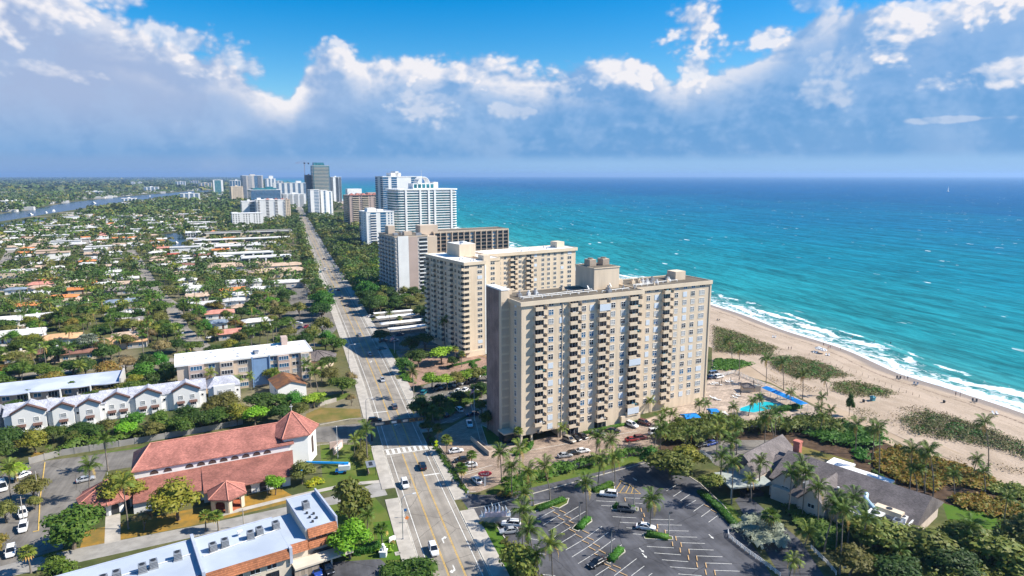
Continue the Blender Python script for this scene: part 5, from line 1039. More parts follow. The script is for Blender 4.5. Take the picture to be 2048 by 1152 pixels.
def church():
 t = thing('church', 'long white church under red tiled roofs with a six sided tower at its road end', 'church', (-70, 190, 0), R(8.5)); T_ = [M.tile_red, M.ridge_tile]
 MB().box(-4, 35, -5.6, 8, 0, 7.7).box(12, 33.5, -16.4, -5.6, 0, 3.1).box(-4, 12, -14.5, -5.6, 0, 3.1).build('wall', M.white, t)
 r = MB(); gable(r, -4, 36, -5.6, 8, 7.6, 12.0, 4.6, 0, .45); r.tube((.2, 1.2, 12.05), (36, 1.2, 12.05), .18, None, 6, 1); r.tube((-4.45, -6.05, 7.65), (.2, 1.2, 12.05), .18, None, 6, 1); r.build('roof', T_, t)
 a = MB(); a.add([(-4, -15.2, 3.1), (12, -15.2, 3.1), (12, -5.62, 5.5), (-4, -5.62, 5.5), (-4, -15.2, 2.9), (12, -15.2, 2.9)], [(0, 1, 2, 3), (4, 5, 1, 0)]); a.add([(12, -17.2, 3.1), (34.5, -17.2, 3.1), (36, -5.62, 5.6), (12, -5.62, 5.6), (12, -17.2, 2.9), (34.5, -17.2, 2.9)], [(0, 1, 2, 3), (4, 5, 1, 0), (4, 0, 3)]); a.build('aisle_roof', [M.old_tile], t)
 for k in range(10):
  u = -.2 + k * 3.2 if k < 2 else 8.2 + (k - 2) * 2.85; put('lunette_window', arch_mesh(2.0, 1.05, 'stained', 'lunette_window'), t, (u + 1, -5.6, 5.95))
 tw = MB().prism(ngon(37.2, .8, 6.7, 6, 0), 0, 9.6).build('tower', M.white, t); tr = cone_roof(MB(), 37.2, .8, 7.7, 9.5, 15.0).build('tower_roof', T_, tw)
 MB().bar((37.2, .8, 15), (37.2, .8, 17.2), .14, .14).bar((36.7, .8, 16.5), (37.7, .8, 16.5), .14, .14).build('cross', M.metal_white, tw)
 for k in (5, 0): a = R(60 * k + 30); put('arched_window', arch_mesh(1.6, 5.2, 'stained', 'arched_window'), tw, (37.2 + 5.82 * math.cos(a), .8 + 5.82 * math.sin(a), 2.4), a + math.pi / 2)
 for u in (14, 22.6, 26.4, 30.5): put('arched_door', arch_mesh(1.7, 2.6, 'metal_dark', 'arched_door'), t, (u, -16.4, .1))
 for u in (1.5, 4.5, 8, 10.5): put('arched_door', arch_mesh(1.5, 2.5, 'metal_dark', 'arched_door'), t, (u, -14.5, .1))
 # entrance rotunda at the far end from the road
 ro = MB().prism(ngon(-9.5, -7, 5.6, 12), 0, 3.4).build('rotunda', M.white, t); cone_roof(MB(), -9.5, -7, 7.2, 3.6, 7.4, 12).build('rotunda_roof', T_, ro); MB().bar((-9.5, -7, 7.4), (-9.5, -7, 9.2), .1, .1).build('finial', M.metal_white, ro)
 for k in range(6): a = R(180 + 30 * k + 15); put('arched_opening', arch_mesh(1.7, 2.7, 'metal_dark', 'arched_opening'), ro, (-9.5 + 5.45 * math.cos(a), -7 + 5.45 * math.sin(a), .05), a + math.pi / 2)
 MB().box(-5, -1, -9, -2, 0, 3.2).build('porch', M.white, t)
 # the open six sided pavilion on the lawn side
 pv = MB(); C_ = (17.3, -20.6); pts = ngon(*C_, 4.3, 6, R(30))
 for i in range(6):
  p, q = pts[i], pts[(i + 1) % 6]; 
  if abs(p[1] - q[1]) < 9 and (p[1] + q[1]) / 2 > C_[1] + 3: pv.bar((p[0], p[1], 1.6), (q[0], q[1], 1.6), .3, 3.2); continue
  pv.bar((p[0], p[1], 3.35), (q[0], q[1], 3.35), .4, .7); d = Vector((q[0] - p[0], q[1] - p[1]))
  for s, m_ in ((p, 1), (q, -1)): e = d * .2 * m_; pv.bar((s[0], s[1], 1.5), (s[0] + e.x, s[1] + e.y, 1.5), .45, 3.0); e2 = d * .34 * m_; pv.add([(s[0] + e.x, s[1] + e.y, 2.1), (s[0] + e2.x, s[1] + e2.y, 3.0), (s[0] + e.x, s[1] + e.y, 3.0)], [(0, 1, 2), (2, 1, 0)])
 pw = pv.build('pavilion', M.cream_trim, t); MB().prism(ngon(*C_, 4.2, 6, R(30)), 0, .18).build('pavilion_floor', M.red_floor, pw); cone_roof(MB(), *C_, 5.2, 3.8, 6.7, 6, R(30)).build('pavilion_roof', T_, pw)
 F = Fr((-70, 190), 8.5); keep_clear([F(a, b) for a, b in ((-18, -16), (10, -18), (14, -25), (22, -25), (24, -18), (46, -8), (46, 8), (-3, 10), (-18, 2))])
 lo = F(27.5, -17.4); l = thing('ladder', 'long metal ladder leaning against the red eaves of the church', 'ladder', (*lo, 0), R(8.5)); m = MB(); [m.tube((x, -.9, 0), (x, .6, 4.6), .06, None, 4) for x in (-.25, .25)]; l2 = m.build('rail', M.metal, l)
 for k in range(10): MB().tube((-.25, -.9 + .15 * k, .46 * k + .2), (.25, -.9 + .15 * k, .46 * k + .2), .04, None, 4).build('rung', M.metal, l)
church()
def shop_block():
 t = thing('office_building', 'long two storey building with pale roof, rooftop cooling units and orange tiled mansard front', 'building', (-48.2, 131.1, 0), R(14.5)); c = mat('cream_plaster', (.62, .54, .43), .08, .3, .9, .2); st = tile_mat('rough_stone', (.36, .29, .22), .7, bump=1.0)
 MB().box(-62, 14.2, 0, 15.5, 0, 6.0).build('wall', c, t); MB().box(18.2, 25.2, 2.6, 18.4, 0, 8.2).box(14.2, 18.2, 1.5, 15.5, 0, 6.1).build('end_block', c, t)
 rf = MB(); rf.box(-62, -2.8, .4, 15.5, 6.0, 6.3).box(-2.2, 14.2, .4, 15.5, 6.0, 6.3).box(14.2, 18.2, 1.8, 15.5, 6.1, 6.32); rf.build('roof', M.grey_roof, t)
 r2 = MB(); r2.box(18.5, 24.9, 3.0, 18.1, 8.2, 8.3); r2.build('end_roof', M.grey_roof, t)
 p = MB(); p.box(-2.8, -2.2, -.4, 16.2, 5.2, 7.4).box(18.2, 18.5, 2.6, 18.4, 8.2, 8.7).box(24.9, 25.3, 2.6, 18.4, 6.2, 9.4).box(18.5, 24.9, 18.1, 18.4, 8.2, 8.6).box(-62, 14.2, 15.5, 15.8, 5.9, 6.5).box(13.9, 14.5, -.5, .6, 3.4, 7.0); p.build('parapet', mat('pale_parapet', (.42, .46, .55), .1, .4, .8, .2), t)
 ms = MB()
 for x0, x1, y, z in ((-62, -2.9, 0, 4.9), (-2.1, 13.8, 0, 4.9), (14.6, 18.2, 1.5, 4.7), (18.6, 25, 2.5, 6.6), (18.6, 25, 2.5, 4.1)):
  ms.add([(x0, y - .9, z), (x1, y - .9, z), (x1, y - .1, z + 1.7), (x0, y - .1, z + 1.7), (x0, y, z), (x1, y, z), (x1, y + .35, z + 1.7), (x0, y + .35, z + 1.7)], [(0, 1, 2, 3), (0, 3, 7, 4), (1, 5, 6, 2), (3, 2, 6, 7), (0, 4, 5, 1)])
 ms.build('mansard_roof', M.tile_orange, t)
 for k in range(22): window(t, -59 + k * 3.3, 0, 3.9, 1.9, .95, 0, 1, 0, 'white', 'glass')
 window(t, 21.5, 2.6, 5.9, 2.4, .7, 0, 1, 0)
 for k in range(20): window(t, -58 + k * 3.6, 0, 1.6, 2.4, 1.8, 0, 2, 0, 'metal_dark', 'glass')
 MB().box(14.4, 27, -2.2, 1.4, 2.5, 2.9).box(22.0, 22.3, -2.1, -1.8, 0, 2.5).build('canopy', c, t); MB().box(14.4, 19.5, -1.9, -1.2, 0, 2.5).build('stone_wall', st, t); MB().box(19.6, 25, 1.7, 2.55, 0, 3.0).build('shopfront', M.glass, t)
 for i, (u, w) in enumerate([(-44, 8), (-41.6, 8.6), (-35, 8), (-27.5, 8), (-25, 8.6), (-19, 8), (-16.8, 8.4), (-12.4, 8.2), (-10.4, 8.6), (-6, 9.2), (.6, 8.6), (3, 9.0), (8.2, 9.2), (10.2, 9.8), (13.8, 10.3), (21, 12)]):
  z = 8.3 if u > 18 else 6.3; q = MB(); q.box(-.7, .7, -.7, .7, .25, 1.7).box(-.85, .85, -.85, .85, 0, .22); a = q.build('air_conditioner', M.metal, t, (u, w, z), RW.uniform(-.1, .1))
  g = MB(); [g.box(-.73, .73, -.73, .73, .4 + k * .3, .48 + k * .3) for k in range(4)]; g.tube((0, 0, 1.7), (0, 0, 1.78), .5, None, 10); g.build('fan_grille', M.metal_dark, a)
 for x0, x1 in ((-46, -3.5), (-1.5, 14)): MB().tube((x0, 7.2, 6.45), (x1, 9.6, 6.45), .1, None, 5).build('roof_pipe', M.metal_white, t)
 d = MB(); d.tube((6.3, 11.8, 6.3), (6.3, 11.8, 7.3), .3, None, 8).box(6.0, 7.1, 11.3, 12.0, 7.0, 7.5); d.build('roof_duct', M.metal_white, t)
 for k in range(5): MB().box(-.22, .22, -.22, .22, 0, .45).build('roof_vent', M.metal_dark, t, (20.5 + (k % 2) * 1.2, 5 + k * 1.1, 8.3))
 F = Fr((-48.2, 131.1), 14.5); keep_clear([F(a, b) for a, b in ((-62, -3), (26, -3), (26, 19), (-62, 17))])
shop_block()
def flats_long():
 t = thing('apartment_block', 'four storey beige apartment block with white roof and tall blue grey panel', 'apartment building', (-74.5, 269.2, 0), R(8)); h = 12.5; W = 50; st = M.pinkish; bei = M.beige
 MB().box(0, 49.7, 0, 17, 0, h - .3).build('wall', bei, t)
 rf = MB(); flat_roof(rf, 0, 49.7, 0, 17, h, .7, .5, .2); rf.build('roof', [M.white, M.white_roof], t)
 MB().box(27.2, 33, -.4, -.02, .6, h - .6).box(26.6, 27.1, -.8, -.02, 0, h).box(33.1, 33.5, -.8, -.02, 0, h).build('blue_panel', mat('blue_grey_panel', (.20, .32, .50), .08, .3, .8, .3), t)
 MB().box(40, 42.5, 13, 17, h, h + 3.4).build('stair_house', st, t); MB().box(36, 40, 14, 16.5, h, h + .3).build('skylight', M.glass_blue, t)
 for k, (u0, u1) in enumerate([(4, 9.5), (15, 20), (36.5, 41), (45.5, 49)]): MB().box(u0, u1, -.9, -.02, 0, h - .5).build('bay', bei if k % 2 else st, t)
 for f in range(4):
  z = 1.7 + f * 3.0
  for u, W_, y in ((6.7, 4.0, -.9), (12.2, 2.2, 0), (17.5, 4.0, -.9), (23.4, 3.2, 0), (35, 2.4, 0), (38.8, 3.6, -.9), (43.4, 2.4, 0), (47.2, 2.8, -.9)): window(t, u, y, z, W_, 1.5, 0, 3 if W_ > 3 else 1, 0, 'white', RW.choice(['glass', 'glass_blue', 'curtain']))
  for w in (4, 9, 13.5): window(t, 0, w, z, 1.2, 1.2, -math.pi / 2, 1, 0)
 for k in range(16): MB().tube((0, 0, 0), (0, 0, .6), .22, None, 8).box(-.4, .4, -.4, .4, .5, .75).build('roof_vent', M.metal_white, t, (RW.uniform(2, 48), RW.uniform(2, 15), h))
 MB().box(-.7, .7, -1.5, 1.5, 0, 1.3).box(-1.2, 1.2, 1.5, 3, 0, .9).build('roof_unit', M.metal, t, (29, 4, h))
 F = Fr((-74.5, 269.2), 8); keep_clear([F(a, b) for a, b in ((-2, -2), (52, -2), (52, 19), (-2, 19))])
 g = thing('restaurant_building', 'round grey roofed low building behind the beige apartment block', 'building', (-22, 297, 0), R(8)); MB().prism(ngon(0, 0, 7, 10), 0, 4).build('wall', M.beige, g); cone_roof(MB(), 0, 0, 8.4, 4.1, 6.6, 10, 0, 0).build('roof', [M.shingle, M.shingle], g); keep_clear(ngon(-22, 297, 9, 8))
flats_long()
def flats_low():
 t = thing('apartment_block', 'low apartment block with a pale scalloped roof edge and white framed balconies', 'apartment building', (-138, 271, 0), R(6.5)); h = 6.6; c = M.pinkish
 MB().box(-14, 43, 0, 13, 0, h - .2).build('wall', c, t); mb = MB()
 xs = [-14 + 57 * i / 48 for i in range(49)]; ye = [-1.3 - 1.0 * abs(math.sin((x + 14) / 57 * math.pi * 6)) for x in xs]
 for i in range(48): mb.add([(xs[i], ye[i], h), (xs[i + 1], ye[i + 1], h), (xs[i + 1], 13.4, h + .6), (xs[i], 13.4, h + .6), (xs[i], ye[i], h - .3), (xs[i + 1], ye[i + 1], h - .3)], [(0, 1, 2, 3), (4, 5, 1, 0)])
 mb.build('roof', mat('blue_white_roof', (.36, .41, .53), .2, .1, .8, .2, col2=(.52, .56, .65), detail=6), t); MB().box(42.9, 43.5, -1.5, 13.6, 0, h + 1.4).build('end_wall', M.grey_wall, t)
 for k in range(7): u = -14 + k * 9.5; MB().box(u - .2, u + .2, -1.9, 0, 0, h - .3).build('white_fin', M.white, t)
 for f in range(2):
  for k in range(12):
   u = -11.5 + k * 4.7
   if k % 2: put('balcony', balcony_mesh(3.6, 1.3, 'white', .1), t, (u, 0, .3 + f * 3.0)); put('sliding_door', slider_mesh(2.8, 2.1), t, (u, 0, .35 + f * 3.0))
   else: window(t, u, 0, 1.7 + f * 3.0, 2.2, 1.4, 0, 1, 0, 'white', 'glass_blue')
 F = Fr((-138, 271), 6.5); keep_clear([F(a, b) for a, b in ((-16, -3), (45, -3), (45, 15), (-16, 15))])
flats_low()
def townhouses():
 P0 = [(-132, 243.5, 16, 'the dark hedge at its left'), (-115.4, 245.2, 14, 'an arched garage at the right'), (-106.0, 246.2, 9, 'one narrow gable, first of a narrow pair'), (-98.6, 247.4, 9, 'one narrow gable, second of a narrow pair'), (-91.0, 250.6, 11, 'a steep brown gable set back'), (-81.5, 251.6, 12, 'two brown window awnings'), (-69.5, 253.4, 13, 'a broad gable and pale windows'), (-57.0, 255.2, 11, 'a hipped grey roof only, at the row end')]
 for i, (x, y, W, ds) in enumerate(P0):
  t = thing('townhouse', 'white townhouse in the row, with ' + ds, 'townhouse', (x, y, 0), R(8), 'white townhouses behind the church wall'); g = W * .66; h = 6.4
  MB().box(-W / 2 + .05, W / 2 - .05, 1.4, 12, 0, h).box(-g / 2, g / 2, 0, 1.4, 0, h + .8).build('wall', M.white, t)
  r = MB(); gable(r, -W / 2, W / 2, 1.4, 12, h, h + 2.6, 3.0 if i in (0, 7) else .02, 3.0 if i == 7 else .02, .25); r.build('roof', M.tile_grey, t)
  if i < 7:
   q = MB(); zt = h + .9 + g * .27; q.add([(-g / 2, 0, h + .8), (g / 2, 0, h + .8), (0, 0, zt - .1)], [(0, 1, 2)]); q.build('gable', M.white, t)
   q = MB(); q.add([(-g / 2 - .35, -.5, h + .7), (0, -.5, zt), (0, 7, zt), (-g / 2 - .35, 7, h + .7), (g / 2 + .35, -.5, h + .7), (g / 2 + .35, 7, h + .7)], [(0, 3, 2, 1)[::-1], (1, 2, 5, 4)[::-1]]); [q.add([(s * (g / 2 + .4), -.6, h + .55), (0, -.6, zt - .1), (0, -.6, zt + .25), (s * (g / 2 + .4), -.6, h + .95), (s * (g / 2 + .4), .9, h + .6), (0, .9, zt - .05), (0, .9, zt + .3), (s * (g / 2 + .4), .9, h + 1.0)], [(0, 1, 2, 3), (3, 2, 6, 7), (0, 3, 7, 4), (0, 4, 5, 1)], 1) for s in (-1, 1)]; q.build('gable_roof', [M.tile_grey, M.tile_brown], t)
  w2 = 1.5
  for s in ((-.22, .22) if W > 10 else (0,)): window(t, s * g, 0, 4.7, 1.2 if W > 10 else 1.6, 1.3, 0, 0, 1, 'white', 'curtain')
  for s in ((-.24, .24) if W > 10 else (0,)):
   a = MB(); a.add([(-1.3, -.95, 2.75), (1.3, -.95, 2.75), (1.3, .0, 3.35), (-1.3, 0, 3.35), (-1.3, -.95, 2.6), (1.3, -.95, 2.6)], [(0, 1, 2, 3), (4, 5, 1, 0), (4, 0, 3), (1, 5, 2)]); a.build('awning', M.tile_brown, t, (s * g, 0, 0)); put('sliding_door', slider_mesh(1.8, 1.9), t, (s * g, 0, .7)); put('balcony', balcony_mesh(2.2, .9, 'white'), t, (s * g, 0, .65))
  window(t, g / 2 + .9, 1.4, 4.4, .7, .8, 0, 0, 0); 
  if i == 1: put('arched_garage', arch_mesh(3.2, 2.4, 'metal_dark', 'arched_garage'), t, (g / 2 + 1.2, 1.38, 0))
  for k in range(2): MB().tube((0, 0, 0), (0, 0, .7), .12, None, 6).build('roof_vent', M.metal, t, (-W / 4 + k * W / 2, 8.2, h + 1.8))
 keep_clear([(-142, 240), (-50, 252), (-50, 270), (-142, 258)])
 t = thing('house', 'small white gabled house with brown tiled roof, right of the townhouses', 'house', (-38.3, 250.6, 0), R(14)); MB().box(0, 10.5, 0, 14, 0, 5.2).build('wall', M.white, t); q = MB(); q.add([(0, 0, 5.2), (10.5, 0, 5.2), (5.25, 0, 7.0)], [(0, 1, 2)]); q.build('gable', M.white, t)
 q = MB(); q.add([(-.5, -.5, 5.1), (5.25, -.5, 7.2), (5.25, 14.5, 7.2), (-.5, 14.5, 5.1), (11, -.5, 5.1), (11, 14.5, 5.1)], [(0, 1, 2, 3), (1, 4, 5, 2)]); q.build('roof', mat('patchy_brown_tiles', (.30, .13, .05), .5, .35, .85, .2, .4, 3, col2=(.12, .07, .05)), t); window(t, 6.5, 0, 3.2, .9, 1.3, 0, 1, 1); window(t, 0, 4, 3.4, 1, 1.2, -math.pi / 2)
 keep_clear([(-40, 248), (-27, 251), (-30, 268), (-44, 266)])
townhouses()
def restaurant():
 t = thing('beach_restaurant', 'rambling beach restaurant with grey shingle gables, pink chimney and rooftop machinery', 'restaurant', (98.9, 138, 0), R(-68)); S = M.shingle; wl = mat('pale_pink_siding', (.60, .50, .42), .08, .5, .9, .2); F = Fr((98.9, 138), -68)
 MB().box(0, 34, -7, 7, 0, 4.4).box(2, 22, -15.5, -7, 0, 3.6).box(-12, -3, -13, 8, 0, 4.4).box(-3, 0, -5, 5, 0, 4).build('wall', wl, t)
 def gb(name, x0, x1, y0, y1, z0, z1, ov=.7):
  q = MB(); gable(q, x0, x1, y0, y1, z0, z1, .01, .01, ov); o = q.build(name, S, t); ym = (y0 + y1) / 2
  w = MB(); [w.add([(x, y0, z0), (x, y1, z0), (x, ym, z1 - .35)], [(0, 1, 2), (2, 1, 0)]) for x in (x0, x1)]; w.build('gable_wall', wl, t)
 gb('roof', 0, 34, -11, 7.8, 3.7, 8.6); gb('roof', 8, 22, -16, -6.5, 3.6, 7.0); gb('roof', -3.3, .2, -6, 6, 4.0, 6.6)
 q = MB(); q.add([(-12.6, -13.6, 4.3), (-2.6, -13.6, 4.3), (-2.6, 8.6, 4.3), (-12.6, 8.6, 4.3), (-7.6, -13.6, 8.4), (-7.6, 8.6, 8.4)], [(0, 1, 4), (1, 2, 5, 4), (2, 3, 5), (3, 0, 4, 5)]); q.build('roof', S, t)
 def dormer(x, w, y0, y1, z0, z1):                        # gable facing the car park
  q = MB(); q.add([(x - w / 2 - .4, y0 - .5, z0), (x, y0 - .5, z1), (x, y1, z1), (x - w / 2 - .4, y1, z0), (x + w / 2 + .4, y0 - .5, z0), (x + w / 2 + .4, y1, z0)], [(0, 1, 2, 3), (1, 4, 5, 2)]); q.build('dormer_roof', S, t)
  q = MB(); q.box(x - w / 2, x + w / 2, y0, y1, 0, z0); q.add([(x - w / 2, y0, z0), (x + w / 2, y0, z0), (x, y0, z1 - .15)], [(0, 1, 2)]); q.build('dormer_wall', wl, t); window(t, x, y0, z0 - .6, 1.6, 1.0, 0, 1, 0)
 dormer(-5.2, 5, -15.0, -6, 4.0, 7.2); dormer(5.0, 7.5, -14, -2, 4.0, 8.5); dormer(13.5, 6.5, -17.5, -4, 3.8, 7.8)
 MB().box(-1.2, .6, 2.2, 3.8, 6, 9.8).box(-1.35, .75, 2.05, 3.95, 9.8, 10.2).build('chimney', mat('pink_brick', (.52, .19, .14), .2, .8, .9, .2, .4, 6), t)
 fl = MB(); fl.box(11, 22, 8.3, 12.5, 3.0, 3.5).box(5, 11, 8.3, 15, 3.0, 3.5).box(26, 33, 8.3, 9.8, 2.8, 3.2); fl.build('flat_roof', M.white_roof, t); MB().box(5.3, 21.6, 8.3, 12.0, 0, 3.0).build('sea_room', M.glass_blue, t)
 kt = MB(); kt.box(22, 33.5, -16, -7, 0, 4.0); kt.build('kitchen_wall', M.teal_wall, t); kr = MB().box(22.2, 33.3, -15.8, -7.8, 4.0, 4.06).build('kitchen_roof', M.grey_roof, t)
 pr = MB(); pr.box(22, 33.5, -16.2, -15.9, 4, 4.9).box(33.3, 33.6, -16, -7, 4, 4.9); pr.build('parapet', M.metal_white, t)
 for x, y, a, b, hh, mk in ((24, -13.6, 1.1, 1.1, 1.6, 'metal_dark'), (27, -14, 1.6, 1.4, 1.7, 'metal_white'), (29.6, -13.6, .9, .9, 1.5, 'metal_dark'), (31.6, -13.4, .9, .9, 1.6, 'metal'), (28.5, -10, 3, 1.0, 1.9, 'cream_trim'), (25.5, -9.6, 1.0, .8, 1.3, 'metal'), (31.5, -10, .9, .9, 1.2, 'metal_white')):
  a_ = MB().box(-a, a, -b, b, .2, hh).box(-a * 1.06, a * 1.06, -b * 1.06, b * 1.06, 0, .2).build('roof_unit', M[mk], t, (x, y, 4.06)); MB().tube((0, 0, hh), (0, 0, hh + .12), min(a, b) * .7, None, 10).build('fan', M.metal_dark, a_)
 d = MB(); d.path([(22.6, -8.2, 6.8), (23.2, -10.2, 6.4), (26.4, -12.4, 5.4), (26.4, -12.4, 4.2)], [.55, .55, .5, .5], 8); d.build('duct', mat('pale_blue_duct', (.38, .52, .58), .15, .5, .5, .5, metal=.3), t)
 for k in range(4): MB().tube((22.4, -14.6 + k * .7, 5.6), (24.6, -15.2 + k * .7, 4.3), .22, None, 6).build('pipe', M.metal_white, t)
 MB().box(10.2, 10.8, -15.9, -13.6, 6.1, 7.6).build('roof_hood', M.metal, t); MB().tube((17, -11, 6.8), (17, -11, 7.4), .3, None, 8).build('roof_vent', M.metal_white, t)
 MB().box(33.8, 37.5, -17.5, -15.5, 0, 2.6).box(34.2, 40, -13, -12.6, 2.2, 3.6).build('service_screen', wl, t)
 keep_clear([F(a, b) for a, b in ((-14, -19), (35, -19), (35, 14), (-14, 14))])
 o = G(1472, 1003); e = thing('entrance_canopy', 'flat grey roofed entrance canopy on posts before the restaurant palms', 'canopy', (o[0] + 6, o[1] + 5, 0), R(-8)); MB().box(-6.2, 6.2, -4.6, 4.6, 2.9, 3.3).build('roof', mat('pale_green_roof', (.34, .37, .34), .12, .5, .85, .2), e); [MB().box(x - .15, x + .15, y - .15, y + .15, 0, 2.9).build('post', M.metal_white, e) for x in (-5.6, 5.6) for y in (-4, 4)]; MB().box(-2, 3.5, -4.5, -2, 0, .9).build('counter', M.metal_dark, e); keep_clear([(o[0] - 1, o[1]), (o[0] + 13, o[1] - 1), (o[0] + 13, o[1] + 10), (o[0], o[1] + 10)])
 q = thing('pergola', 'white L shaped pergola beam over the service yard among sea grapes', 'pergola', (*G(1790, 1090), 0), R(-20)); MB().box(-4, 4.2, -.5, .5, 2.6, 2.95).box(3.3, 4.2, .5, 8, 2.6, 2.95).build('beam', M.metal_white, q); [MB().box(x - .1, x + .1, y - .1, y + .1, 0, 2.6).build('post', M.tile_red, q) for x, y in ((-3.8, 0), (3.8, 0), (3.8, 7.6), (0, 0))]
restaurant()
def carports():
 for i, (x0, y0, x1, y1, w, lb) in enumerate([(14, 359, 41, 363, 5.2, 'second'), (16.5, 344.5, 40.5, 348.5, 5.2, 'front'), (14, 375.5, 37, 379, 5, 'third'), (14, 388.5, 37.5, 391, 3.6, 'rear')]):
  L = math.hypot(x1 - x0, y1 - y0); t = thing('carport', 'long white flat carport roof on posts, the %s of the row by the condo' % lb, 'carport', (x0, y0, 0), math.atan2(y1 - y0, x1 - x0), 'white carports'); MB().box(0, L, -w / 2, w / 2, 2.6, 2.85).build('roof', M.white_roof, t)
  for k in range(5): put('post', cached('cpp', lambda: MB().box(-.1, .1, -.1, .1, 0, 2.6).mesh('post', M.metal_white)), t, (1 + (L - 2) * k / 4, 0, 0))
carports()
def low_blocks():                                            # the long low blocks and tan hipped roofs left of the road
 for i, (px0, py0, px1, dep, h, wl, rf_, lb) in enumerate([(384, 478, 583, 22, 7, 'cream_trim', 'gravel_roof', 'long tan roofed two storey block, farthest of the low blocks'), (388, 492, 585, 9, 6.6, 'beige', 'white_roof', 'white roofed gallery block with open corridors'), (430, 504, 520, 10, 6.2, 'white', 'white_roof', 'short white gallery block in front of the tan roof'),
              (386, 500, 560, 7, 5, 'white', 'white_roof', 'thin white covered walkway between hedges'), (484, 533, 581, 12, 8, 'white', 'white_roof', 'white block with a row of tall arched bays'), (430, 524, 545, 10, 7.5, 'white', 'white_roof', 'white block partly behind the arched block'), (372, 479, 400, 16, 9, 'white', 'white_roof', 'white block with blue windows beside the canal')]):
  t, F, W, H = tower(lb, px0, py0, px1, 0, dep, 7, [(2, 'd'), (.4, 'w')] * 6, None, wall=wl, glass='glass', slab='white', roof=rf_, h=h, name='apartment_block', cat='apartment building', top=[(0, .04, 0, .5, 2)])
 for i, (px, py, W, D, h, rc, lb) in enumerate([(415, 548, 30, 16, 5.2, 'tan', 'tan hipped roof house group behind dark trees'), (500, 560, 44, 14, 5.5, 'tan', 'long tan gabled roof beside the small round tree'), (455, 583, 24, 16, 5.5, 'white', 'white cube building with flat white roof and small windows'), (548, 578, 22, 14, 4, 'white', 'small low white flat building by the rear car park'), (520, 545, 36, 12, 5, 'tan', 'tan gabled roof row below the arched block')]):
  house(px, py, W, D, 7, rc, lb, h=h, flat=(rc == 'white'))
LMK = []
def short(l):
 w = l.split(',')[0].split()[:6]
 while w[-1] in ('the', 'a', 'of', 'by', 'with', 'and', 'at', 'in', 'on', 'under', 'above', 'beside', 'behind', 'low', 'between', 'dark', 'below'): w.pop()
 return ' '.join(w)
def nearest(x, y):
 d, a, b, s = min(((a - x) ** 2 + (b - y) ** 2, a, b, s) for a, b, s in LMK); q, p = PX(x, y)[0], PX(a, b)[0]
 return '%s%s the %s' % ('behind' if y > b + 9 else 'before' if y < b - 9 else 'beside', (' and left of' if q < p - 8 else ' and right of' if q > p + 8 else ''), s)
def words16(l): return ' '.join(l.split()[:16])
RC = {'white': (.68, .665, .63), 'tan': (.50, .37, .27), 'orange': (.58, .22, .075), 'peach': (.60, .36, .19), 'grey': (.27, .24, .22), 'bluegrey': (.20, .25, .31), 'brown': (.24, .12, .09), 'pink': (.56, .25, .19), 'palegrey': (.56, .55, .53), 'red': (.42, .10, .07), 'cream': (.60, .50, .36)}
WCOL = ['white', 'cream_trim', 'grey_wall', 'white', 'beige']
def house(px, py, W, D, rot, rc, label, h=3.4, flat=False, world=None, group=None, lite=False, hip=None, wc=None):
 o = world or G(px, py); rm = mat('house_roof_' + rc, RC[rc], .2, .3, .85, .2, .3, 3, detail=8); r = random.Random(int(o[0] * 7 + o[1] * 3)); t = thing('house', label, 'house', (o[0], o[1], 0), R(rot), group)
 MB().box(0, W, 0, D, 0, h).build('wall', M[wc or r.choice(WCOL)], t); q = MB(); hp = (D * .45 if r.random() < .7 else .02) if hip is None else hip
 if flat: flat_roof(q, 0, W, 0, D, h + .4, .5, .5, .15, 0, 0)
 else: gable(q, 0, W, 0, D, h, h + D * .17, hp, hp if r.random() < .75 else .02, .8)
 q.build('roof', rm, t)
 if not lite:
  n = max(2, int(W / 4.5))
  for k in range(n):
   u = W * (k + .5) / n
   if k == 1: put('door', cached('hd', lambda: MB().box(-.5, .5, -.06, .02, 0, 2.1).mesh('door', M.tile_brown)), t, (u, 0, .1))
   else: window(t, u, 0, 1.6, 1.9, 1.2, 0, 1, 0, 'white', 'glass_blue')
  window(t, 0, D * .5, 1.6, 1.6, 1.2, -math.pi / 2, 1, 0)
  F = Fr(o, rot); u = W * r.uniform(.2, .8)
  if r.random() < .7: struct(MB().prism([F(u - 2, -7.5), F(u + 2, -7.5), F(u + 2, -.3), F(u - 2, -.3)], 0, .03).build('driveway', M[r.choice(['concrete', 'concrete_mid', 'paver'])])); keep_clear([F(u - 2, -7.5), F(u + 2, -7.5), F(u + 2, -.3), F(u - 2, -.3)])
  if r.random() < .4: q4 = [F(W * .2, D + 1.5), F(W * .2 + 7, D + 1.5), F(W * .2 + 7, D + 5), F(W * .2, D + 5)]; struct(MB().prism([F(W * .2 - 1.2, D + .6), F(W * .2 + 8, D + .6), F(W * .2 + 8, D + 6), F(W * .2 - 1.2, D + 6)], 0, .05).build('pool_terrace', M.concrete)); struct(MB().prism(q4, .055, .09).build('swimming_pool', mat('garden_pool_water', (.03, .34, .40), .1, .5, .15, .5))); keep_clear([F(W * .2 - 1, D), F(W * .2 + 8, D), F(W * .2 + 8, D + 6), F(W * .2 - 1, D + 6)])
  if not flat and r.random() < .5: MB().box(-.4, .4, -.4, .4, 0, 1.2).build('roof_vent', M.metal_white, t, (W * .7, D * .6, h + D * .1))
 F = Fr(o, rot); keep_clear([F(a, b) for a, b in ((-.4, -.4), (W + .4, -.4), (W + .4, D + .4), (-.4, D + .4))]); return t
low_blocks()
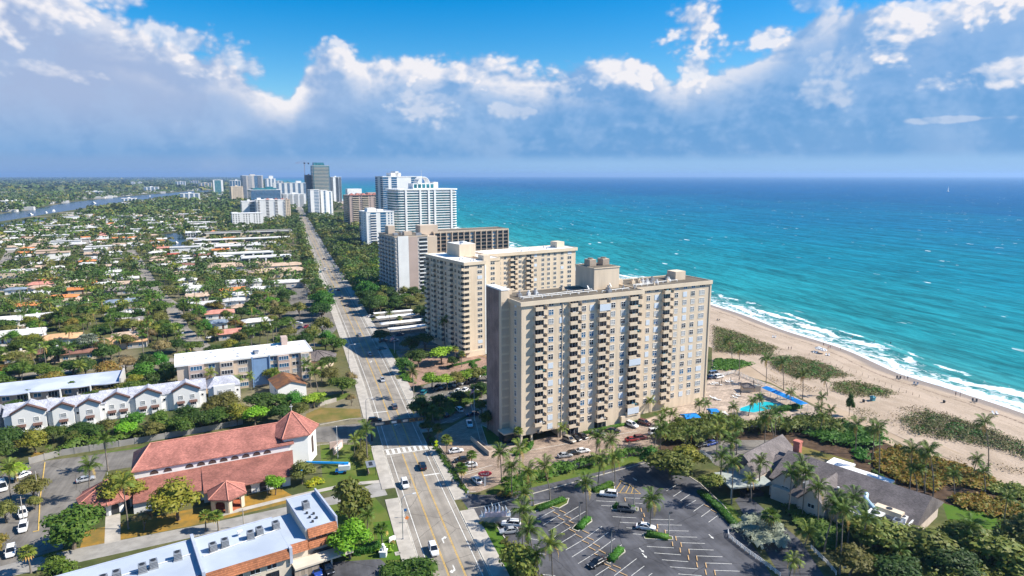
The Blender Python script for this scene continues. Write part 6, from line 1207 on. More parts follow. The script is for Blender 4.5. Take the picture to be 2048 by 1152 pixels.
def houses():
 L = [(78, 696, 17, 11, 'peach', 'peach roofed house above a turquoise pool terrace'), (180, 705, 24, 11, 'peach', 'long peach roofed house with white gable end, beside the lawn'), (246, 664, 12, 9, 'tan', 'tan hipped house with a white fascia under palms'), (262, 655, 10, 10, 'grey', 'grey brown hipped house, beside the yellow car drive'),
   (213, 640, 19, 9, 'palegrey', 'pale grey roofed house with dark red garage door'), (208, 618, 20, 9, 'bluegrey', 'dark blue grey roofed house behind the pale roofed one'), (205, 592, 22, 9, 'grey', 'grey brown roofed house with cream gable dormer'), (112, 615, 17, 9, 'tan', 'tan roofed house with a row of blue windows'),
   (136, 590, 12, 8, 'orange', 'bright orange roofed house, front of an orange pair'), (163, 577, 9, 7, 'orange', 'small bright orange roofed house, rear of an orange pair'), (28, 624, 16, 9, 'orange', 'orange brown roofed house low among palms at the left'), (0, 656, 24, 12, 'white', 'large white roofed boat shed house on the left'), (-30, 690, 24, 12, 'white', 'white roofed house with green framed windows'),
   (78, 722, 10, 8, 'brown', 'dark brown roofed cottage under cabbage palms'), (120, 724, 14, 6, 'brown', 'flat brown roofed cottage beside the silver palms'), (8, 728, 9, 7, 'cream', 'small cream roofed shed behind the olive trees'), (375, 605, 13, 10, 'tan', 'tan and peach roofed house right of the street'), (400, 628, 14, 9, 'grey', 'grey roofed house between tan and pink roofs'),
   (412, 640, 15, 9, 'pink', 'pink roofed house with a pale grey lean-to'), (420, 660, 9, 8, 'bluegrey', 'small blue grey gabled house beside the rusty tree'), (438, 682, 17, 9, 'pink', 'pink red roofed house behind the palms of the beige block'), (358, 570, 12, 8, 'white', 'white roofed house, farthest of three beside the street'), (362, 581, 12, 8, 'white', 'white roofed house, middle of three beside the street'), (372, 591, 12, 8, 'palegrey', 'pale grey roofed house, nearest of three beside the street'),
   (345, 556, 14, 9, 'tan', 'tan house roof above the white trio by the street'), (60, 560, 16, 9, 'white', 'white low house with blue shade awning in the trees'), (212, 553, 12, 8, 'white', 'white shallow roofed house by the big dark tree'), (206, 561, 14, 8, 'palegrey', 'pale roofed bungalow under the white one by the dark tree'), (30, 513, 15, 8, 'orange', 'orange roofed house amid far palms, front one'), (42, 503, 11, 7, 'orange', 'orange roofed house amid far palms, rear one'),
   (100, 555, 12, 8, 'palegrey', 'pale house roof in the middle of dark palms'), (310, 503, 14, 8, 'pink', 'coral roofed house by the canal'), (330, 517, 13, 8, 'red', 'red roofed house beside the green round trees'), (345, 533, 12, 8, 'palegrey', 'pale roofed house right of the round trees'), (150, 497, 16, 8, 'grey', 'grey brown long roof among the far palms'), (310, 484, 13, 8, 'white', 'white scalloped house roof beside the canal'), (10, 590, 12, 7, 'bluegrey', 'dark blue garden house at the left edge')]
 for px, py, W, D, rc, lb in L: house(px, py, W, D, RW.uniform(4, 14), rc, lb); LMK.append((*G(px, py), short(lb)))
 for a in (('canal', (-190, 960)), ('middle cross street end', (-200, 545)), ('far cross street', (-260, 760)), ('long residential street far end', (-200, 830)), ('western street', (-262, 640)), ('outer western street', (-420, 700)), ('waterway trees', (-480, 1250)), ('waterway bend', (-600, 1500)), ('hedges of the long tan block', (-140, 980)), ('rear road gardens', (-60, 1120)), ('stepped condominium gardens', (-120, 1250)), ('far left gardens', (-620, 1000)), ('western cross street', (-500, 500)), ('middle canal gardens', (-300, 1050)), ('far western gardens', (-420, 1020)), ('gardens below the waterway', (-300, 1350))): LMK.append((*a[1], a[0]))
 for a in (('condo car park', (30, 300)), ('white carports', (30, 370)), ('grey condominium', (36, 440)), ('blue faced tower', (60, 740)), ('far right kerb', (16, 620)), ('signal gantry', (-12, 205)), ('beige block end', (-16, 300)), ('rear car park', (-40, 420)), ('upper rear car park', (-30, 520))): LMK.append((*a[1], a[0]))
 # rows of further houses up to the waterway
 n = 0; names = {'white': 'white', 'tan': 'tan', 'orange': 'orange', 'grey': 'grey', 'palegrey': 'pale grey', 'brown': 'brown', 'pink': 'pink', 'cream': 'cream', 'red': 'red'}; far = MB(); far_r = {}
 ws = ['white'] * 8 + ['palegrey'] * 5 + ['tan'] * 5 + ['grey', 'orange', 'brown', 'pink', 'cream', 'tan', 'orange']
 spots = []
 for i in range(-3, 34):
  for j in range(0, 60):
   x = -70 - i * 20 - j * 4.2; y = 330 + j * (23 if j % 2 else 23) - i * 3.0 + (4 if i % 2 else 0)
   spots.append((x + RW.uniform(-3, 3), y + RW.uniform(-3, 3)))
 spots.sort(key=lambda p: math.hypot(p[0] + 31, p[1]))
 for x, y in spots:
  pxx = PX(x, y, 3)
  if not (-40 < pxx[0] < 700) or y > 1640 or x > -30 or RW.random() < (.36 if y < 640 else .2): continue
  W = RW.uniform(11, 17); D = RW.uniform(7, 10); big = RW.random() < (.10 if y < 700 else .2)
  if big: W *= RW.uniform(1.5, 2.4); D *= 1.3
  if not all(is_clear(x + a, y + b) for a in (0, W / 2, W) for b in (0, D / 2, D)): continue
  rc = RW.choice(ws[:15] if big else ws)
  if n < 215:
   dist = 'nearer' if y < 560 else 'middle' if y < 800 else 'far'; big_ = 'wide' if W > 14.6 else 'small' if W < 12.4 else 'mid sized'; lb = words16('%s %s roofed bungalow %s' % (big_, names[rc], nearest(x, y)))
   house(0, 0, W, D, RW.uniform(3, 13), rc, lb, world=(x, y), group=None, lite=(y > 640), flat=big, h=6.0 if big else 3.4); n += 1
  else:
   F = Fr((x, y), RW.uniform(3, 13)); keep_clear([F(a, b) for a, b in ((-1, -1), (W + 1, -1), (W + 1, D + 1), (-1, D + 1))]); P_ = [F(a, b) for a, b in ((0, 0), (W, 0), (W, D), (0, D))]; zz = RW.uniform(5.5, 8) if big else 3.4; far.prism(P_, 0, zz); q = far_r.setdefault(rc, MB()); rr = [F(a, b) for a, b in ((-.6, -.6), (W + .6, -.6), (W + .6, D + .6), (-.6, D + .6))]; r1, r2 = F(D * .4, D / 2), F(W - D * .4, D / 2)
   q.add([(p[0], p[1], zz) for p in rr] + [(*r1, zz + (.3 if big else 1.6)), (*r2, zz + (.3 if big else 1.6))], [(0, 1, 5, 4), (2, 3, 4, 5), (3, 0, 4), (1, 2, 5)])
 t = thing('distant_houses', 'pale bungalow roofs packed beyond the nearer house rows, towards the waterway', 'houses'); stuff(far.build('walls', M.white, t))
 for k, q in far_r.items(): stuff(q.build('roofs', mat('house_roof_' + k, RC[k]), t))
 t['kind'] = 'stuff'
 # very far: pale roofs scattered to the horizon beyond the waterway
 q = MB(); rng = random.Random(5)
 for k in range(1500):
  d = 1500 * math.exp(rng.uniform(0, 2.6)); a = rng.uniform(-39, -10.5); an = YAW + R(a); x = CAMX + d * math.sin(an); y = d * math.cos(an)
  if not is_clear(x, y) or x > -120 - y * .05: continue
  s = rng.uniform(5, 14) * (1 + d / 9000) ; F = Fr((x, y), rng.uniform(0, 20)); P_ = [F(a_, b_) for a_, b_ in ((-s, -s * .5), (s, -s * .5), (s, s * .5), (-s, s * .5))]; q.prism(P_, 0, rng.uniform(4, 8) + d / 2500)
 stuff(tag(q.build('distant_buildings', mat('far_building', (.62, .60, .56), .3, .004, .9, .2, coords='World')), 'pale roofs and walls scattered through woods out to the horizon', 'buildings'))
houses()
# ------------------------------------------------------------------ vehicles
M.car_paint = mat('car_paint', (.5, .5, .5), .03, 2.0, .28, .5, objcol=True, coat=.6); M.car_glass = mat('car_glass', (.012, .015, .02), .2, 2, .06, .7); M.tyre = mat('tyre_rubber', (.018, .018, .018), .2, 5, .9, .2); M.rim = mat('wheel_rim', (.45, .45, .47), .1, 5, .35, .5, metal=.8)
M.lamp_lens = mat('headlight_lens', (.75, .77, .80), .05, 3, .15, .6); M.tail_lens = mat('tail_light_lens', (.35, .01, .01), .1, 3, .2, .6)
def loft(mb, rings, m=0, caps=True):
 n = len(rings[0]); k = len(mb.v)
 mb.add([p for r in rings for p in r], [(i * n + j, i * n + (j + 1) % n, (i + 1) * n + (j + 1) % n, (i + 1) * n + j) for i in range(len(rings) - 1) for j in range(n)], m)
 if caps: mb.f += [tuple(k + j for j in range(n - 1, -1, -1)), tuple(k + (len(rings) - 1) * n + j for j in range(n))]; mb.m += [m, m]
 return mb
def car_protos(kind):
 S = {'sedan': dict(L=4.7, st=[(-2.35, .70, .72, .34), (-2.2, .84, .92, .26), (-1.2, .90, .96, .24), (.7, .90, .94, .24), (1.7, .88, .84, .26), (2.25, .80, .70, .3), (2.36, .68, .58, .36)], cab=(-1.95, -1.15, .25, 1.15), zt=1.44),
   'suv': dict(L=4.7, st=[(-2.36, .80, .95, .40), (-2.25, .90, 1.05, .32), (-1.2, .94, 1.08, .30), (.8, .94, 1.06, .30), (1.75, .92, 1.0, .32), (2.25, .86, .9, .36), (2.38, .74, .74, .42)], cab=(-2.25, -1.95, .25, 1.15), zt=1.72),
   'van': dict(L=5.2, st=[(-2.6, .90, 1.05, .40), (-2.5, .96, 1.1, .32), (1.5, .96, 1.1, .32), (2.2, .94, 1.05, .34), (2.6, .84, .9, .4)], cab=(-2.52, -2.4, 1.0, 1.9), zt=2.2),
   'pickup': dict(L=5.5, st=[(-2.75, .90, 1.02, .45), (-2.7, .94, 1.08, .38), (-.6, .95, 1.1, .36), (1.2, .95, 1.1, .36), (2.2, .93, 1.02, .38), (2.75, .82, .85, .46)], cab=(-.95, -.75, .55, 1.35), zt=1.82)}[kind]
 b = MB(); rings = []
 for x, w, zb, zl in S['st']: rings.append([(x, -w * .88, zl), (x, w * .88, zl), (x, w, zl + .22), (x, w * .97, zb - .06), (x, w * .88, zb), (x, -w * .88, zb), (x, -w * .97, zb - .06), (x, -w, zl + .22)])
 loft(b, rings[::1]); xa, xb, xc, xd = S['cab']; zt = S['zt']; w0 = .80 if kind == 'sedan' else .84; w1 = .62 if kind == 'sedan' else .72; zb = max(s[2] for s in S['st']) - .05
 b.add([(xb, -w1, zt - .02), (xc, -w1, zt - .02), (xc, w1, zt - .02), (xb, w1, zt - .02), (xb + .05, -w1 + .1, zt + .05), (xc - .1, -w1 + .1, zt + .05), (xc - .1, w1 - .1, zt + .05), (xb + .05, w1 - .1, zt + .05)], [(4, 5, 6, 7), (0, 1, 5, 4), (1, 2, 6, 5), (2, 3, 7, 6), (3, 0, 4, 7)])
 for s in (-1, 1):
  for a, c in ((xa, xb), (xd, xc), ((xa + xd) / 2 - .15, (xb + xc) / 2 - .1)): b.tube((a, s * w0, zb), (c, s * w1, zt), .055, .055, 4)
  b.box(xd - .25, xd - .05, s * 1.02 - .08, s * 1.02 + .08, zb - .02, zb + .14)
 g = MB(); g.add([(xa, -w0, zb), (xd, -w0, zb), (xd, w0, zb), (xa, w0, zb), (xb, -w1, zt - .02), (xc, -w1, zt - .02), (xc, w1, zt - .02), (xb, w1, zt - .02)], [(0, 1, 5, 4), (1, 2, 6, 5), (2, 3, 7, 6), (3, 0, 4, 7)])
 w = MB(); w.tube((0, -.1, 0), (0, .1, 0), .33, .33, 12, 0); rm = MB(); rm.tube((0, -.115, 0), (0, .115, 0), .19, .19, 8, 0)
 hl = MB().box(-.05, .03, -.18, .18, -.07, .07); L = S['st'][-1][0]
 return dict(body=b.mesh('body', M.car_paint), glass=g.mesh('window', M.car_glass), wheel=w.mesh('wheel', M.tyre), rim=rm.mesh('rim', M.rim), head=hl.mesh('headlight', M.lamp_lens), tail=MB().box(-.04, .04, -.16, .16, -.09, .09).mesh('tail_light', M.tail_lens), st=S['st'], zb=zb)
CARP = {k: car_protos(k) for k in ('sedan', 'suv', 'van', 'pickup')}
PAINT = {'white': (.78, .78, .77), 'black': (.010, .011, .013), 'grey': (.11, .115, .12), 'silver': (.40, .41, .42), 'blue': (.01, .05, .28), 'dark blue': (.012, .03, .075), 'red': (.30, .015, .015), 'maroon': (.10, .012, .018), 'beige': (.38, .33, .26), 'teal': (.02, .16, .19), 'yellow': (.62, .40, .03)}
def car(x, y, ang, kind, col, label, group=None, z=0.02, lite=False):
 p = CARP[kind]; o = thing('parked_car' if group else 'car', label, 'car', (x, y, z), ang, group); b = put('body', p['body'], o); b.color = C4(PAINT[col]); put('window', p['glass'], o)
 xf, xr = p['st'][-1][0], p['st'][0][0]; wb = xf - .95, xr + .9
 for wx in wb:
  for s in (-1, 1): w = put('wheel', p['wheel'], o, (wx, s * .82, .33)); (None if lite else put('rim', p['rim'], w))
 if not lite:
  for s in (-1, 1): put('headlight', p['head'], o, (xf - .06, s * .56, p['st'][-1][2] + .05)); put('tail_light', p['tail'], o, (xr, s * .62, p['st'][0][2] - .02))
 return o
def pdir(px, py, dx, dy): a, b = G(px, py), G(px + dx, py + dy); return math.atan2(b[1] - a[1], b[0] - a[0])
ROADCARS = [(867, 1104, -1, 'suv', 'white', 'white car driving towards the viewer by the turn arrow, nearest on the road'), (810, 972, -1, 'suv', 'white', 'white car driving towards the viewer just past the zebra crossing'), (845, 936, 1, 'suv', 'black', 'black car driving away at the stop line'), (789, 816, 1, 'suv', 'grey', 'dark grey car driving away beyond the signal gantry'),
   (765, 762, -1, 'sedan', 'silver', 'silver car in the sun before the tower shadow'), (740, 710, 1, 'sedan', 'silver', 'pale car inside the shadow of the second tower'), (719, 671, 1, 'sedan', 'silver', 'silver car just beyond the shadow of the second tower'), (694, 612, 1, 'sedan', 'grey', 'grey car in the far tree shade, nearest of three'), (684, 597, 1, 'suv', 'grey', 'grey car in the far tree shade, middle of three'), (677, 581, 1, 'sedan', 'red', 'red car in the far tree shade, farthest of three'),
   (650, 541, -1, 'van', 'white', 'white van in the sunny stretch beyond the tree shade'), (641, 545, -1, 'sedan', 'teal', 'teal car beside the white van'), (648, 519, 1, 'sedan', 'black', 'black car far down the road at the dark shade'), (636, 498, -1, 'sedan', 'silver', 'tiny silver car far down the road')]
for px, py, s, k, c, l in ROADCARS: x, y = G(px, py); car(x, y, s * math.pi / 2 - .012, k, c, l, z=.025)
x, y = G(750, 844); car(x, y, pdir(750, 844, 30, -2), 'suv', 'black', 'black car turning out of the side street in the tower shadow', z=.025)
LOTS = [ # px, py, dx, dy, kind, colour, what singles it out
 (1217, 992, -30, -3, 'suv', 'white', 'white estate car parked beside the striped triangle in the beach car park'), (1253, 1022, 30, 3, 'suv', 'grey', 'grey car parked against the clipped hedge island in the beach car park'), (1291, 1058, 30, 4, 'sedan', 'white', 'white saloon parked by the coconut palm island in the beach car park'), (1194, 1130, -26, 14, 'sedan', 'black', 'black saloon in the bottom row of the beach car park'),
 (1022, 1052, -30, -2, 'suv', 'white', 'white car half hidden by palms beside the wave sign, upper of two'), (1018, 1066, -30, 3, 'sedan', 'silver', 'pale car half hidden by palms near the wave sign, lower of two'),
 (918, 822, -12, -9, 'suv', 'white', 'white car alone under the shaded forecourt wall'), (889, 832, -14, -8, 'sedan', 'black', 'black car by the cabbage palms in the shaded forecourt'), (945, 831, -30, 4, 'sedan', 'dark blue', 'dark blue car in front of the flagpole in the forecourt'), (939, 851, 6, 20, 'pickup', 'white', 'white pickup truck by the planted island in the forecourt'), (974, 811, -12, -10, 'sedan', 'white', 'white car tucked beside the brown brick wall'),
 (912, 905, 30, -4, 'sedan', 'white', 'white saloon at the sunny forecourt edge behind cabbage palms'), (923, 923, -30, 4, 'sedan', 'black', 'black saloon between two white cars at the forecourt wall'), (939, 934, -30, 3, 'sedan', 'white', 'white car partly behind the single cabbage palm trunk'), (953, 964, -14, -14, 'sedan', 'white', 'white car leaving beside the red oval sign'), (854, 855, -28, 5, 'sedan', 'black', 'black car waiting at the forecourt exit under the gantry'),
 (1139, 883, 20, 9, 'suv', 'beige', 'beige car beside the planted corner of the carport'), (1151, 879, 20, 9, 'sedan', 'black', 'black car next to the beige one before the tower'), (1164, 875, 20, 9, 'sedan', 'black', 'black car third from the carport before the tower'), (1197, 869, 30, 5, 'sedan', 'grey', 'grey car alone before the tower shopfront'), (1227, 864, 30, 5, 'sedan', 'black', 'black car before the tower, next to the white one'), (1264, 853, 20, 8, 'suv', 'white', 'white car at the end of the row before the tower'), (1289, 849, 24, 8, 'suv', 'maroon', 'dark maroon car beside the hedge at the tower end'),
 (1147, 909, 22, -3, 'sedan', 'black', 'black car roof behind the hedge, beside a white roof'), (1165, 905, 22, -3, 'sedan', 'white', 'white car roof behind the hedge by the tall palm'), (1130, 914, 22, -3, 'sedan', 'silver', 'silver car roof behind the hedge, nearest the road'), (1264, 882, 22, -3, 'sedan', 'red', 'red car roof behind the hedge far from the road'), (1281, 879, 22, -3, 'suv', 'maroon', 'maroon car roof behind the hedge next to the red one'), (1312, 868, 22, -3, 'van', 'white', 'white van behind the sea grape hedge'),
 (874, 779, -10, 8, 'suv', 'dark blue', 'dark blue car first in the row of the condo car park'), (886, 776, -10, 8, 'sedan', 'silver', 'silver car second in the row of the condo car park'), (899, 774, -10, 8, 'sedan', 'teal', 'dark teal car third in the row of the condo car park'), (912, 771, -10, 8, 'sedan', 'white', 'white car fourth in the row of the condo car park'), (925, 768, -10, 8, 'suv', 'silver', 'silver car fifth in the row of the condo car park'), (937, 765, -10, 8, 'suv', 'grey', 'grey car sixth in the row of the condo car park'), (947, 759, -10, 8, 'van', 'silver', 'tall silver van at the end of the condo car park row'), (957, 755, -10, 8, 'sedan', 'white', 'white car beyond the silver van in the condo car park'),
 (861, 762, 18, 6, 'suv', 'black', 'black car under the yellow green trees of the condo car park'), (848, 788, 12, -10, 'suv', 'teal', 'teal car at the mouth of the condo car park'), (902, 792, -12, 8, 'sedan', 'grey', 'grey car in the shaded lower row of the condo car park'), (915, 785, -12, 8, 'sedan', 'white', 'white car in the shaded lower row, under a dark tree'), (929, 783, -12, 8, 'sedan', 'white', 'white car in the shaded lower row, next to another white'), (959, 780, -12, 8, 'sedan', 'white', 'white car in shade between tree crowns near the flag'),
 (46, 1031, 3, 20, 'suv', 'white', 'white car parked with its nose down, beside the dark shrub island'), (47, 1059, -4, 20, 'suv', 'white', 'white car parked below the shrub island in the church car park'), (22, 1108, -3, 20, 'suv', 'white', 'white car alone at the bottom of the church car park'), (6, 978, 6, 18, 'van', 'white', 'white van at the left edge of the church car park'), (43, 955, -20, 8, 'sedan', 'white', 'white car beneath the lime trees of the church car park'), (172, 962, 22, -5, 'sedan', 'silver', 'silver car beside the round church entrance'),
 (632, 1146, 12, 20, 'sedan', 'blue', 'bright blue car before the stone office front'), (656, 1142, 12, 20, 'suv', 'black', 'black car next to the bright blue one'), (602, 1150, 12, 20, 'sedan', 'grey', 'dark grey car left of the bright blue one'),
 (599, 657, -10, 7, 'sedan', 'dark blue', 'dark car first in the rear row left of the road'), (612, 655, -10, 7, 'sedan', 'red', 'red car in the rear row left of the road'), (623, 654, -10, 7, 'sedan', 'silver', 'silver car third in the rear row left of the road'), (634, 654, -10, 7, 'suv', 'silver', 'pale car fourth in the rear row left of the road'), (645, 653, -10, 7, 'sedan', 'white', 'white car fifth in the rear row left of the road'), (656, 651, -10, 7, 'suv', 'grey', 'grey car at the end of the rear row left of the road'), (597, 648, 16, 0, 'sedan', 'white', 'white car above the dark one in the rear row'),
 (590, 574, 16, -2, 'sedan', 'white', 'white car in the upper rear car park among trees, first'), (606, 571, 16, -2, 'sedan', 'silver', 'silver car in the upper rear car park among trees'), (578, 580, 16, -2, 'suv', 'dark blue', 'dark blue car in the upper rear car park among trees'), (488, 611, 14, -5, 'sedan', 'blue', 'blue car between tree crowns behind the grey gable'), (618, 590, 16, -2, 'sedan', 'white', 'white car in the upper rear car park by the road trees'),
 (321, 603, 4, -10, 'suv', 'black', 'black car parked at the left kerb of the residential street'), (326, 613, 4, -10, 'sedan', 'red', 'red car parked behind a black one on the residential street'), (311, 664, 14, -1, 'sedan', 'yellow', 'yellow sports car on a driveway by the residential street'), (352, 661, 14, 0, 'sedan', 'dark blue', 'dark blue car beside the silver one at the street corner'), (358, 668, 14, 0, 'sedan', 'silver', 'silver grey car at the residential street corner'), (421, 676, 14, -4, 'sedan', 'white', 'white car under palms behind the beige block'),
 (789, 683, 14, -2, 'suv', 'silver', 'silver car in the shade before the white carports'), (764, 699, 14, -2, 'sedan', 'teal', 'teal car in the shaded drive by the sidewalk'), (766, 683, 14, -2, 'sedan', 'grey', 'grey car in the shaded lot beside the tree'), (742, 634, 14, -2, 'sedan', 'white', 'white car by the rear carport at the road side'), (800, 671, 14, -2, 'sedan', 'dark blue', 'dark car under the front carport edge'),
 (1428, 751, 18, -3, 'van', 'white', 'white van parked below the beach hedge beside the tower'), (1438, 756, 18, -4, 'suv', 'white', 'white car parked beside the pool fence, nearest the deck'), (1424, 757, 18, -4, 'sedan', 'dark blue', 'dark blue car partly hidden by the tower corner'), (1405, 893, -22, 6, 'sedan', 'black', 'black car in the restaurant car park behind the big sea grape'), (1422, 890, -22, 6, 'sedan', 'blue', 'blue car in the restaurant car park behind palms')]
for px, py, dx, dy, k, c, l in LOTS: x, y = G(px, py); car(x, y, pdir(px, py, dx, dy), k, c, l, 'parked cars')
rc = random.Random(77)
for i in range(34):                                          # cars under the trees of the further lots and drives
 y = rc.uniform(345, 760); s = rc.choice([-1, 1]); x = road_c(y) + s * rc.uniform(18, 30)
 if s < 0: x -= 12
 k = rc.choice(['sedan', 'suv', 'sedan', 'van']); c = rc.choice(['white', 'white', 'silver', 'grey', 'black', 'dark blue', 'red'])
 if is_clear(x, y, 2): car(x, y, rc.uniform(-.2, .4), k, c, '%s %s parked in the gardens %s the far road' % (c, {'sedan': 'saloon', 'suv': 'estate car', 'van': 'van'}[k], 'left of' if s < 0 else 'right of'), 'cars %s in the gardens %s the far road, %s' % (c, 'left of' if s < 0 else 'right of', k), lite=True)
# ------------------------------------------------------------------ street furniture
def lamp_post(px, py, h, label, arm=2.6, ang=0.0, group=None):
 x, y = G(px, py); t = thing('street_lamp', label, 'street lamp', (x, y, 0), ang, group); m = MB(); m.path([(0, 0, 0), (0, 0, h * .8), (0, 0, h * .93), (arm * .3, 0, h), (arm, 0, h + .1)], [.12, .09, .08, .06, .05], 6); m.box(-.2, .2, -.2, .2, 0, .3); m.build('pole', M.metal, t); MB().box(arm - .1, arm + .75, -.16, .16, h, h + .16).build('lamp_head', M.metal_white, t)
lamp_post(806, 1079, 11, 'tall street lamp on the left sidewalk by the turn arrow'); lamp_post(698, 736, 10.5, 'street lamp at the left kerb in the second tower shadow'); lamp_post(733, 842, 8, 'street lamp at the side street corner beside the dry lawn', 1.8)
lamp_post(636, 548, 10, 'street lamp far along the left kerb of the road', group=None); lamp_post(664, 610, 10, 'street lamp beside the big round tree on the left kerb')
for px, py, h, l in ((1159, 1048, 5.6, 'parking light pole in the palm hedge island'), (1222, 1112, 6.0, 'parking light pole in the lower hedge island'), (1268, 1013, 5.4, 'parking light pole behind the grey car hedge'), (1337, 1071, 5.8, 'parking light pole at the end of the white saloon hedge'), (1578, 1152, 6, 'parking light pole at the restaurant drive fence')):
 x, y = G(px, py); t = thing('parking_light', l, 'lamp', (x, y, 0)); MB().tube((0, 0, 0), (0, 0, h), .14, .10, 8).build('pole', M.concrete, t); MB().box(.0, .7, -.2, .2, h - .2, h + .1).build('lamp_head', M.metal_dark, t)
for px, py, h, l in ((44, 624, 14, 'tall bare utility pole among palms at the left'), (213, 726, 12, 'utility pole beside the lawn of the peach house'), (78, 1000, 8, 'lamp pole at the yellow kerb of the church car park'), (48, 1046, 7, 'lamp pole standing between two white cars'), (207, 470, 12, 'far utility pole among roofs'), (278, 490, 11, 'far utility pole beside the white roofs'), (488, 1056, 5, 'thin dark pole on the alley fence behind the office'), (338, 500, 12, 'utility pole beside the canal')):
 x, y = G(px, py); t = thing('utility_pole', l, 'pole', (x, y, 0)); MB().tube((0, 0, 0), (0, 0, h), .15, .09, 7).build('pole', M['concrete' if py > 600 else 'pole_wood'], t); MB().box(-.9, .9, -.06, .06, h - .7, h - .55).build('crossarm', M.pole_wood, t)
def gantry():
 x, y = G(744, 882); e = G(838, 872); t = thing('signal_gantry', 'black traffic signal gantry reaching across the road in the tower shadow', 'traffic light', (x, y, 0), 0); L = 17.5; z = 4.9; d = MB(); d.box(-.25, .25, -.25, .25, 0, z + 1.3); d.build('post', M.metal_dark, t)
 a = MB(); a.box(0, L, -.14, .14, z, z + .22).box(0, L, -.14, .14, z + 1.1, z + 1.32); [a.box(k * L / 12 - .09, k * L / 12 + .09, -.1, .1, z + .22, z + 1.1) for k in range(13)]; a.box(4.2, 6.0, -.12, .12, z, z + 1.3).box(8.2, 9.6, -.12, .12, z, z + 1.3).box(12.0, 14.9, -.12, .12, z, z + 1.3).build('arm', M.metal_dark, t)
 for x0, w, mk in ((1.2, 2.6, 'metal'), (6.4, 1.5, 'metal_white'), (10.0, 1.6, 'metal')): MB().box(x0, x0 + w, -.22, -.16, z + .3, z + 1.0).build('sign_panel', M[mk], t)
 yb = mat('signal_backplate_border', (.55, .30, .05), .1, 3, .6, .3)
 for x0 in (12.2, 15.0):
  s = MB().box(x0, x0 + 1.5, -.3, -.2, z + .2, z + 1.05).build('traffic_signal', yb, t); MB().box(x0 + .12, x0 + 1.38, -.42, -.31, z + .3, z + .95).build('signal_body', M.metal_dark, s)
gantry()
def sign_post(px, py, h, label, w, hh, mk, ang=0.0, diamond=False, n=1, name='road_sign'):
 x, y = G(px, py); t = thing(name, label, 'sign', (x, y, 0), ang); MB().tube((0, 0, 0), (0, 0, h), .05, None, 6).build('post', M.metal, t)
 for k in range(n):
  b = MB().box(-w / 2, w / 2, -.03, .03, -hh / 2, hh / 2).build('sign_panel', M[mk], t, (0, -.09, h - hh * .6 - k * hh * 1.15)); b.rotation_euler = (0, math.pi / 4 if diamond else 0, 0)
M.sign_yellow = mat('fluorescent_sign_yellow', (.55, .72, .02), .05, 3, .5, .3); M.sign_orange = mat('orange_sign', (.80, .25, .06), .05, 3, .5, .3); M.sign_blue = mat('blue_sign', (.02, .13, .32), .05, 3, .5, .3); M.sign_red = mat('red_sign', (.55, .05, .07), .05, 3, .5, .3)
sign_post(873, 902, 3.6, 'yellow green crossing sign on the right sidewalk by the zebra crossing', .9, .9, 'sign_yellow', diamond=True, n=2); sign_post(811, 1036, 2.6, 'small blue sign on the left sidewalk above the orange one', .7, .7, 'sign_blue'); sign_post(814, 1046, 1.9, 'orange diamond roadworks sign on the left sidewalk', .8, .8, 'sign_orange', diamond=True); sign_post(748, 905, 2.2, 'small grey sign post before the bus stop', .35, .45, 'metal_white'); sign_post(936, 998, 2.4, 'white and red sign post on the corner lawn', .35, .6, 'metal_white'); sign_post(1688, 1145, 2.0, 'white square sign beside the service drive', .8, .8, 'metal_white')
x, y = G(970, 972); t = thing('oval_sign', 'red oval sign with white lettering above the hedge', 'sign', (x, y, 0), R(-12)); MB().box(-.25, .25, -.15, .15, 0, 3.0).build('post', M.metal_white, t)
ov = MB(); pts = [(1.9 * math.cos(R(a)), .72 * math.sin(R(a)) + 3.6) for a in range(0, 360, 20)]; n_ = len(pts); ov.add([(a, -.16, b) for a, b in pts] + [(a, .16, b) for a, b in pts], [tuple(range(n_)), tuple(range(2 * n_ - 1, n_ - 1, -1))] + [(i, n_ + i, n_ + (i + 1) % n_, (i + 1) % n_) for i in range(n_)]); ov.build('sign_panel', M.sign_red, t)
lt = bpy.data.objects.new('l', text_mesh('VALET', .85)); COL.objects.link(lt); lm = bpy.data.meshes.new_from_object(lt.evaluated_get(bpy.context.evaluated_depsgraph_get())); bpy.data.objects.remove(lt); lm.materials.clear(); lm.materials.append(M.metal_white); lt = put('lettering', lm, t, (0, -.19, 3.6)); lt.rotation_euler = (math.pi / 2, 0, 0)
# wave shaped monument
x, y = G(990, 1042); t = thing('wave_monument', 'white wave shaped monument sign with pale blue crests at the beach drive', 'sign', (x, y, 0), R(-14)); t.scale = (1.3, 1.3, 1.5); pb = mat('pale_blue_white_paint', (.62, .70, .80), .12, .8, .6, .3); pk = mat('pink_white_relief', (.66, .52, .54), .2, 1.2, .7, .3)
MB().box(-2.9, 2.9, -.5, .5, 0, .9).build('base', M.concrete, t)
for k in range(9):
 u = -2.6 + k * .65; hh = 1.5 + 1.3 * math.sin(math.pi * (k + .5) / 9) + (.35 if k % 2 else 0); mb = MB(); mb.add([(u - .34, -.32, .9), (u + .34, -.32, .9), (u + .34, .32, .9), (u - .34, .32, .9), (u + .12, -.22, hh * .75), (u + .38, -.2, hh * .8), (u + .38, .2, hh * .8), (u + .12, .22, hh * .75), (u - .15 + .1, 0, hh + .3)], [(0, 1, 5, 4), (1, 2, 6, 5), (2, 3, 7, 6), (3, 0, 4, 7), (4, 5, 8), (5, 6, 8), (6, 7, 8), (7, 4, 8)]); mb.build('crest', pb if k % 3 else M.white, t)
MB().box(-1.9, 2.1, -.46, -.34, .95, 1.75).build('relief_panel', pk, t)
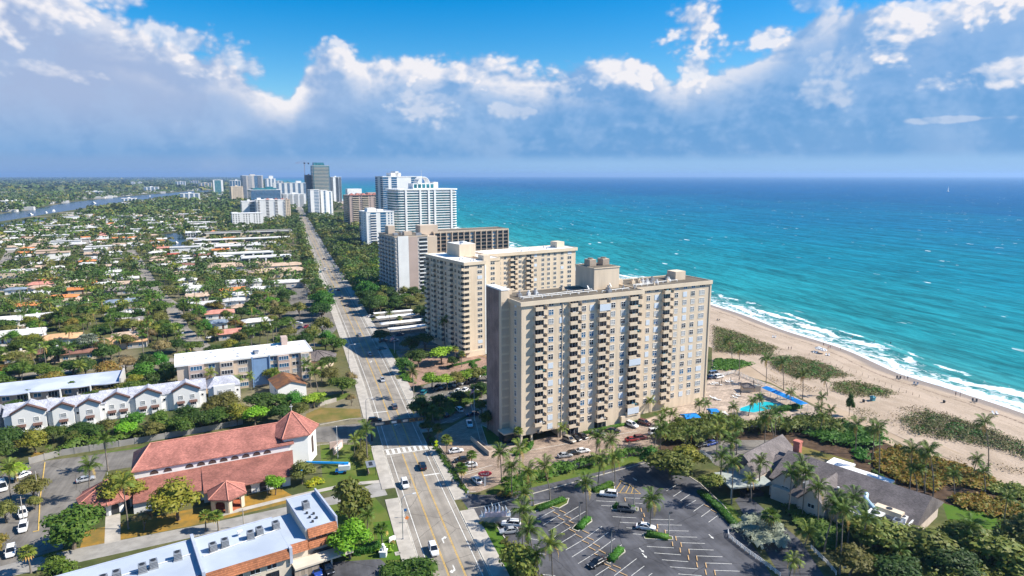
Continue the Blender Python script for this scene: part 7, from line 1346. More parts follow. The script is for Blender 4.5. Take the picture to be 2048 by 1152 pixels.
# bus shelter, bin, statue
x, y = G(742, 945); t = thing('bus_shelter', 'small grey roofed bus shelter on the left sidewalk', 'bus shelter', (x, y, 0), R(0)); MB().box(-1.3, 1.3, -2.2, 2.2, 2.5, 2.65).build('roof', M.metal, t); MB().box(-.5, .5, -1.2, 1.2, 2.66, 2.74).build('solar_panel', M.metal_dark, t); [MB().box(a - .06, a + .06, b - .06, b + .06, 0, 2.5).build('post', M.metal_dark, t) for a in (-1.1, 1.1) for b in (-2, 2)]; MB().box(-1.15, -1.08, -1.9, 1.9, .4, 2.2).build('back_panel', M.glass, t); MB().box(-1.0, -.5, -1.6, 1.6, .42, .5).build('bench', M.pole_wood, t)
x, y = G(767, 1112); t = thing('lion_statue', 'white seated lion statue on a pedestal in the hedge', 'statue', (x, y, 0), R(-20)); MB().box(-.7, .7, -.7, .7, 0, 1.2).box(-.85, .85, -.85, .85, 1.2, 1.4).build('pedestal', M.white, t)
sm = MB(); sm.path([(.0, .35, 1.4), (0, .3, 1.9), (0, .05, 2.4), (0, -.1, 2.75)], [.42, .45, .36, .25], 8); sm.path([(-.2, -.35, 1.4), (-.2, -.2, 1.9), (-.12, -.05, 2.3)], [.13, .13, .15], 6); sm.path([(.2, -.35, 1.4), (.2, -.2, 1.9), (.12, -.05, 2.3)], [.13, .13, .15], 6); sm.tube((0, -.05, 2.6), (0, -.12, 3.0), .36, .30, 8); sm.tube((0, -.1, 2.75), (0, -.5, 2.72), .22, .14, 6); sm.path([(0, .5, 1.5), (.3, .7, 1.6), (.45, .6, 2.0)], [.08, .07, .09], 5); sm.build('lion', M.white, t)
x, y = G(784, 1082); t = thing('house_sign', 'white slanted stone sign beside red shrubs on the bright lawn', 'sign', (x, y, 0), R(25)); MB().prism([(-.9, -.2), (.9, -.2), (.6, .25), (-.6, .25)], 0, 1.1).box(-.7, .7, -.28, -.2, .3, .95).build('stone', M.white, t)
x, y = G(797, 1107); t = thing('drain_cover', 'square concrete utility cover set in the bright lawn', 'cover', (x, y, 0), R(2)); MB().box(-.8, .8, -.7, .7, 0, .1).build('slab', M.concrete, t); MB().box(-.4, .4, -.35, .35, .1, .13).build('lid', M.concrete_mid, t)
# church sign wall and flagpole, boom lift
x, y = G(676, 902); t = thing('sign_wall', 'angled stucco sign wall with white board on the church lawn', 'sign', (x, y, 0), R(62)); MB().box(-3.0, 3.2, -.25, .25, 0, 2.4).prism([(3.2, -.25), (3.2, .25), (1.0, 3.2), (.6, 2.9)], 0, 2.3).build('wall', M.pinkish, t); MB().box(-2.4, 2.4, -.36, -.26, .7, 2.0).build('board', M.white, t); MB().box(-2.0, 1.6, -.39, -.365, 1.2, 1.45).build('lettering_band', M.metal, t)
def flagpole(px, py, h, label, flag=True):
 x, y = G(px, py); t = thing('flagpole', label, 'flagpole', (x, y, 0), R(-160)); MB().tube((0, 0, 0), (0, 0, h), .11, .05, 8).tube((0, 0, h), (0, 0, h + .2), .12, .12, 6).build('pole', M.metal_white, t)
 if flag:
  rd, wt, bl = MB(), MB(), MB(); n = 10
  def pt(u, v): return (.1 + u * 2.0 - .55 * u * (1 - v) , .22 * math.sin(u * 7 + v), h - .2 - v * 1.5 - u * u * 1.0)
  for s in range(13):
   for k in range(n):
    q = [pt(k / n, (s + 1) / 13), pt((k + 1) / n, (s + 1) / 13), pt((k + 1) / n, s / 13), pt(k / n, s / 13)]
    (bl if (s < 7 and k < 4) else rd if s % 2 == 0 else wt).add(q, [(0, 1, 2, 3)])
  f = rd.build('flag', mat('flag_red', (.50, .02, .04), .1, 2, .8, .2, transl=.3), t); wt.build('flag_stripes', mat('flag_white', (.78, .78, .76), .05, 2, .8, .2, transl=.3), f); bl.build('flag_canton', mat('flag_blue', (.02, .04, .20), .05, 2, .8, .2, transl=.3), f)
flagpole(948.7, 842, 12, 'tall flagpole with an American flag beside the brick end wall'); flagpole(789, 706, 8.5, 'flagpole with a small American flag on the shaded condo lawn'); flagpole(676, 917, 10, 'bare white flagpole beside the church sign wall', False)
x, y = G(682, 946); t = thing('boom_lift', 'blue boom lift with white counterweight working beside the church tower', 'boom lift', (x, y, 0), R(172)); bb = mat('lift_blue', (.008, .30, .72), .06, 2, .4, .4); MB().box(-1.5, 1.5, -1.0, 1.0, .45, 1.0).build('chassis', bb, t)
for a in (-1.1, 1.1):
 for b in (-1.0, 1.0): put('wheel', cached('blw', lambda: MB().tube((0, -.18, 0), (0, .18, 0), .48, None, 12).mesh('wheel', M.tyre)), t, (a, b, .48))
MB().box(-2.6, .6, -1.0, 1.0, 1.15, 2.5).build('counterweight', M.metal_white, t); MB().bar((-1.8, 0, 2.85), (9.5, 0, 4.1), .42, .5).bar((9.3, 0, 4.1), (10.4, 0, 2.9), .25, .28).box(-2.2, -1.0, -.3, .3, 2.4, 3.1).build('boom', bb, t)
k_ = MB(); [k_.bar((10.3 + a, b, 1.9), (10.3 + a, b, 3.0), .06, .06) for a in (0, 1.2) for b in (-.8, .8)]; k_.box(10.2, 11.6, -.9, .9, 1.85, 1.95); [k_.bar(p, q, .05, .05) for z in (2.45, 3.0) for p, q in (((10.3, -.8, z), (11.5, -.8, z)), ((11.5, -.8, z), (11.5, .8, z)), ((11.5, .8, z), (10.3, .8, z)))]; k_.build('basket', bb, t)
# walls and fences
def panel_wall(name, label, line, h, w=.2, pitch=4.0, mk='concrete_mid', cat='wall'):
 t = thing(name, label, cat, (line[0][0], line[0][1], 0)); ox, oy = line[0]
 for a, b in zip(line[:-1], line[1:]):
  L = math.dist(a, b); n = max(1, round(L / pitch)); an = math.atan2(b[1] - a[1], b[0] - a[0])
  for k in range(n):
   p = [a[i] + (b[i] - a[i]) * k / n for i in (0, 1)]; pw = L / n
   put('panel', cached(('pan', round(pw, 2), h, w, mk), lambda: MB().box(.2, pw - .02, -w / 2, w / 2, 0, h).mesh('panel', M[mk])), t, (p[0] - ox, p[1] - oy, 0), an); put('post', cached(('pst', h, w, mk), lambda: MB().box(-.2, .2, -w * .9, w * .9, 0, h + .15).mesh('post', M[mk])), t, (p[0] - ox, p[1] - oy, 0), an)
def rail_fence(name, label, line, h, pitch=1.6, mk='metal_white', rails=3):
 t = thing(name, label, 'fence', (line[0][0], line[0][1], 0)); ox, oy = line[0]
 for a, b in zip(line[:-1], line[1:]):
  L = math.dist(a, b); n = max(1, round(L / pitch))
  for k in range(n + 1): put('post', cached(('rpo', h, mk), lambda: MB().box(-.09, .09, -.09, .09, 0, h).mesh('post', M[mk])), t, (a[0] + (b[0] - a[0]) * k / n - ox, a[1] + (b[1] - a[1]) * k / n - oy, 0))
  for r in range(rails): z = h * (r + .9) / rails; MB().bar((a[0] - ox, a[1] - oy, z), (b[0] - ox, b[1] - oy, z), .07, .12).build('rail', M[mk], t)
panel_wall('boundary_wall', 'long grey panelled wall behind the church', PG([(60, 928), (120, 912), (240, 893), (420, 862), (486, 848)]), 1.9); panel_wall('boundary_wall', 'short pale wall before the dry corner lawn', PG([(600, 818), (640, 812), (673, 803)]), 1.5, pitch=6, mk='concrete')
rail_fence('rail_fence', 'white rail fence around the silver shrubs at the beach car park', PG([(1456, 1066), (1458, 1076), (1490, 1102), (1532, 1132), (1560, 1154)]), 1.0); rail_fence('rail_fence', 'white rail fence along the service drive under palms', PG([(1622, 1098), (1655, 1130), (1672, 1150)]), 1.0); rail_fence('rail_fence', 'white rail fence beside the restaurant entrance', PG([(1450, 945), (1472, 965), (1480, 972)]), 1.0); rail_fence('rail_fence', 'white rail fence by the pool deck drive', PG([(1400, 905), (1420, 918), (1425, 925)]), 1.0)
rail_fence('rail_fence', 'black rail fence along the forecourt wall by the sidewalk', PG([(876, 895), (905, 935), (925, 975)]), 1.2, mk='metal_dark'); rail_fence('pool_fence', 'white pool fence between the deck and the dunes', PG([(1424, 758), (1470, 746), (1500, 760), (1530, 772)]), 1.4, 2.2)
for i, (px, py) in enumerate([(1660, 730), (1672, 735), (1685, 739), (1699, 744), (1712, 748), (1724, 753), (1736, 758), (1748, 763), (1758, 767), (1770, 772), (1783, 777), (1798, 783), (1812, 788), (1825, 792), (1838, 797), (1618, 712), (1632, 718), (1645, 724)]): t = thing('fence_post', 'weathered wooden fence post in the line along the dune edge', 'post', (*G(px, py), 0), 0, 'dune fence posts'); MB().tube((0, 0, 0), (0, 0, 1.5), .09, .07, 6).build('post', M.pole_wood, t)
ws = MB().box(-.95, .95, -.1, .1, 0, .14).mesh('wheel_stop', mat('wheel_stop_paint', (.55, .36, .18), .2, 2, .8, .2, coords='World'))
for (x0, y0, x1, y1) in [(230, 565, 280, 585), (280, 612, 325, 635), (325, 660, 372, 682), (370, 706, 420, 732), (420, 760, 465, 783), (475, 805, 525, 830), (525, 855, 580, 880), (582, 910, 635, 937), (632, 968, 685, 992), (337, 600, 382, 620), (380, 645, 432, 668), (415, 690, 460, 712), (530, 770, 582, 795), (568, 828, 622, 852), (618, 880, 675, 908), (668, 935, 720, 962), (790, 1065, 850, 1090), (752, 1088, 812, 1118), (850, 1128, 900, 1150), (720, 1055, 750, 1068), (1025, 585, 1030, 610), (1048, 625, 1055, 655), (1040, 672, 1045, 697), (1163, 720, 1168, 750), (1230, 770, 1233, 795), (1160, 765, 1166, 790), (1318, 820, 1325, 855), (1362, 872, 1368, 908), (1290, 868, 1294, 900), (1355, 920, 1360, 955), (1430, 930, 1435, 965), (1424, 985, 1430, 1018), (1495, 985, 1502, 1025), (1496, 1045, 1504, 1080), (1572, 1045, 1580, 1085), (1648, 1108, 1656, 1148), (1570, 1105, 1578, 1145), (888, 495, 893, 520), (1560, 552, 1610, 575), (1618, 595, 1668, 620), (1680, 640, 1735, 665)]:
 a, b = G(*c7(x0, y0)), G(*c7(x1, y1)); tag(put('wheel_stop', ws, None, ((a[0] + b[0]) / 2, (a[1] + b[1]) / 2, .02), math.atan2(b[1] - a[1], b[0] - a[0])), *(lambda w: ('tan concrete wheel stop in the %s of the beach car park' % w, 'wheel stop', 'wheel stops in the ' + w))('slanting double row' if x0 < 900 else 'far right row' if x0 > 1500 and y0 < 700 else 'stepped middle row'))
# ------------------------------------------------------------------ pool terrace and beach
pw = psheet('swimming_pool', [(1478, 822), (1480, 816), (1508, 806), (1532, 803), (1564, 808), (1556, 816), (1508, 826)], .03, mat('pool_water', (.02, .42, .46), .15, .5, .1, .5, .3, 1.2, coords='World')); kerb('pool_coping', PG([(1478, 822), (1480, 816), (1508, 806), (1532, 803), (1564, 808), (1556, 816), (1508, 826)]), M.concrete, .4, .12, .015, closed=True)
def canopy(name, label, p, q, w, n, h=2.8):
 L = math.dist(p, q); t = thing(name, label, 'canopy', (p[0], p[1], 0), math.atan2(q[1] - p[1], q[0] - p[0]))
 for k in range(n):
  x0, x1 = L * k / n, L * (k + 1) / n - .15; xm = (x0 + x1) / 2; mb = MB(); mb.add([(x0, -w / 2, h), (x1, -w / 2, h), (x1, w / 2, h), (x0, w / 2, h), (x0 + .6, 0, h + .7), (x1 - .6, 0, h + .7)], [(0, 1, 5, 4), (2, 3, 4, 5), (3, 0, 4), (1, 2, 5)]); mb.build('awning', M.blue_fabric, t)
 for k in range(n + 1):
  for s in (-1, 1): put('post', cached('cpost', lambda: MB().tube((0, 0, 0), (0, 0, 2.8), .07, None, 6).mesh('post', M.metal_white)), t, (min(L - .2, max(.2, L * k / n)), s * w * .46, 0))
canopy('shade_canopy', 'long bright blue shade canopy along the beach side of the pool', (140.6, 199.5), (141.0, 179), 3.6, 4); canopy('shade_canopy', 'small blue shade canopy beside the sea grapes, right of a pair', (104, 184.2), (107.8, 183.2), 5.2, 1); canopy('shade_canopy', 'small blue shade canopy by the tower corner, left of a pair', (92.5, 182.6), (98.4, 182.2), 4.6, 1)
t = thing('tiki_hut', 'small dark roofed bar hut on the pool deck', 'hut', (*G(1494, 782), 0), R(-20)); MB().box(-2.2, 2.2, -1.5, 1.5, 0, 2.2).build('wall', M.cream, t); cone_roof(MB(), 0, 0, 3.3, 2.2, 3.2, 4, R(45)).build('roof', [M.shingle, M.shingle], t); MB().box(2.6, 5, -1, 1.2, 0, 2.4).build('side_wall', M.cream_trim, t)
lg = MB().box(-.95, .4, -.32, .32, .3, .38); lg.add([(.4, -.32, .34), (1.0, -.32, .8), (1.0, .32, .8), (.4, .32, .34), (.4, -.32, .42), (.95, -.32, .88), (.95, .32, .88), (.4, .32, .42)], [(3, 2, 1, 0), (4, 5, 6, 7), (0, 1, 5, 4), (2, 3, 7, 6)]); lgm = lg.mesh('seat', M.metal_white); lgl = MB().box(-.85, -.78, -.3, .3, 0, .3).box(.3, .37, -.3, .3, 0, .3).mesh('leg', M.metal_white)
for i, (px, py) in enumerate([(1428, 768), (1432, 767), (1455, 765), (1459, 764), (1463, 763), (1424, 770), (1440, 771), (1472, 790), (1476, 793), (1470, 796), (1427, 798), (1432, 800), (1437, 801), (1424, 796), (1448, 827), (1452, 829), (1398, 800), (1405, 802), (1392, 805), (1433, 738), (1437, 738), (1441, 739)]): t = thing('sun_lounger', 'white sun lounger on the paved pool terrace', 'sun lounger', (*G(px, py), .02), R(120 + RW.uniform(-30, 30)), 'sun loungers on the pool terrace'); put('seat', lgm, t); put('leg', lgl, t)
for px, py, l in ((1438, 775, 'closed dark parasol by the pool fence, leftmost'), (1443, 770, 'closed dark parasol behind the leftmost one'), (1461, 766, 'closed dark parasol near the loungers at the fence'), (1478, 764, 'closed dark parasol by the deck corner'), (1481, 794, 'closed dark parasol beside two loungers mid deck'), (1507, 772, 'closed dark parasol behind the bar hut')):
 t = thing('parasol', l, 'parasol', (*G(px, py), 0)); MB().tube((0, 0, 0), (0, 0, 2.6), .04, None, 6).build('pole', M.metal_dark, t); MB().tube((0, 0, 1.1), (0, 0, 2.7), .22, .06, 8).build('cover', M.metal_dark, t)
for px, py, l in ((1637, 704, 'white beach umbrella on the sand, left of a pair by the surf'), (1646, 707, 'white beach umbrella on the sand, right of a pair by the surf')):
 t = thing('beach_umbrella', l, 'umbrella', (*G(px, py, .45), .4)); MB().tube((0, 0, 0), (0, 0, 2.3), .04, None, 6).build('pole', M.metal, t); cone_roof(MB(), 0, 0, 1.7, 1.9, 2.6, 8).build('canopy', [M.white, M.white], t)
for px, py, l, mk in ((1630, 706, 'white beach lounger left of the white umbrellas', 'white'), (1655, 711, 'white beach lounger right of the white umbrellas', 'white'), (1797, 757, 'dark beach chair pair alone on the open sand', 'metal_dark'), (1831, 769, 'grey green beach chair pair below the wrack line', 'metal'), (1949, 803, 'dark blue beach chairs far right on the sand', 'metal_dark'), (1990, 828, 'folded pale beach chair near the dune at the right', 'metal_white'), (1436, 641, 'driftwood coloured chair alone by the far surf', 'pole_wood'), (1548, 675, 'pale towel chair on the wet sand line', 'metal_white')):
 t = thing('beach_chair', l, 'beach chair', (*G(px, py, .45), .42), R(RW.uniform(20, 60)))
 for s in (-.6, .6): q = MB(); q.box(-.8, .3, s - .3, s + .3, .3, .36).bar((.3, s, .33), (.85, s, .95), .6, .06); q.build('seat', M[mk], t)
 MB().box(-.7, -.64, -.85, .85, 0, .3).box(.2, .26, -.85, .85, 0, .3).build('leg', M.metal, t)
t = thing('lifeguard_box', 'blue beach store box with yellow base at the dune path', 'box', (*G(1745, 803), 0)); MB().box(-.7, .7, -.6, .6, .4, 1.8).build('box', M.teal_wall, t); MB().box(-.75, .75, -.65, .65, 0, .4).build('base', M.kerb_yellow, t); cone_roof(MB(), 0, 0, 1.1, 1.8, 2.2, 4, R(45)).build('roof', [M.teal_wall, M.teal_wall], t)
t = thing('litter_bin', 'dark litter bin beside the beach path', 'bin', (*G(1727, 805), 0)); MB().tube((0, 0, 0), (0, 0, 1.1), .45, .5, 10).build('bin', M.metal_dark, t); MB().tube((0, 0, 1.1), (0, 0, 1.25), .55, .3, 10).build('lid', M.metal_dark, t)
t = thing('litter_bin', 'small dark bin alone at the upper beach edge', 'bin', (*G(1888, 806, .3), .3)); MB().tube((0, 0, 0), (0, 0, 1.0), .4, .45, 10).build('bin', M.metal_dark, t); MB().tube((0, 0, 1.0), (0, 0, 1.12), .48, .3, 10).build('lid', M.metal_dark, t)
# people: one skinned figure, in two poses
def person_mesh(name, stride, arms):
 V = [(0, 0, .95), (0, 0, 1.2), (0, 0, 1.42), (0, 0, 1.52), (0, .02, 1.66), (.1, 0, .9), (.11, -stride, .5), (.11, -stride * 1.1 + stride * .5, .05), (.11, -stride * .6 - .1, .03), (-.1, 0, .9), (-.11, stride, .5), (-.11, stride * 1.5, .06), (-.11, stride * 1.5 - .14, .03), (.2, 0, 1.4), (.25, arms, 1.13), (.25, arms * 1.2 - .12, .88), (-.2, 0, 1.4), (-.25, -arms, 1.13), (-.25, -arms * 1.2 - .1, .88)]
 E = [(0, 1), (1, 2), (2, 3), (3, 4), (0, 5), (5, 6), (6, 7), (7, 8), (0, 9), (9, 10), (10, 11), (11, 12), (2, 13), (13, 14), (14, 15), (2, 16), (16, 17), (17, 18)]
 rad = [.15, .13, .14, .06, .105, .09, .06, .045, .04, .09, .06, .045, .04, .065, .045, .035, .065, .045, .035]
 me = bpy.data.meshes.new(name); me.from_pydata(V, E, []); o = bpy.data.objects.new(name, me); COL.objects.link(o); md = o.modifiers.new('s', 'SKIN'); o.modifiers.new('d', 'SUBSURF').levels = 1
 for i, r in enumerate(rad): me.skin_vertices[0].data[i].radius = (r, r * .85)
 me.skin_vertices[0].data[0].use_root = True
 dg = bpy.context.evaluated_depsgraph_get(); out = bpy.data.meshes.new_from_object(o.evaluated_get(dg)); out.name = name; bpy.data.objects.remove(o); out.materials.clear()
 for m in (M.skin, M.shirt, M.shorts): out.materials.append(m)
 for p in out.polygons: z = p.center.z; p.material_index = 2 if .45 < z < .98 and abs(p.center.x) < .22 else 1 if .98 <= z < 1.46 and abs(p.center.x) < .21 else 0
 return out
M.skin = mat('skin', (.42, .25, .17), .08, 5, .7, .3); M.shirt = mat('shirt_cloth', (.3, .3, .3), .08, 5, .9, .2, objcol=True); M.shorts = mat('shorts_cloth', (.03, .035, .06), .2, 5, .9, .2); M.hair = mat('hair', (.03, .02, .015), .2, 6, .8, .2)
PM = [person_mesh('body', .16, .1), person_mesh('body', .02, .03)]; hairm = MB().tube((0, .03, 1.66), (0, .03, 1.79), .115, .07, 8).mesh('hair', M.hair)
for px, py, z, k, c, l in [(904, 969, .13, 0, (.03, .03, .04), 'person in dark clothes walking on the right sidewalk'), (1577, 700, .45, 0, (.05, .05, .07), 'person walking on the sand, left of a pair'), (1582, 700, .45, 0, (.04, .04, .05), 'person walking on the sand, right of a pair'), (1647, 692, .1, 1, (.06, .06, .08), 'person standing alone at the edge of the surf'), (1656, 698, .1, 1, (.5, .1, .08), 'person in red at the surf edge beside another'), (1660, 697, .1, 1, (.05, .05, .06), 'person in black at the surf edge beside the red one'), (1681, 701, -.4, 1, (.35, .3, .25), 'bather standing in the wash by the beach'), (1704, 678, -1.1, 1, (.3, .12, .08), 'bather standing in the shallows near the breaking wave'), (1748, 687, -1.1, 1, (.45, .35, .1), 'bather in yellow among the foam'), (1781, 690, -1.3, 1, (.03, .03, .03), 'dark bather beyond the foam line'), (1808, 759, .45, 1, (.4, .3, .25), 'person sitting out beside the dark beach chairs'), (1815, 760, .45, 1, (.06, .06, .1), 'person by the dark beach chairs, further right'), (1911, 792, .4, 1, (.3, .2, .15), 'person lying far right on the sand, first'), (1920, 794, .4, 1, (.1, .1, .12), 'person lying far right on the sand, second'), (820, 971, .02, 0, (.02, .12, .10), 'cyclist in dark green beside the white car')]:
 t = thing('person', l, 'person', (*G(px, py, z), z), RW.uniform(0, 6.28)); b = put('body', PM[k], t); b.color = C4(c); put('hair', hairm, t)
# sailing boat on the horizon, yachts on the waterway
o = G(1896, 383); t = thing('sailing_boat', 'small white sailing boat far out on the sea', 'boat', (o[0], o[1], -.5), R(30)); s_ = 2.2; MB().prism([(-5 * s_, -1.4 * s_), (3 * s_, -1.4 * s_), (6 * s_, 0), (3 * s_, 1.4 * s_), (-5 * s_, 1.4 * s_)], 0, 1.6 * s_).build('hull', M.white, t); MB().tube((0, 0, 0), (0, 0, 15 * s_), .25, .12, 6).build('mast', M.metal, t); q = MB(); q.add([(.4, .1, 2 * s_), (5.4 * s_, .1, 2 * s_), (.2, .1, 14.5 * s_), (-.4, -.1, 2 * s_), (-4.6 * s_, -.1, 2 * s_), (-.2, -.1, 14 * s_)], [(0, 1, 2), (4, 3, 5), (2, 1, 0), (5, 3, 4)]); q.build('sail', M.white, t)
for i, (px, py, L, l) in enumerate([(108, 423, 18, 'white yacht moored at the near bend of the waterway'), (92, 426, 14, 'white motor boat moored left of the white yacht'), (186, 407, 20, 'white yacht moored beyond the bend of the waterway'), (262, 398, 16, 'white boat moored by the marina building'), (352, 486, 9, 'small white boat at the canal dock'), (60, 430, 16, 'white boat low at the left of the waterway'), (300, 393, 18, 'white yacht far along the waterway')]):
 o = G(px, py); t = thing('motor_yacht', l, 'boat', (o[0], o[1], .05), R(100 + 20 * (i % 3))); MB().prism([(-L / 2, -L * .13), (L * .2, -L * .13), (L / 2, 0), (L * .2, L * .13), (-L / 2, L * .13)], 0, L * .11).build('hull', M.white, t); MB().box(-L * .3, L * .15, -L * .09, L * .09, L * .11, L * .2).build('cabin', M.white, t); MB().box(-L * .28, L * .155, -L * .092, L * .092, L * .14, L * .18).build('window', M.car_glass, t); MB().box(-L * .22, 0, -L * .07, L * .07, L * .2, L * .26).build('flybridge', M.white, t)
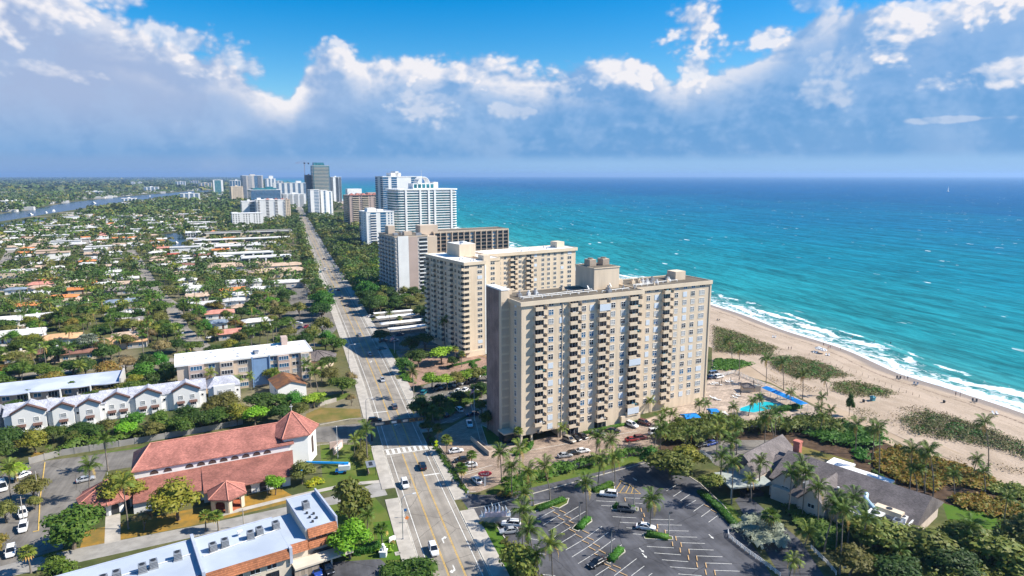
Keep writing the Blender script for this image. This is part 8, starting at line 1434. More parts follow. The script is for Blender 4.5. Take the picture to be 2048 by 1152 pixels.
# ------------------------------------------------------------------ trees and palms one by one (place on the ground, height, crown width, kind, where it stands)
KA = {'round': 'round mid green tree', 'dark': 'dark dense tree', 'olive': 'olive green tree', 'yellow': 'yellow green tree', 'bright': 'bright green tree', 'umbrella': 'spreading lime green tree', 'seagrape': 'broad leaved sea grape tree', 'rusty': 'rust tinged tree', 'sparse': 'thin grey brown tree', 'hedgetree': 'dense fresh green tree', 'silver': 'silvery tree'}
TL = [(148, 1098, 11, 14.5, 'round', 'largest in the church car park'), (128, 1092, 6.5, 7, 'sparse', 'before the largest car park tree'), (244, 1016, 9.5, 12, 'yellow', 'beside the round church entrance'), (358, 1040, 10.5, 14, 'yellow', 'before the church aisle, left of the pavilion'), (288, 1060, 5, 6, 'sparse', 'on the leaf strewn verge'), (551, 990, 6, 6, 'bright', 'against the church wall, right of the ladder'), (604, 968, 7, 8, 'olive', 'at the foot of the church tower'),
  (20, 905, 9, 12, 'dark', 'at the left edge above the car park'), (72, 905, 7.5, 10, 'yellow', 'over the arched garage'), (0, 930, 8, 11, 'dark', 'below another at the left edge'), (66, 1000, 7, 9, 'olive', 'on the yellow kerbed island'), (70, 1020, 4, 4, 'olive', 'small one at the island tip'), (14, 1046, 6, 7, 'olive', 'at the left edge beside the white cars'), (-4, 1112, 6, 6, 'rusty', 'at the bottom left edge'), (30, 965, 6, 9, 'umbrella', 'over the white car at the left'),
  (150, 890, 5, 6, 'olive', 'before the arched garage wall'), (187, 884, 6.5, 8.5, 'dark', 'behind the church wall, left'), (255, 875, 6, 7, 'bright', 'behind the church wall'), (306, 880, 6.5, 8, 'olive', 'behind the church wall, middle'), (363, 870, 7, 9, 'round', 'behind the church wall, before the hipped townhouse'), (404, 862, 7.5, 10, 'dark', 'at the end of the church wall'), (436, 856, 8, 12, 'round', 'behind the church roof, left'), (474, 850, 8, 11, 'yellow', 'behind the church roof, middle'),
  (510, 850, 7, 10, 'bright', 'behind the church roof, before the tower'), (452, 824, 8, 12, 'olive', 'beside the last townhouse'), (515, 825, 8, 13, 'dark', 'below the small white house'), (552, 820, 7, 11, 'round', 'in front of the small white house'), (590, 818, 7, 10, 'hedgetree', 'right of the small white house'), (629, 816, 6, 9.5, 'umbrella', 'at the pale corner wall'), (703, 812, 5, 5, 'sparse', 'bare one on the road corner'), (560, 846, 7, 9, 'dark', 'behind the church tower'), (600, 836, 6, 8, 'olive', 'between church tower and dry lawn'),
  *[(110 + 53 * i, 886 - 9 * i, 6.5 - (i % 3) * .6, 8 + (i % 2) * 1.5, ('round', 'dark', 'olive', 'hedgetree')[i % 4], 'in the front garden of the ' + w) for i, w in enumerate(('arched garage townhouse', 'first narrow townhouse', 'second narrow townhouse', 'set back gabled townhouse', 'two awning townhouse', 'broad gabled townhouse', 'hipped townhouse'))], (685, 788, 8, 12, 'round', 'with white trunk on the left road corner'), (660, 770, 8, 10, 'olive', 'behind the corner tree'), (700, 770, 6, 7, 'sparse', 'hazy one beside the left sidewalk'), (540, 770, 8, 10, 'yellow', 'in front of the blue panel'), (584, 745, 8, 9, 'sparse', 'before the right end of the beige block'), (668, 706, 9, 14, 'round', 'big one at the left kerb, before the lamp'), (655, 690, 8, 10, 'hedgetree', 'behind the big kerb tree'), (645, 640, 12, 17, 'dark', 'biggest along the left kerb'), (600, 632, 9, 13, 'olive', 'left of the biggest kerb tree'),
  (520, 606, 9, 15, 'olive', 'by the white cube building'), (545, 616, 8, 11, 'bright', 'in the clump behind the rear car park'), (575, 600, 9, 13, 'round', 'in the clump above the rear car park'), (560, 640, 9, 15, 'olive', 'over the parked cars, in the clump'), (474, 662, 7, 10, 'rusty', 'beside the blue grey gable'), (505, 640, 8, 11, 'hedgetree', 'between rusty tree and car park'), (610, 575, 8, 10, 'round', 'beside the upper rear car park'), (632, 590, 8, 11, 'hedgetree', 'on the left kerb above the biggest tree'), (455, 560, 8, 9, 'yellow', 'by the tan roof group'),
  (383, 632, 9, 13, 'round', 'right of the residential street'), (318, 652, 9, 14, 'olive', 'left of the residential street'), (300, 585, 10, 17, 'dark', 'big one at the head of the residential street'), (336, 590, 7, 10, 'olive', 'right of the street head'), (146, 752, 8, 13, 'dark', 'before the brown cottage'), (165, 745, 7, 10, 'round', 'right of the dark cottage tree'), (46, 745, 7, 11, 'olive', 'behind the scalloped roof'), (18, 752, 6, 10, 'rusty', 'far left behind the scalloped roof'), (5, 775, 4, 6, 'silver', 'at the far left behind the scalloped roof'),
  (290, 765, 9, 14, 'hedgetree', 'between the scalloped roof and beige block'), (272, 780, 7, 8, 'yellow', 'at the end of the scalloped roof'), (250, 798, 7, 11, 'olive', 'behind the townhouse ridge'), (200, 798, 6.5, 12, 'sparse', 'before the scalloped roof balconies'), (131, 806, 5, 6, 'yellow', 'before the scalloped roof, small'), (190, 620, 5, 7, 'bright', 'between the blue grey and peach roofs'), (150, 655, 7, 12, 'dark', 'behind the silver palms'), (210, 668, 7, 12, 'round', 'over the pale garage house'), (100, 648, 7, 11, 'olive', 'behind the turquoise pool'), (160, 560, 8, 14, 'dark', 'amid the left gardens'), (90, 590, 7, 11, 'olive', 'behind the orange pair'),
  (700, 1052, 13, 12.5, 'seagrape', 'tall dark one behind the end office roof'), (700, 1118, 9, 10, 'bright', 'glowing one before the office end'), (808, 748, 8, 8.5, 'hedgetree', 'on the condo lawn by the right sidewalk'), (884, 728, 8.5, 14, 'umbrella', 'over the rose paved driveway'), (836, 735, 9, 13, 'dark', 'in the shade of the condo drive'), (820, 705, 8, 11, 'dark', 'behind the condo lawn flag'), (850, 702, 10, 13, 'dark', 'against the second tower'), (760, 686, 8, 11, 'dark', 'at the carports by the road'),
  (864, 778, 7, 9.5, 'umbrella', 'first over the condo car park'), (893, 781, 7, 10, 'umbrella', 'second over the condo car park'), (913, 775, 7, 9, 'olive', 'third over the condo car park'), (933, 770, 7, 9, 'umbrella', 'fourth over the condo car park'), (954, 765, 7, 9, 'olive', 'fifth over the condo car park'), (974, 762, 7, 9, 'hedgetree', 'against the brick wall by the car park'), (905, 735, 6, 7, 'dark', 'before the second tower entrance'), (945, 742, 5, 5, 'hedgetree', 'small one on the rose driveway verge'),
  (842, 836, 8, 11, 'dark', 'in tower shade at the right kerb'), (878, 818, 6, 8, 'dark', 'in tower shade, second from the road'), (920, 810, 6, 8, 'dark', 'in tower shade, third from the road'), (963, 796, 7, 9, 'dark', 'in tower shade by the brick wall'), (975, 862, 8, 6, 'dark', 'narrow one under the brick wall'), (963, 832, 7, 6, 'round', 'behind the narrow brick wall tree'), (857, 868, 5, 6, 'dark', 'beside the gantry car'),
  (1040, 1158, 8.5, 9.5, 'seagrape', 'at the bottom beside the bright lawn'), (1338, 958, 9.5, 15, 'seagrape', 'great one at the head of the beach car park'), (1375, 945, 8, 11, 'yellow', 'yellowing sea grape beside the great one'), (1300, 935, 7, 8, 'hedgetree', 'left of the great sea grape'), (1420, 985, 6, 8, 'seagrape', 'before the restaurant fence'), (1745, 1105, 9, 16, 'seagrape', 'over the white pergola'), (1700, 1150, 7, 10, 'olive', 'below the pergola at the bottom'), (1850, 1130, 9, 15, 'seagrape', 'below the restaurant kitchen'), (1930, 1110, 8, 14, 'seagrape', 'below the lawn at the right'), (2010, 1150, 9, 15, 'seagrape', 'in the bottom right corner'), (1900, 1165, 8, 13, 'dark', 'at the bottom right, between sea grapes'), (2060, 1100, 8, 13, 'olive', 'at the right edge'), (1800, 1170, 7, 12, 'dark', 'at the bottom below the pergola'),
  (735, 612, 12, 18, 'dark', 'right of the road in front of the grey condo'), (760, 625, 10, 15, 'round', 'before the rear carport'), (720, 590, 9, 12, 'hedgetree', 'fresh one at the right kerb'), (790, 620, 9, 14, 'dark', 'behind the carports, middle'), (820, 618, 9, 13, 'olive', 'behind the carports, right'), (705, 565, 9, 13, 'round', 'at the right kerb by the dark shade'), (775, 600, 11, 15, 'dark', 'at the foot of the grey condo'), (690, 540, 9, 13, 'olive', 'at the right kerb, before the blue faced tower'), (840, 640, 9, 11, 'dark', 'between carports and second tower')]
for px, py, h, d, k, w in TL:
 x, y = G(px, py); tree(x, y, h, d, k, KA[k] + ' ' + w, None)
PLM = [(180, 1000, 9, 'coconut', 'coconut palm before the round church entrance'), (257, 1058, 11, 'coconut_light', 'coconut palm with dead hanging fronds before the church'), (216, 942, 9, 'royal', 'thin tall palm behind the church parking'), (22, 1000, 8, 'coconut_light', 'leaning palm at the left car park edge'), (735, 930, 10.5, 'royal', 'tall slim palm at the gantry post'), (622, 775, 9, 'coconut', 'coconut palm beside the small white house'), (636, 786, 8, 'coconut', 'coconut palm left of the white trunked corner tree'), (482, 790, 6, 'areca', 'slim palm at the last townhouse'), (503, 785, 6, 'areca', 'slim palm pair between townhouse and white house'),
  (828, 800, 10, 'coconut', 'big coconut palm on the right sidewalk casting a star shadow'), (76, 750, 10, 'coconut_light', 'big coconut palm behind the scalloped roof'), (896, 690, 19, 'royal', 'tallest palm against the second tower'), (890, 700, 14, 'royal', 'lower palm against the second tower'), (780, 655, 8, 'coconut', 'palm standing among the carport roofs'),
  (1067, 1012, 8.5, 'coconut_light', 'coconut palm at the left end of the front island'), (1100, 1000, 9, 'coconut_light', 'coconut palm on the front island, second'), (1173, 1042, 9.5, 'coconut', 'coconut palm over the lower hedge island'), (1196, 976, 7.5, 'coconut_light', 'coconut palm at the middle island'), (1230, 972, 8, 'coconut_light', 'leaning coconut palm at the middle island'), (1300, 1058, 8, 'coconut', 'coconut palm beside the white saloon'), (1040, 962, 9, 'coconut_light', 'coconut palm at the carport corner hedge'), (1023, 994, 8, 'coconut', 'coconut palm behind the red oval sign'), (1003, 965, 8, 'coconut', 'coconut palm over the forecourt corner'), (1190, 930, 7.5, 'coconut', 'coconut palm above the hedge, left of two'), (1217, 930, 7, 'coconut', 'coconut palm above the hedge, right of two'), (1038, 1052, 8, 'coconut', 'coconut palm beside the wave sign'), (1045, 1098, 8, 'coconut', 'coconut palm beside the half hidden cars'), (1105, 1165, 8, 'coconut_light', 'coconut palm at the bottom edge of the car park'), (1080, 1170, 6, 'coconut', 'low coconut palm at the bottom edge'), (1066, 1125, 8, 'coconut', 'coconut palm behind the bottom sea grape'),
  (1463, 1008, 11, 'coconut', 'tall coconut palm at the entrance canopy'), (1433, 915, 8, 'coconut_light', 'coconut palm behind the great sea grape, left'), (1473, 910, 8, 'coconut', 'coconut palm behind the great sea grape, right'), (1455, 950, 9, 'coconut', 'coconut palm beside the restaurant west wing'), (1440, 975, 8, 'royal', 'slim palm before the restaurant fence'), (1517, 985, 8, 'royal', 'full crowned palm between canopy and gable'), (1502, 1003, 6, 'coconut_light', 'palm rising through the canopy edge'), (1577, 1028, 10, 'coconut', 'coconut palm before the big gable, left'), (1604, 1034, 10.5, 'coconut', 'coconut palm before the big gable, right'), (1597, 1000, 9, 'royal', 'dark palm behind the gable palms'), (1635, 1050, 9, 'coconut', 'coconut palm before the dormer'), (1648, 1104, 11, 'coconut', 'leaning coconut palm at the service drive'), (1672, 1102, 12, 'coconut', 'twin coconut palm right of the leaning one'), (1695, 1090, 11, 'coconut', 'coconut palm before the long roof'), (1679, 1148, 14, 'coconut', 'tallest coconut palm at the service drive'), (1720, 1110, 9, 'coconut', 'coconut palm before the long roof, right'), (1600, 1136, 8, 'coconut_light', 'yellow coconut palm at the white fence'), (1578, 1165, 5, 'coconut_light', 'low yellow palm at the bottom fence'),
  (1464, 720, 9, 'windy', 'wind bent beach palm behind the tower corner'), (1478, 750, 11, 'windy', 'leaning beach palm beside the tower hedge'), (1532, 767, 10, 'windy', 'beach palm with curved trunk on the sand'), (1567, 782, 11, 'windy', 'tall beach palm beside the blue canopy'), (1605, 798, 9, 'windy', 'straight beach palm right of the canopy'), (1655, 792, 6, 'windy', 'brown headed beach palm by the dune path'), (1594, 815, 5, 'windy', 'palm at the end of the blue canopy'), (1643, 828, 6, 'windy', 'dark palm at the edge of the sea grapes'), (1548, 906, 12, 'windy', 'tall palm behind the restaurant wing, leaning'), (1529, 896, 8, 'coconut', 'palm behind the restaurant wing'), (1710, 907, 9, 'windy', 'palm pair behind the white flat roof'), (1744, 922, 10, 'windy', 'thin palm over the red groundcover, left'), (1757, 954, 14, 'windy', 'very thin palm beside the restaurant sea room'), (1819, 978, 11, 'windy', 'beach palm over red groundcover, first of three'), (1848, 981, 11, 'windy', 'beach palm over red groundcover, second of three'), (1866, 993, 12, 'windy', 'leaning beach palm over red groundcover, third'), (1946, 954, 5, 'coconut', 'low palm at the sand edge'), (1908, 1000, 6, 'coconut', 'palm at the lawn edge'), (1834, 985, 6, 'coconut', 'low palm between the red groundcover palms'), (1850, 985, 6, 'coconut', 'bushy palm amid the red groundcover'), (1970, 985, 5, 'coconut', 'low palm at the sandy gap'), (1976, 942, 14, 'windy', 'tallest lone palm on the dune at the right'), (2007, 1046, 6, 'coconut', 'palm at the right end of the lawn'), (2035, 1085, 7, 'coconut', 'palm at the right edge below the lawn'), (1930, 1120, 7, 'coconut', 'dark palm among the right sea grapes'), (1780, 1150, 5, 'coconut', 'low blue green palm below the pergola'),
  (1470, 842, 4, 'coconut', 'small palm at the pool, left of three'), (1497, 832, 4.5, 'coconut', 'small palm at the pool, middle of three'), (1519, 830, 5, 'coconut', 'small palm at the pool, right of three'), (1398, 842, 6, 'coconut', 'palm between the small blue canopies'), (1405, 836, 5, 'coconut', 'palm by the tower corner steps'), (1300, 825, 4, 'areca', 'palm before the tower facade'), (1330, 850, 4, 'areca', 'palm cluster beside the left canopy'), (1345, 852, 4, 'areca', 'second palm cluster beside the left canopy'), (1125, 880, 3.5, 'areca', 'low palm at the carport column'), (1310, 890, 8, 'coconut', 'palm in the hedge at the forecourt end'), (1320, 905, 7, 'coconut', 'palm left of the great sea grape'), (1365, 905, 6, 'coconut', 'palm behind the yellowing sea grape'), (1640, 870, 6, 'coconut_light', 'yellow palm in the sea grape thicket, right'), (1550, 872, 7, 'coconut', 'dark palm in the sea grape thicket'), (1440, 888, 7, 'coconut_light', 'palm in the sea grape thicket, left'), (1650, 845, 5, 'windy', 'dark palm at the thicket edge'), (1665, 850, 5, 'windy', 'second dark palm at the thicket edge'),
  (735, 1080, 6, 'coconut', 'palm beside the bright glowing tree'), (710, 915, 5, 'areca', 'yellow palm clump by the flagpole shrubs'), (722, 905, 5, 'areca', 'palm clump at the side street corner'), (1010, 760, 4, 'areca', 'palm beside the second tower door'), (303, 612, 6, 'coconut', 'date palm at the street head, left'), (271, 634, 6, 'coconut', 'date palm before the blue grey roof'), (328, 690, 6, 'coconut', 'palm on the street corner lawn'), (369, 700, 7, 'coconut', 'dark palm before the beige block roof'), (394, 678, 7, 'coconut', 'date palm right of the street, upper'), (408, 692, 6, 'coconut', 'date palm right of the street, lower'), (278, 682, 5, 'coconut', 'palm before the grey brown hip'), (505, 692, 8, 'coconut', 'palm row behind the beige roof, left'), (520, 692, 8, 'coconut', 'palm row behind the beige roof, middle'), (535, 692, 8, 'coconut', 'palm row behind the beige roof, right'), (590, 670, 6, 'coconut_light', 'yellow palm by the rear car row'), (20, 700, 6, 'coconut', 'palm beside the green framed house'), (45, 655, 7, 'coconut', 'dark palm by the boat shed'), (50, 700, 5, 'coconut_light', 'palm beside the peach pool terrace')]
for px, py, h, k, l in PLM:
 x, y = G(px, py); palm(x, y, h, k, l, None, parts=py > 880 and k != 'areca', d=7.0 if h > 6 else 5.2)
for px, py, h, d, l, s in [(412, 1062, 4, 3.6, 'cabbage palm on the alley verge, left of two', 0), (437, 1062, 4, 3.6, 'cabbage palm on the alley verge, right of two', 0), (62, 1146, 5, 4, 'cabbage palm at the bottom left', 0), (765, 1098, 5, 4, 'grey green cabbage palm over the yellow shrubs', 0), (944, 940, 4.6, 3.6, 'cabbage palm beside the half hidden white car', 0), (924, 968, 4.6, 4.4, 'cabbage palm on the forecourt corner', 0), (894, 908, 4.6, 4.2, 'cabbage palm at the railing, nearer', 0), (875, 884, 4.6, 4.2, 'cabbage palm at the railing, farther', 0), (1037, 895, 5.4, 3.6, 'cabbage palm at the tower entrance', 0), (866, 845, 4.5, 4.4, 'cabbage palm in the tower shade', 0), (880, 848, 4.5, 4.0, 'cabbage palm in the tower shade, second', 0), (172, 716, 9, 5.5, 'silver palm left of a tall pair', 1), (187, 714, 9, 5.5, 'silver palm right of a tall pair', 1), (148, 800, 6, 4, 'cabbage palm before the scalloped roof', 0), (36, 815, 5, 4, 'cabbage palm at the scalloped balconies, left', 0), (61, 815, 5.4, 4.4, 'cabbage palm at the scalloped balconies, right', 0), (10, 738, 5, 4, 'cabbage palm before the cream shed', 0), (62, 716, 4, 4, 'cabbage palm beside the brown cottage', 0), (103, 722, 4.5, 4, 'cabbage palm on the brown cottage', 0), (1538, 1070, 5, 5, 'cabbage palm in the silver shrubs', 0), (1013, 985, 3, 4, 'dark cabbage palm by the oval sign hedge', 0), (580, 675, 6, 4, 'cabbage palm by the rear row of cars, left', 0), (600, 640, 7, 4, 'cabbage palm among the clump over the car park', 0), (910, 728, 7, 4, 'cabbage palm left of two at the second tower', 0), (923, 734, 6, 4, 'cabbage palm right of two at the second tower', 0), (800, 650, 4, 4, 'cabbage palm behind the carports', 0)]:
 x, y = G(px, py); fan_palm(x, y, h, l, None, d, bool(s))
tree(*G(1698, 832), 8.5, 3.2, 'dark', 'narrow dark conifer like tree on the dune beside the path', None)
# hedges and thickets
for i, q in enumerate(ISL):
 c = np.mean(np.array(q), 0); far_ = max(q, key=lambda p: math.dist(p, c)); opp = max(q, key=lambda p: math.dist(p, far_)); a = c + (np.array(far_) - c) * .72; b = c + (np.array(opp) - c) * .72
 hedge('hedge', ['low clipped hedge on the front island under two palms', 'low hedge on the triangular island by the white estate car', 'clipped hedge below the coconut palm in the middle bays', 'clipped hedge island beside the black saloon', 'clipped hedge behind the grey car', 'clipped hedge island beside the white saloon'][i], [tuple(a), tuple(b)], 1.7, .95, size=.16, seed=i, z0=.05)
hedge('hedge', 'clipped green hedge along the tower facade', [T1F(a, -1.4) for a in (22, 46)], 1.1, .8); hedge('hedge', 'clipped green hedge by the small blue canopies', PG([(1340, 858), (1400, 842), (1440, 832)]), 2.2, 1.2); hedge('hedge', 'hedge at the head of the pool under the canopy', PG([(1560, 822), (1600, 815)]), 2.5, 1.4)
hedge('hedge', 'clipped hedge on the entrance verge of the rose driveway', PG([(895, 735), (960, 720)]), 1.4, .7); hedge('hedge', 'curved hedge at the tower entrance', PG([(1030, 912), (1058, 900), (1064, 888)]), 1.2, 1.0); hedge('hedge', 'dark hedge along the white restaurant fence', PG([(1400, 985), (1440, 1020), (1470, 1052)]), 2.0, .9)
hedge('hedge', 'dark hedge edging the red groundcover', PG([(1745, 945), (1800, 985), (1850, 1000)]), 1.2, 1.0, 'leaf_mid'); hedge('hedge', 'dark hedge behind the lion statue', PG([(705, 1108), (760, 1098)]), 2.4, 1.7)
bm = lambda name, pts, h, m, per, size, lump=1.6, seed=1, **k: bush_mass(name, PG(pts), h, M[m], per, size, seed, lump, **k)
bm('garden_shrubs', [(96, 900), (240, 870), (420, 840), (520, 822), (650, 798), (650, 815), (510, 846), (420, 860), (240, 891), (100, 918)], 4.2, 'leaf_mid', 6, .38, 2.4, 41, vary=.8); bm('sea_grape_thicket', [(1012, 1095), (1050, 1100), (1090, 1160), (1110, 1230), (1040, 1230)], 2.6, 'leaf_grape', 7, .36, 1.5, 43); bm('garden_shrubs', [(0, 880), (100, 872), (100, 890), (0, 900)], 3.4, 'leaf_olive', 6, .36, 1.6, 42)
def DS(p, h, lump, sd):
 bm('dune_scrub', p, h, 'leaf_dune', 8, .30, lump, sd, z0=.36, vary=.95, core_on=False); bm('dune_scrub', p, h * .8, 'leaf_scrub', 6, .26, lump * 1.4, sd + 50, z0=.36, vary=.95, core_on=False); bm('dune_scrub', p, h * 1.2, 'leaf_hedge', 5, .30, lump * 2.2, sd + 90, z0=.3, vary=1.25, core_on=False); c = np.mean(p, 0); bm('dune_grass', [tuple(c + (np.array(q) - c) * 1.22) for q in p], h * .5, 'leaf_scrub', 2.6, .24, lump * 1.6, sd + 130, z0=.34, vary=1.1, core_on=False)
bm('hedge_thicket', [(1000, 985), (1030, 955), (1150, 928), (1285, 898), (1296, 912), (1150, 946), (1080, 968), (1012, 1000)], 3.0, 'leaf_hedge', 9, .34, 1.7, 1)
bm('croton_shrubs', [(985, 1000), (1000, 985), (1040, 985), (1030, 1000)], 1.6, 'leaf_rust', 10, .26, 1.1, 2)
bm('sea_grape_thicket', [(1290, 880), (1330, 855), (1420, 835), (1500, 848), (1640, 838), (1700, 855), (1690, 880), (1620, 872), (1500, 870), (1420, 895), (1360, 895)], 4.2, 'leaf_grape', 5, .42, 2.1, 3)
bm('sea_grape_thicket', [(1600, 872), (1690, 852), (1770, 872), (1785, 890), (1740, 905), (1640, 890)], 3.0, 'leaf_hedge', 5.5, .42, 1.8, 4)
bm('sea_grape_groundcover', [(1745, 905), (1800, 893), (1960, 945), (2000, 965), (1985, 985), (1900, 972), (1880, 990), (1800, 970), (1740, 935)], 1.7, 'leaf_redgrape', 6, .40, 1.3, 5)
bm('sea_grape_groundcover', [(1700, 890), (1745, 905), (1742, 932), (1700, 915)], 1.6, 'leaf_hedge', 6, .38, 1.3, 6); bm('sea_grape_groundcover', [(1890, 992), (1960, 990), (2048, 1010), (2110, 1040), (2110, 1060), (2000, 1040), (1940, 1025), (1900, 1010)], 1.7, 'leaf_redgrape', 6, .40, 1.3, 7); bm('sea_grape_groundcover', [(1975, 965), (2048, 975), (2120, 1000), (2120, 1030), (2040, 1006), (1965, 985)], 1.7, 'leaf_grape', 6, .40, 1.3, 8)
bm('sea_grape_thicket', [(1760, 1085), (1850, 1085), (1960, 1070), (2060, 1085), (2140, 1150), (2120, 1230), (1800, 1230), (1740, 1190), (1720, 1130)], 4.5, 'leaf_grape', 4.5, .45, 2.2, 9)
DS([(1424, 652), (1470, 664), (1560, 698), (1545, 712), (1490, 712), (1424, 704)], 1.0, 1.1, 10); DS([(1524, 714), (1600, 714), (1660, 732), (1712, 756), (1650, 762), (1590, 760), (1545, 740)], 1.0, 1.1, 11); DS([(1660, 766), (1720, 763), (1800, 788), (1780, 798), (1710, 798), (1660, 784)], .9, 1.1, 12)
DS([(1790, 838), (1850, 822), (1950, 848), (2048, 886), (2120, 925), (2100, 945), (2000, 905), (1900, 886), (1820, 872)], 1.2, 1.2, 13); bm('beach_hedge', [(1424, 718), (1470, 720), (1512, 729), (1470, 742), (1424, 742)], 1.3, 'leaf_hedge', 8, .34, 1.2, 14); bm('dune_grass', [(1700, 815), (1740, 818), (1768, 832), (1745, 850), (1705, 845)], .5, 'leaf_scrub', 3, .26, .7, 15, z0=.34, vary=.9, core_on=False); bm('dune_grass', [(1790, 815), (1850, 812), (2000, 868), (2048, 895), (1960, 870), (1860, 832), (1800, 832)], .5, 'leaf_scrub', 2.4, .26, .7, 16, z0=.34, vary=.9, core_on=False); bm('dune_grass', [(1530, 740), (1560, 760), (1640, 775), (1660, 790), (1600, 785), (1540, 765)], .5, 'leaf_scrub', 2.2, .26, .7, 17, z0=.34, vary=.9, core_on=False); bm('dune_grass', [(1880, 905), (2048, 935), (2120, 960), (2048, 955), (1900, 925)], .45, 'leaf_scrub', 1.6, .26, .7, 29, z0=.34, vary=.9, core_on=False)
bm('silver_shrubs', [(1462, 1062), (1500, 1030), (1545, 1040), (1580, 1075), (1575, 1105), (1530, 1110), (1490, 1092)], 3.2, 'leaf_silver', 9, .26, 1.5, 18); bm('garden_shrubs', [(1560, 1010), (1620, 1020), (1690, 1060), (1700, 1110), (1650, 1110), (1600, 1070)], 1.8, 'leaf_mid', 6, .34, 1.4, 19)
bm('flower_shrubs', [(608, 968), (632, 955), (652, 958), (648, 968), (620, 978)], 1.2, 'leaf_flower', 14, .22, .9, 20); bm('garden_shrubs', [(704, 925), (712, 890), (740, 888), (744, 930), (725, 940)], 3.0, 'leaf_olive', 9, .30, 1.3, 21); bm('yellow_shrubs', [(735, 1098), (780, 1085), (790, 1105), (750, 1112)], 1.3, 'leaf_lime', 12, .24, 1.0, 22); bm('garden_shrubs', [(745, 1165), (770, 1128), (860, 1122), (885, 1150), (870, 1200), (760, 1200)], 2.6, 'leaf_mid', 8, .34, 1.6, 23); bm('garden_shrubs', [(72, 1160), (85, 1122), (130, 1112), (160, 1128), (150, 1160)], 2.2, 'leaf_mid', 9, .3, 1.4, 24); bm('round_shrub', [(1755, 1130), (1775, 1110), (1795, 1125), (1780, 1145)], 2.2, 'leaf_hedge', 14, .25, 2.0, 25)
bm('yellow_shrubs', [(1000, 1085), (1015, 1075), (1045, 1108), (1030, 1118)], 1.0, 'leaf_olive', 14, .22, .9, 26); bm('garden_shrubs', [(952, 1042), (975, 1046), (1010, 1050), (1000, 1058), (965, 1056)], .9, 'leaf_mid', 12, .24, .8, 27); bm('garden_shrubs', [(860, 868), (900, 925), (938, 985), (928, 990), (885, 930), (855, 880)], .9, 'leaf_mid', 9, .26, .8, 28); bm('red_shrubs', [(778, 1092), (788, 1080), (792, 1092)], 1.3, 'leaf_rust', 14, .22, .8, 30); bm('garden_shrubs', [(820, 810), (870, 805), (975, 775), (985, 785), (900, 835), (850, 850)], 1.4, 'leaf_mid', 5, .3, 1.1, 31); bm('garden_shrubs', [(790, 700), (812, 740), (835, 770), (800, 760)], 1.0, 'leaf_hedge', 8, .26, .9, 32)
# ------------------------------------------------------------------ the gardens and woods between: the nearer trees one by one, the rest as masses
rt = random.Random(99); cand = []
def zone(x0, x1, y0, y1, step, p, bias):
 for i in range(int((x1 - x0) / step)):
  for j in range(int((y1 - y0) / step)):
   x = x0 + (i + rt.random()) * step; y = y0 + (j + rt.random()) * step
   if rt.random() < p and -60 < PX(x, y, 4)[0] < 2100 and is_clear(x, y): cand.append((x, y, bias))
zone(-20, -12.5, 330, 1560, 7.5, .7, 2); zone(12.5, 20, 330, 1500, 6.5, .8, 2); zone(-240, -14, 262, 700, 8.6, .90, 0); zone(-460, -240, 300, 700, 8.6, .90, 0); zone(-720, -14, 700, 1620, 12, .9, 0); zone(13, 72, 300, 900, 8.0, .9, 1); zone(13, 200, 560, 1400, 10.5, .85, 1); zone(70, 150, 420, 560, 10, .6, 1); zone(-160, 120, 1620, 2700, 17, .85, 1)
for y in np.arange(400, 1700, 6.5):
 for s in (-1, 1):
  if rt.random() < .7: cand.append((road_c(y) + s * rt.uniform(13, 16), float(y), 3))
cand.sort(key=lambda c: c[1]); ind = 0; rest = []
def near_other(x, y, r): return any((x - a) ** 2 + (y - b) ** 2 < (r + c * .55) ** 2 for a, b, c in TREES)
for x, y, b in cand:
 if ind < 240 and y < 700:
  if near_other(x, y, 2.2): continue
  LM = nearest(x, y)
  if rt.random() < (.15 if b else .36):
   k = rt.choice(['coconut', 'coconut', 'coconut_light', 'royal']); l = words16('%s palm, %s, %s' % ({'coconut': 'green coconut', 'coconut_light': 'yellowish coconut', 'royal': 'slim feather'}[k], 'rather tall' if (hh := rt.uniform(6, 10)) > 8 else 'not tall', LM)); palm(x, y, hh, k, l, None, d=6.2)
  else:
   k = rt.choice(['dark', 'round', 'round', 'olive', 'dark', 'dark', 'yellow', 'hedgetree', 'round', 'sparse', 'olive', 'rusty'] if not b else ['dark', 'dark', 'round', 'olive', 'hedgetree']); dd = rt.uniform(8, 13) + 2 * b; l = words16('%s %s %s' % ('wide' if dd > 11.5 else 'narrow' if dd < 9.5 else 'medium', KA[k], LM)); tree(x, y, rt.uniform(6, 10) + 2 * b, dd, k, l, None)
  ind += 1
 else: rest.append((x, y, b))
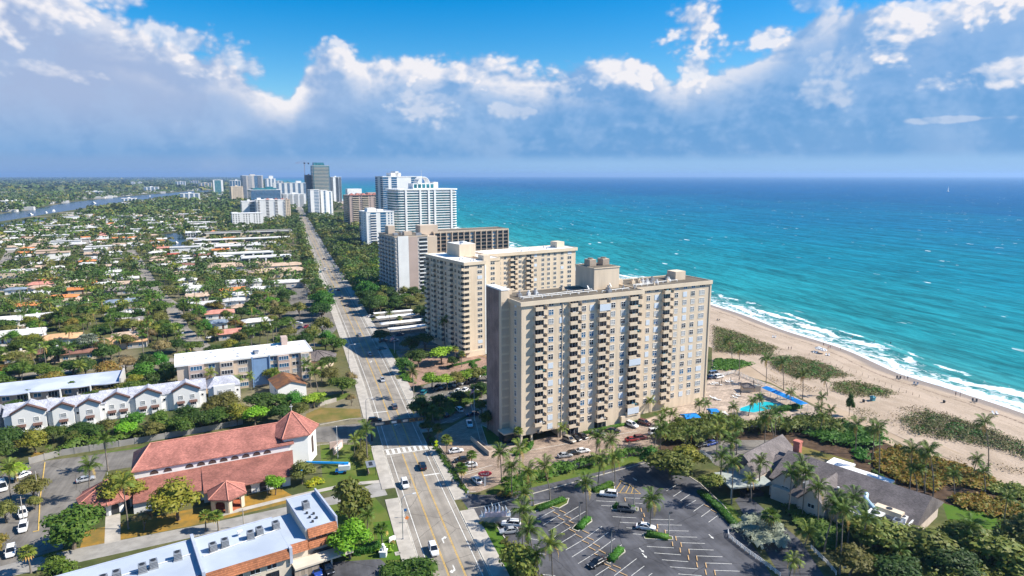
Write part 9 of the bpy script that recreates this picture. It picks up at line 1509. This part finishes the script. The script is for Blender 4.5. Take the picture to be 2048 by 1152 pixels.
def mass(name, label, pts, nq, size, hr, rr, seed, palms=.3):
 rng = np.random.default_rng(seed); V = []; mi = []; n = len(pts); P0 = np.array(pts)
 g_ = np.where(rng.uniform(0, 1, n) < .16, 1.6, rng.uniform(.72, 1.12, n)); h = rng.uniform(*hr, n) * g_ ** .6; r = rng.uniform(*rr, n) * g_; kind_ = rng.choice(4, n, p=[.50, .27, .19, .04]); pal = rng.uniform(0, 1, n) < palms
 ix = np.repeat(np.where(~pal)[0], nq); D = rng.normal(0, 1, (len(ix), 3)); D /= np.linalg.norm(D, axis=1, keepdims=True); D[:, 2] = np.where(D[:, 2] < -.3, -D[:, 2], D[:, 2]); q = rng.uniform(.55, 1.05, len(ix)) * (1 + .18 * np.sin(ix * 1.7 + D[:, 0] * 4))
 C = np.stack([P0[ix, 0] + D[:, 0] * r[ix] * q, P0[ix, 1] + D[:, 1] * r[ix] * q, h[ix] * .58 + D[:, 2] * h[ix] * .40 * q], -1); A, F = leaf_quads(C, D + [0, 0, .3], size * np.sqrt(g_[ix]), rng, .5, .8); V.append(A); mi.append(np.repeat(kind_[ix], 1))
 ip = np.where(pal)[0]; nf = 11; jx = np.repeat(ip, nf); th = np.tile(np.arange(nf) * 2.4, len(ip)) + rng.uniform(0, 6, len(jx)); L = rng.uniform(2.6, 3.8, len(jx)); up = np.tile(np.linspace(.9, -1.6, nf), len(ip)); top = np.stack([P0[jx, 0], P0[jx, 1], h[jx] * 1.05], -1); d = np.stack([np.cos(th), np.sin(th), np.zeros_like(th)], -1); s = np.stack([-np.sin(th), np.cos(th), np.zeros_like(th)], -1)
 mid = top + d * (L * .55)[:, None] + np.stack([0 * up, 0 * up, up * .5 + .3], -1); tip = top + d * L[:, None] + np.stack([0 * up, 0 * up, up - .5], -1); w = .55
 V.append(np.stack([top, mid - s * w, tip, mid + s * w], 1).reshape(-1, 3)); mi.append(np.full(len(jx), 4))
 tr = np.stack([np.stack([P0[ip, 0] + a, P0[ip, 1], 0 * h[ip] + zz * h[ip]], -1) for a, zz in ((-.16, 0), (.16, 0), (.12, 1.0), (-.12, 1.0))], 1).reshape(-1, 3); V.append(tr); mi.append(np.full(len(ip), 5))
 V = np.concatenate(V); F = np.arange(len(V)).reshape(-1, 4); o = put(name, np_mesh(name, V, F, [M.leaf_far, M.leaf_mid, M.leaf_olive, M.leaf_yellow, M.palm_leaf, M.palm_trunk], np.concatenate(mi))); o['label'] = label; return stuff(o)
A_ = [p for p in rest if p[1] < 640]; B_ = [p for p in rest if 640 <= p[1] < 1000]; C_ = [p for p in rest if p[1] >= 1000]
if A_: mass('garden_trees', 'garden trees and palms between the nearer houses', A_, 110, .72, (5, 9.5), (3.6, 6.6), 1, .2)
mass('garden_woods', 'trees and palms between the middle house rows', B_, 46, 1.15, (4.5, 9), (3.8, 7), 2, .2); mass('far_woods', 'trees between the far houses up to the waterway', C_, 24, 1.9, (5, 9.5), (4.2, 7.8), 3, .16)
far = []
for k in range(15000):
 d = 1350 * math.exp(rt.uniform(0, 3.0)); an = YAW + R(rt.uniform(-40, -8.5)); x = CAMX + d * math.sin(an); y = d * math.cos(an)
 if x < float(shore_x(y)) - 60 and (x < -160 or y > 2700) and is_clear(x, y) and (x < -700 or y > 1500): far.append((x, y, 0))
fa = [p for p in far if math.hypot(p[0], p[1]) < 4000]; fb = [p for p in far if p not in set(fa)]
mass('far_woods', 'woods beyond the waterway', fa, 14, 3.6, (8, 15), (8, 16), 4, 0); mass('horizon_woods', 'woods reaching to the horizon', fb, 6, 16, (9, 18), (26, 60), 5, 0)
for o in list(COL.objects):                                  # things that nothing tells apart share a label and a group
 if o.get('category') and not o.get('kind'): LABELS.setdefault(o['label'], [])
dup_ = {}
for o in COL.objects:
 if o.get('category'): dup_.setdefault(o['label'], []).append(o)
for l, os_ in dup_.items():
 if len(os_) > 1 and len({o.get('group') for o in os_} - {None}) != 1:
  for o in os_: o['group'] = 'several alike: ' + l
# ------------------------------------------------------------------ the air
hz = MB().box(-31500, 34000, -90, 33500, -1.8, 150)
hm = bpy.data.materials.new('haze'); hm.use_nodes = True; t = NT(hm.node_tree); t.N.clear()
vp = t.n('ShaderNodeVolumePrincipled'); vp.inputs['Color'].default_value = (.40, .64, 1.0, 1); vp.inputs['Density'].default_value = .000065; vp.inputs['Anisotropy'].default_value = 0.2
t.L.new(vp.outputs[0], t.n('ShaderNodeOutputMaterial').inputs['Volume'])
stuff(hz.build('haze', hm))
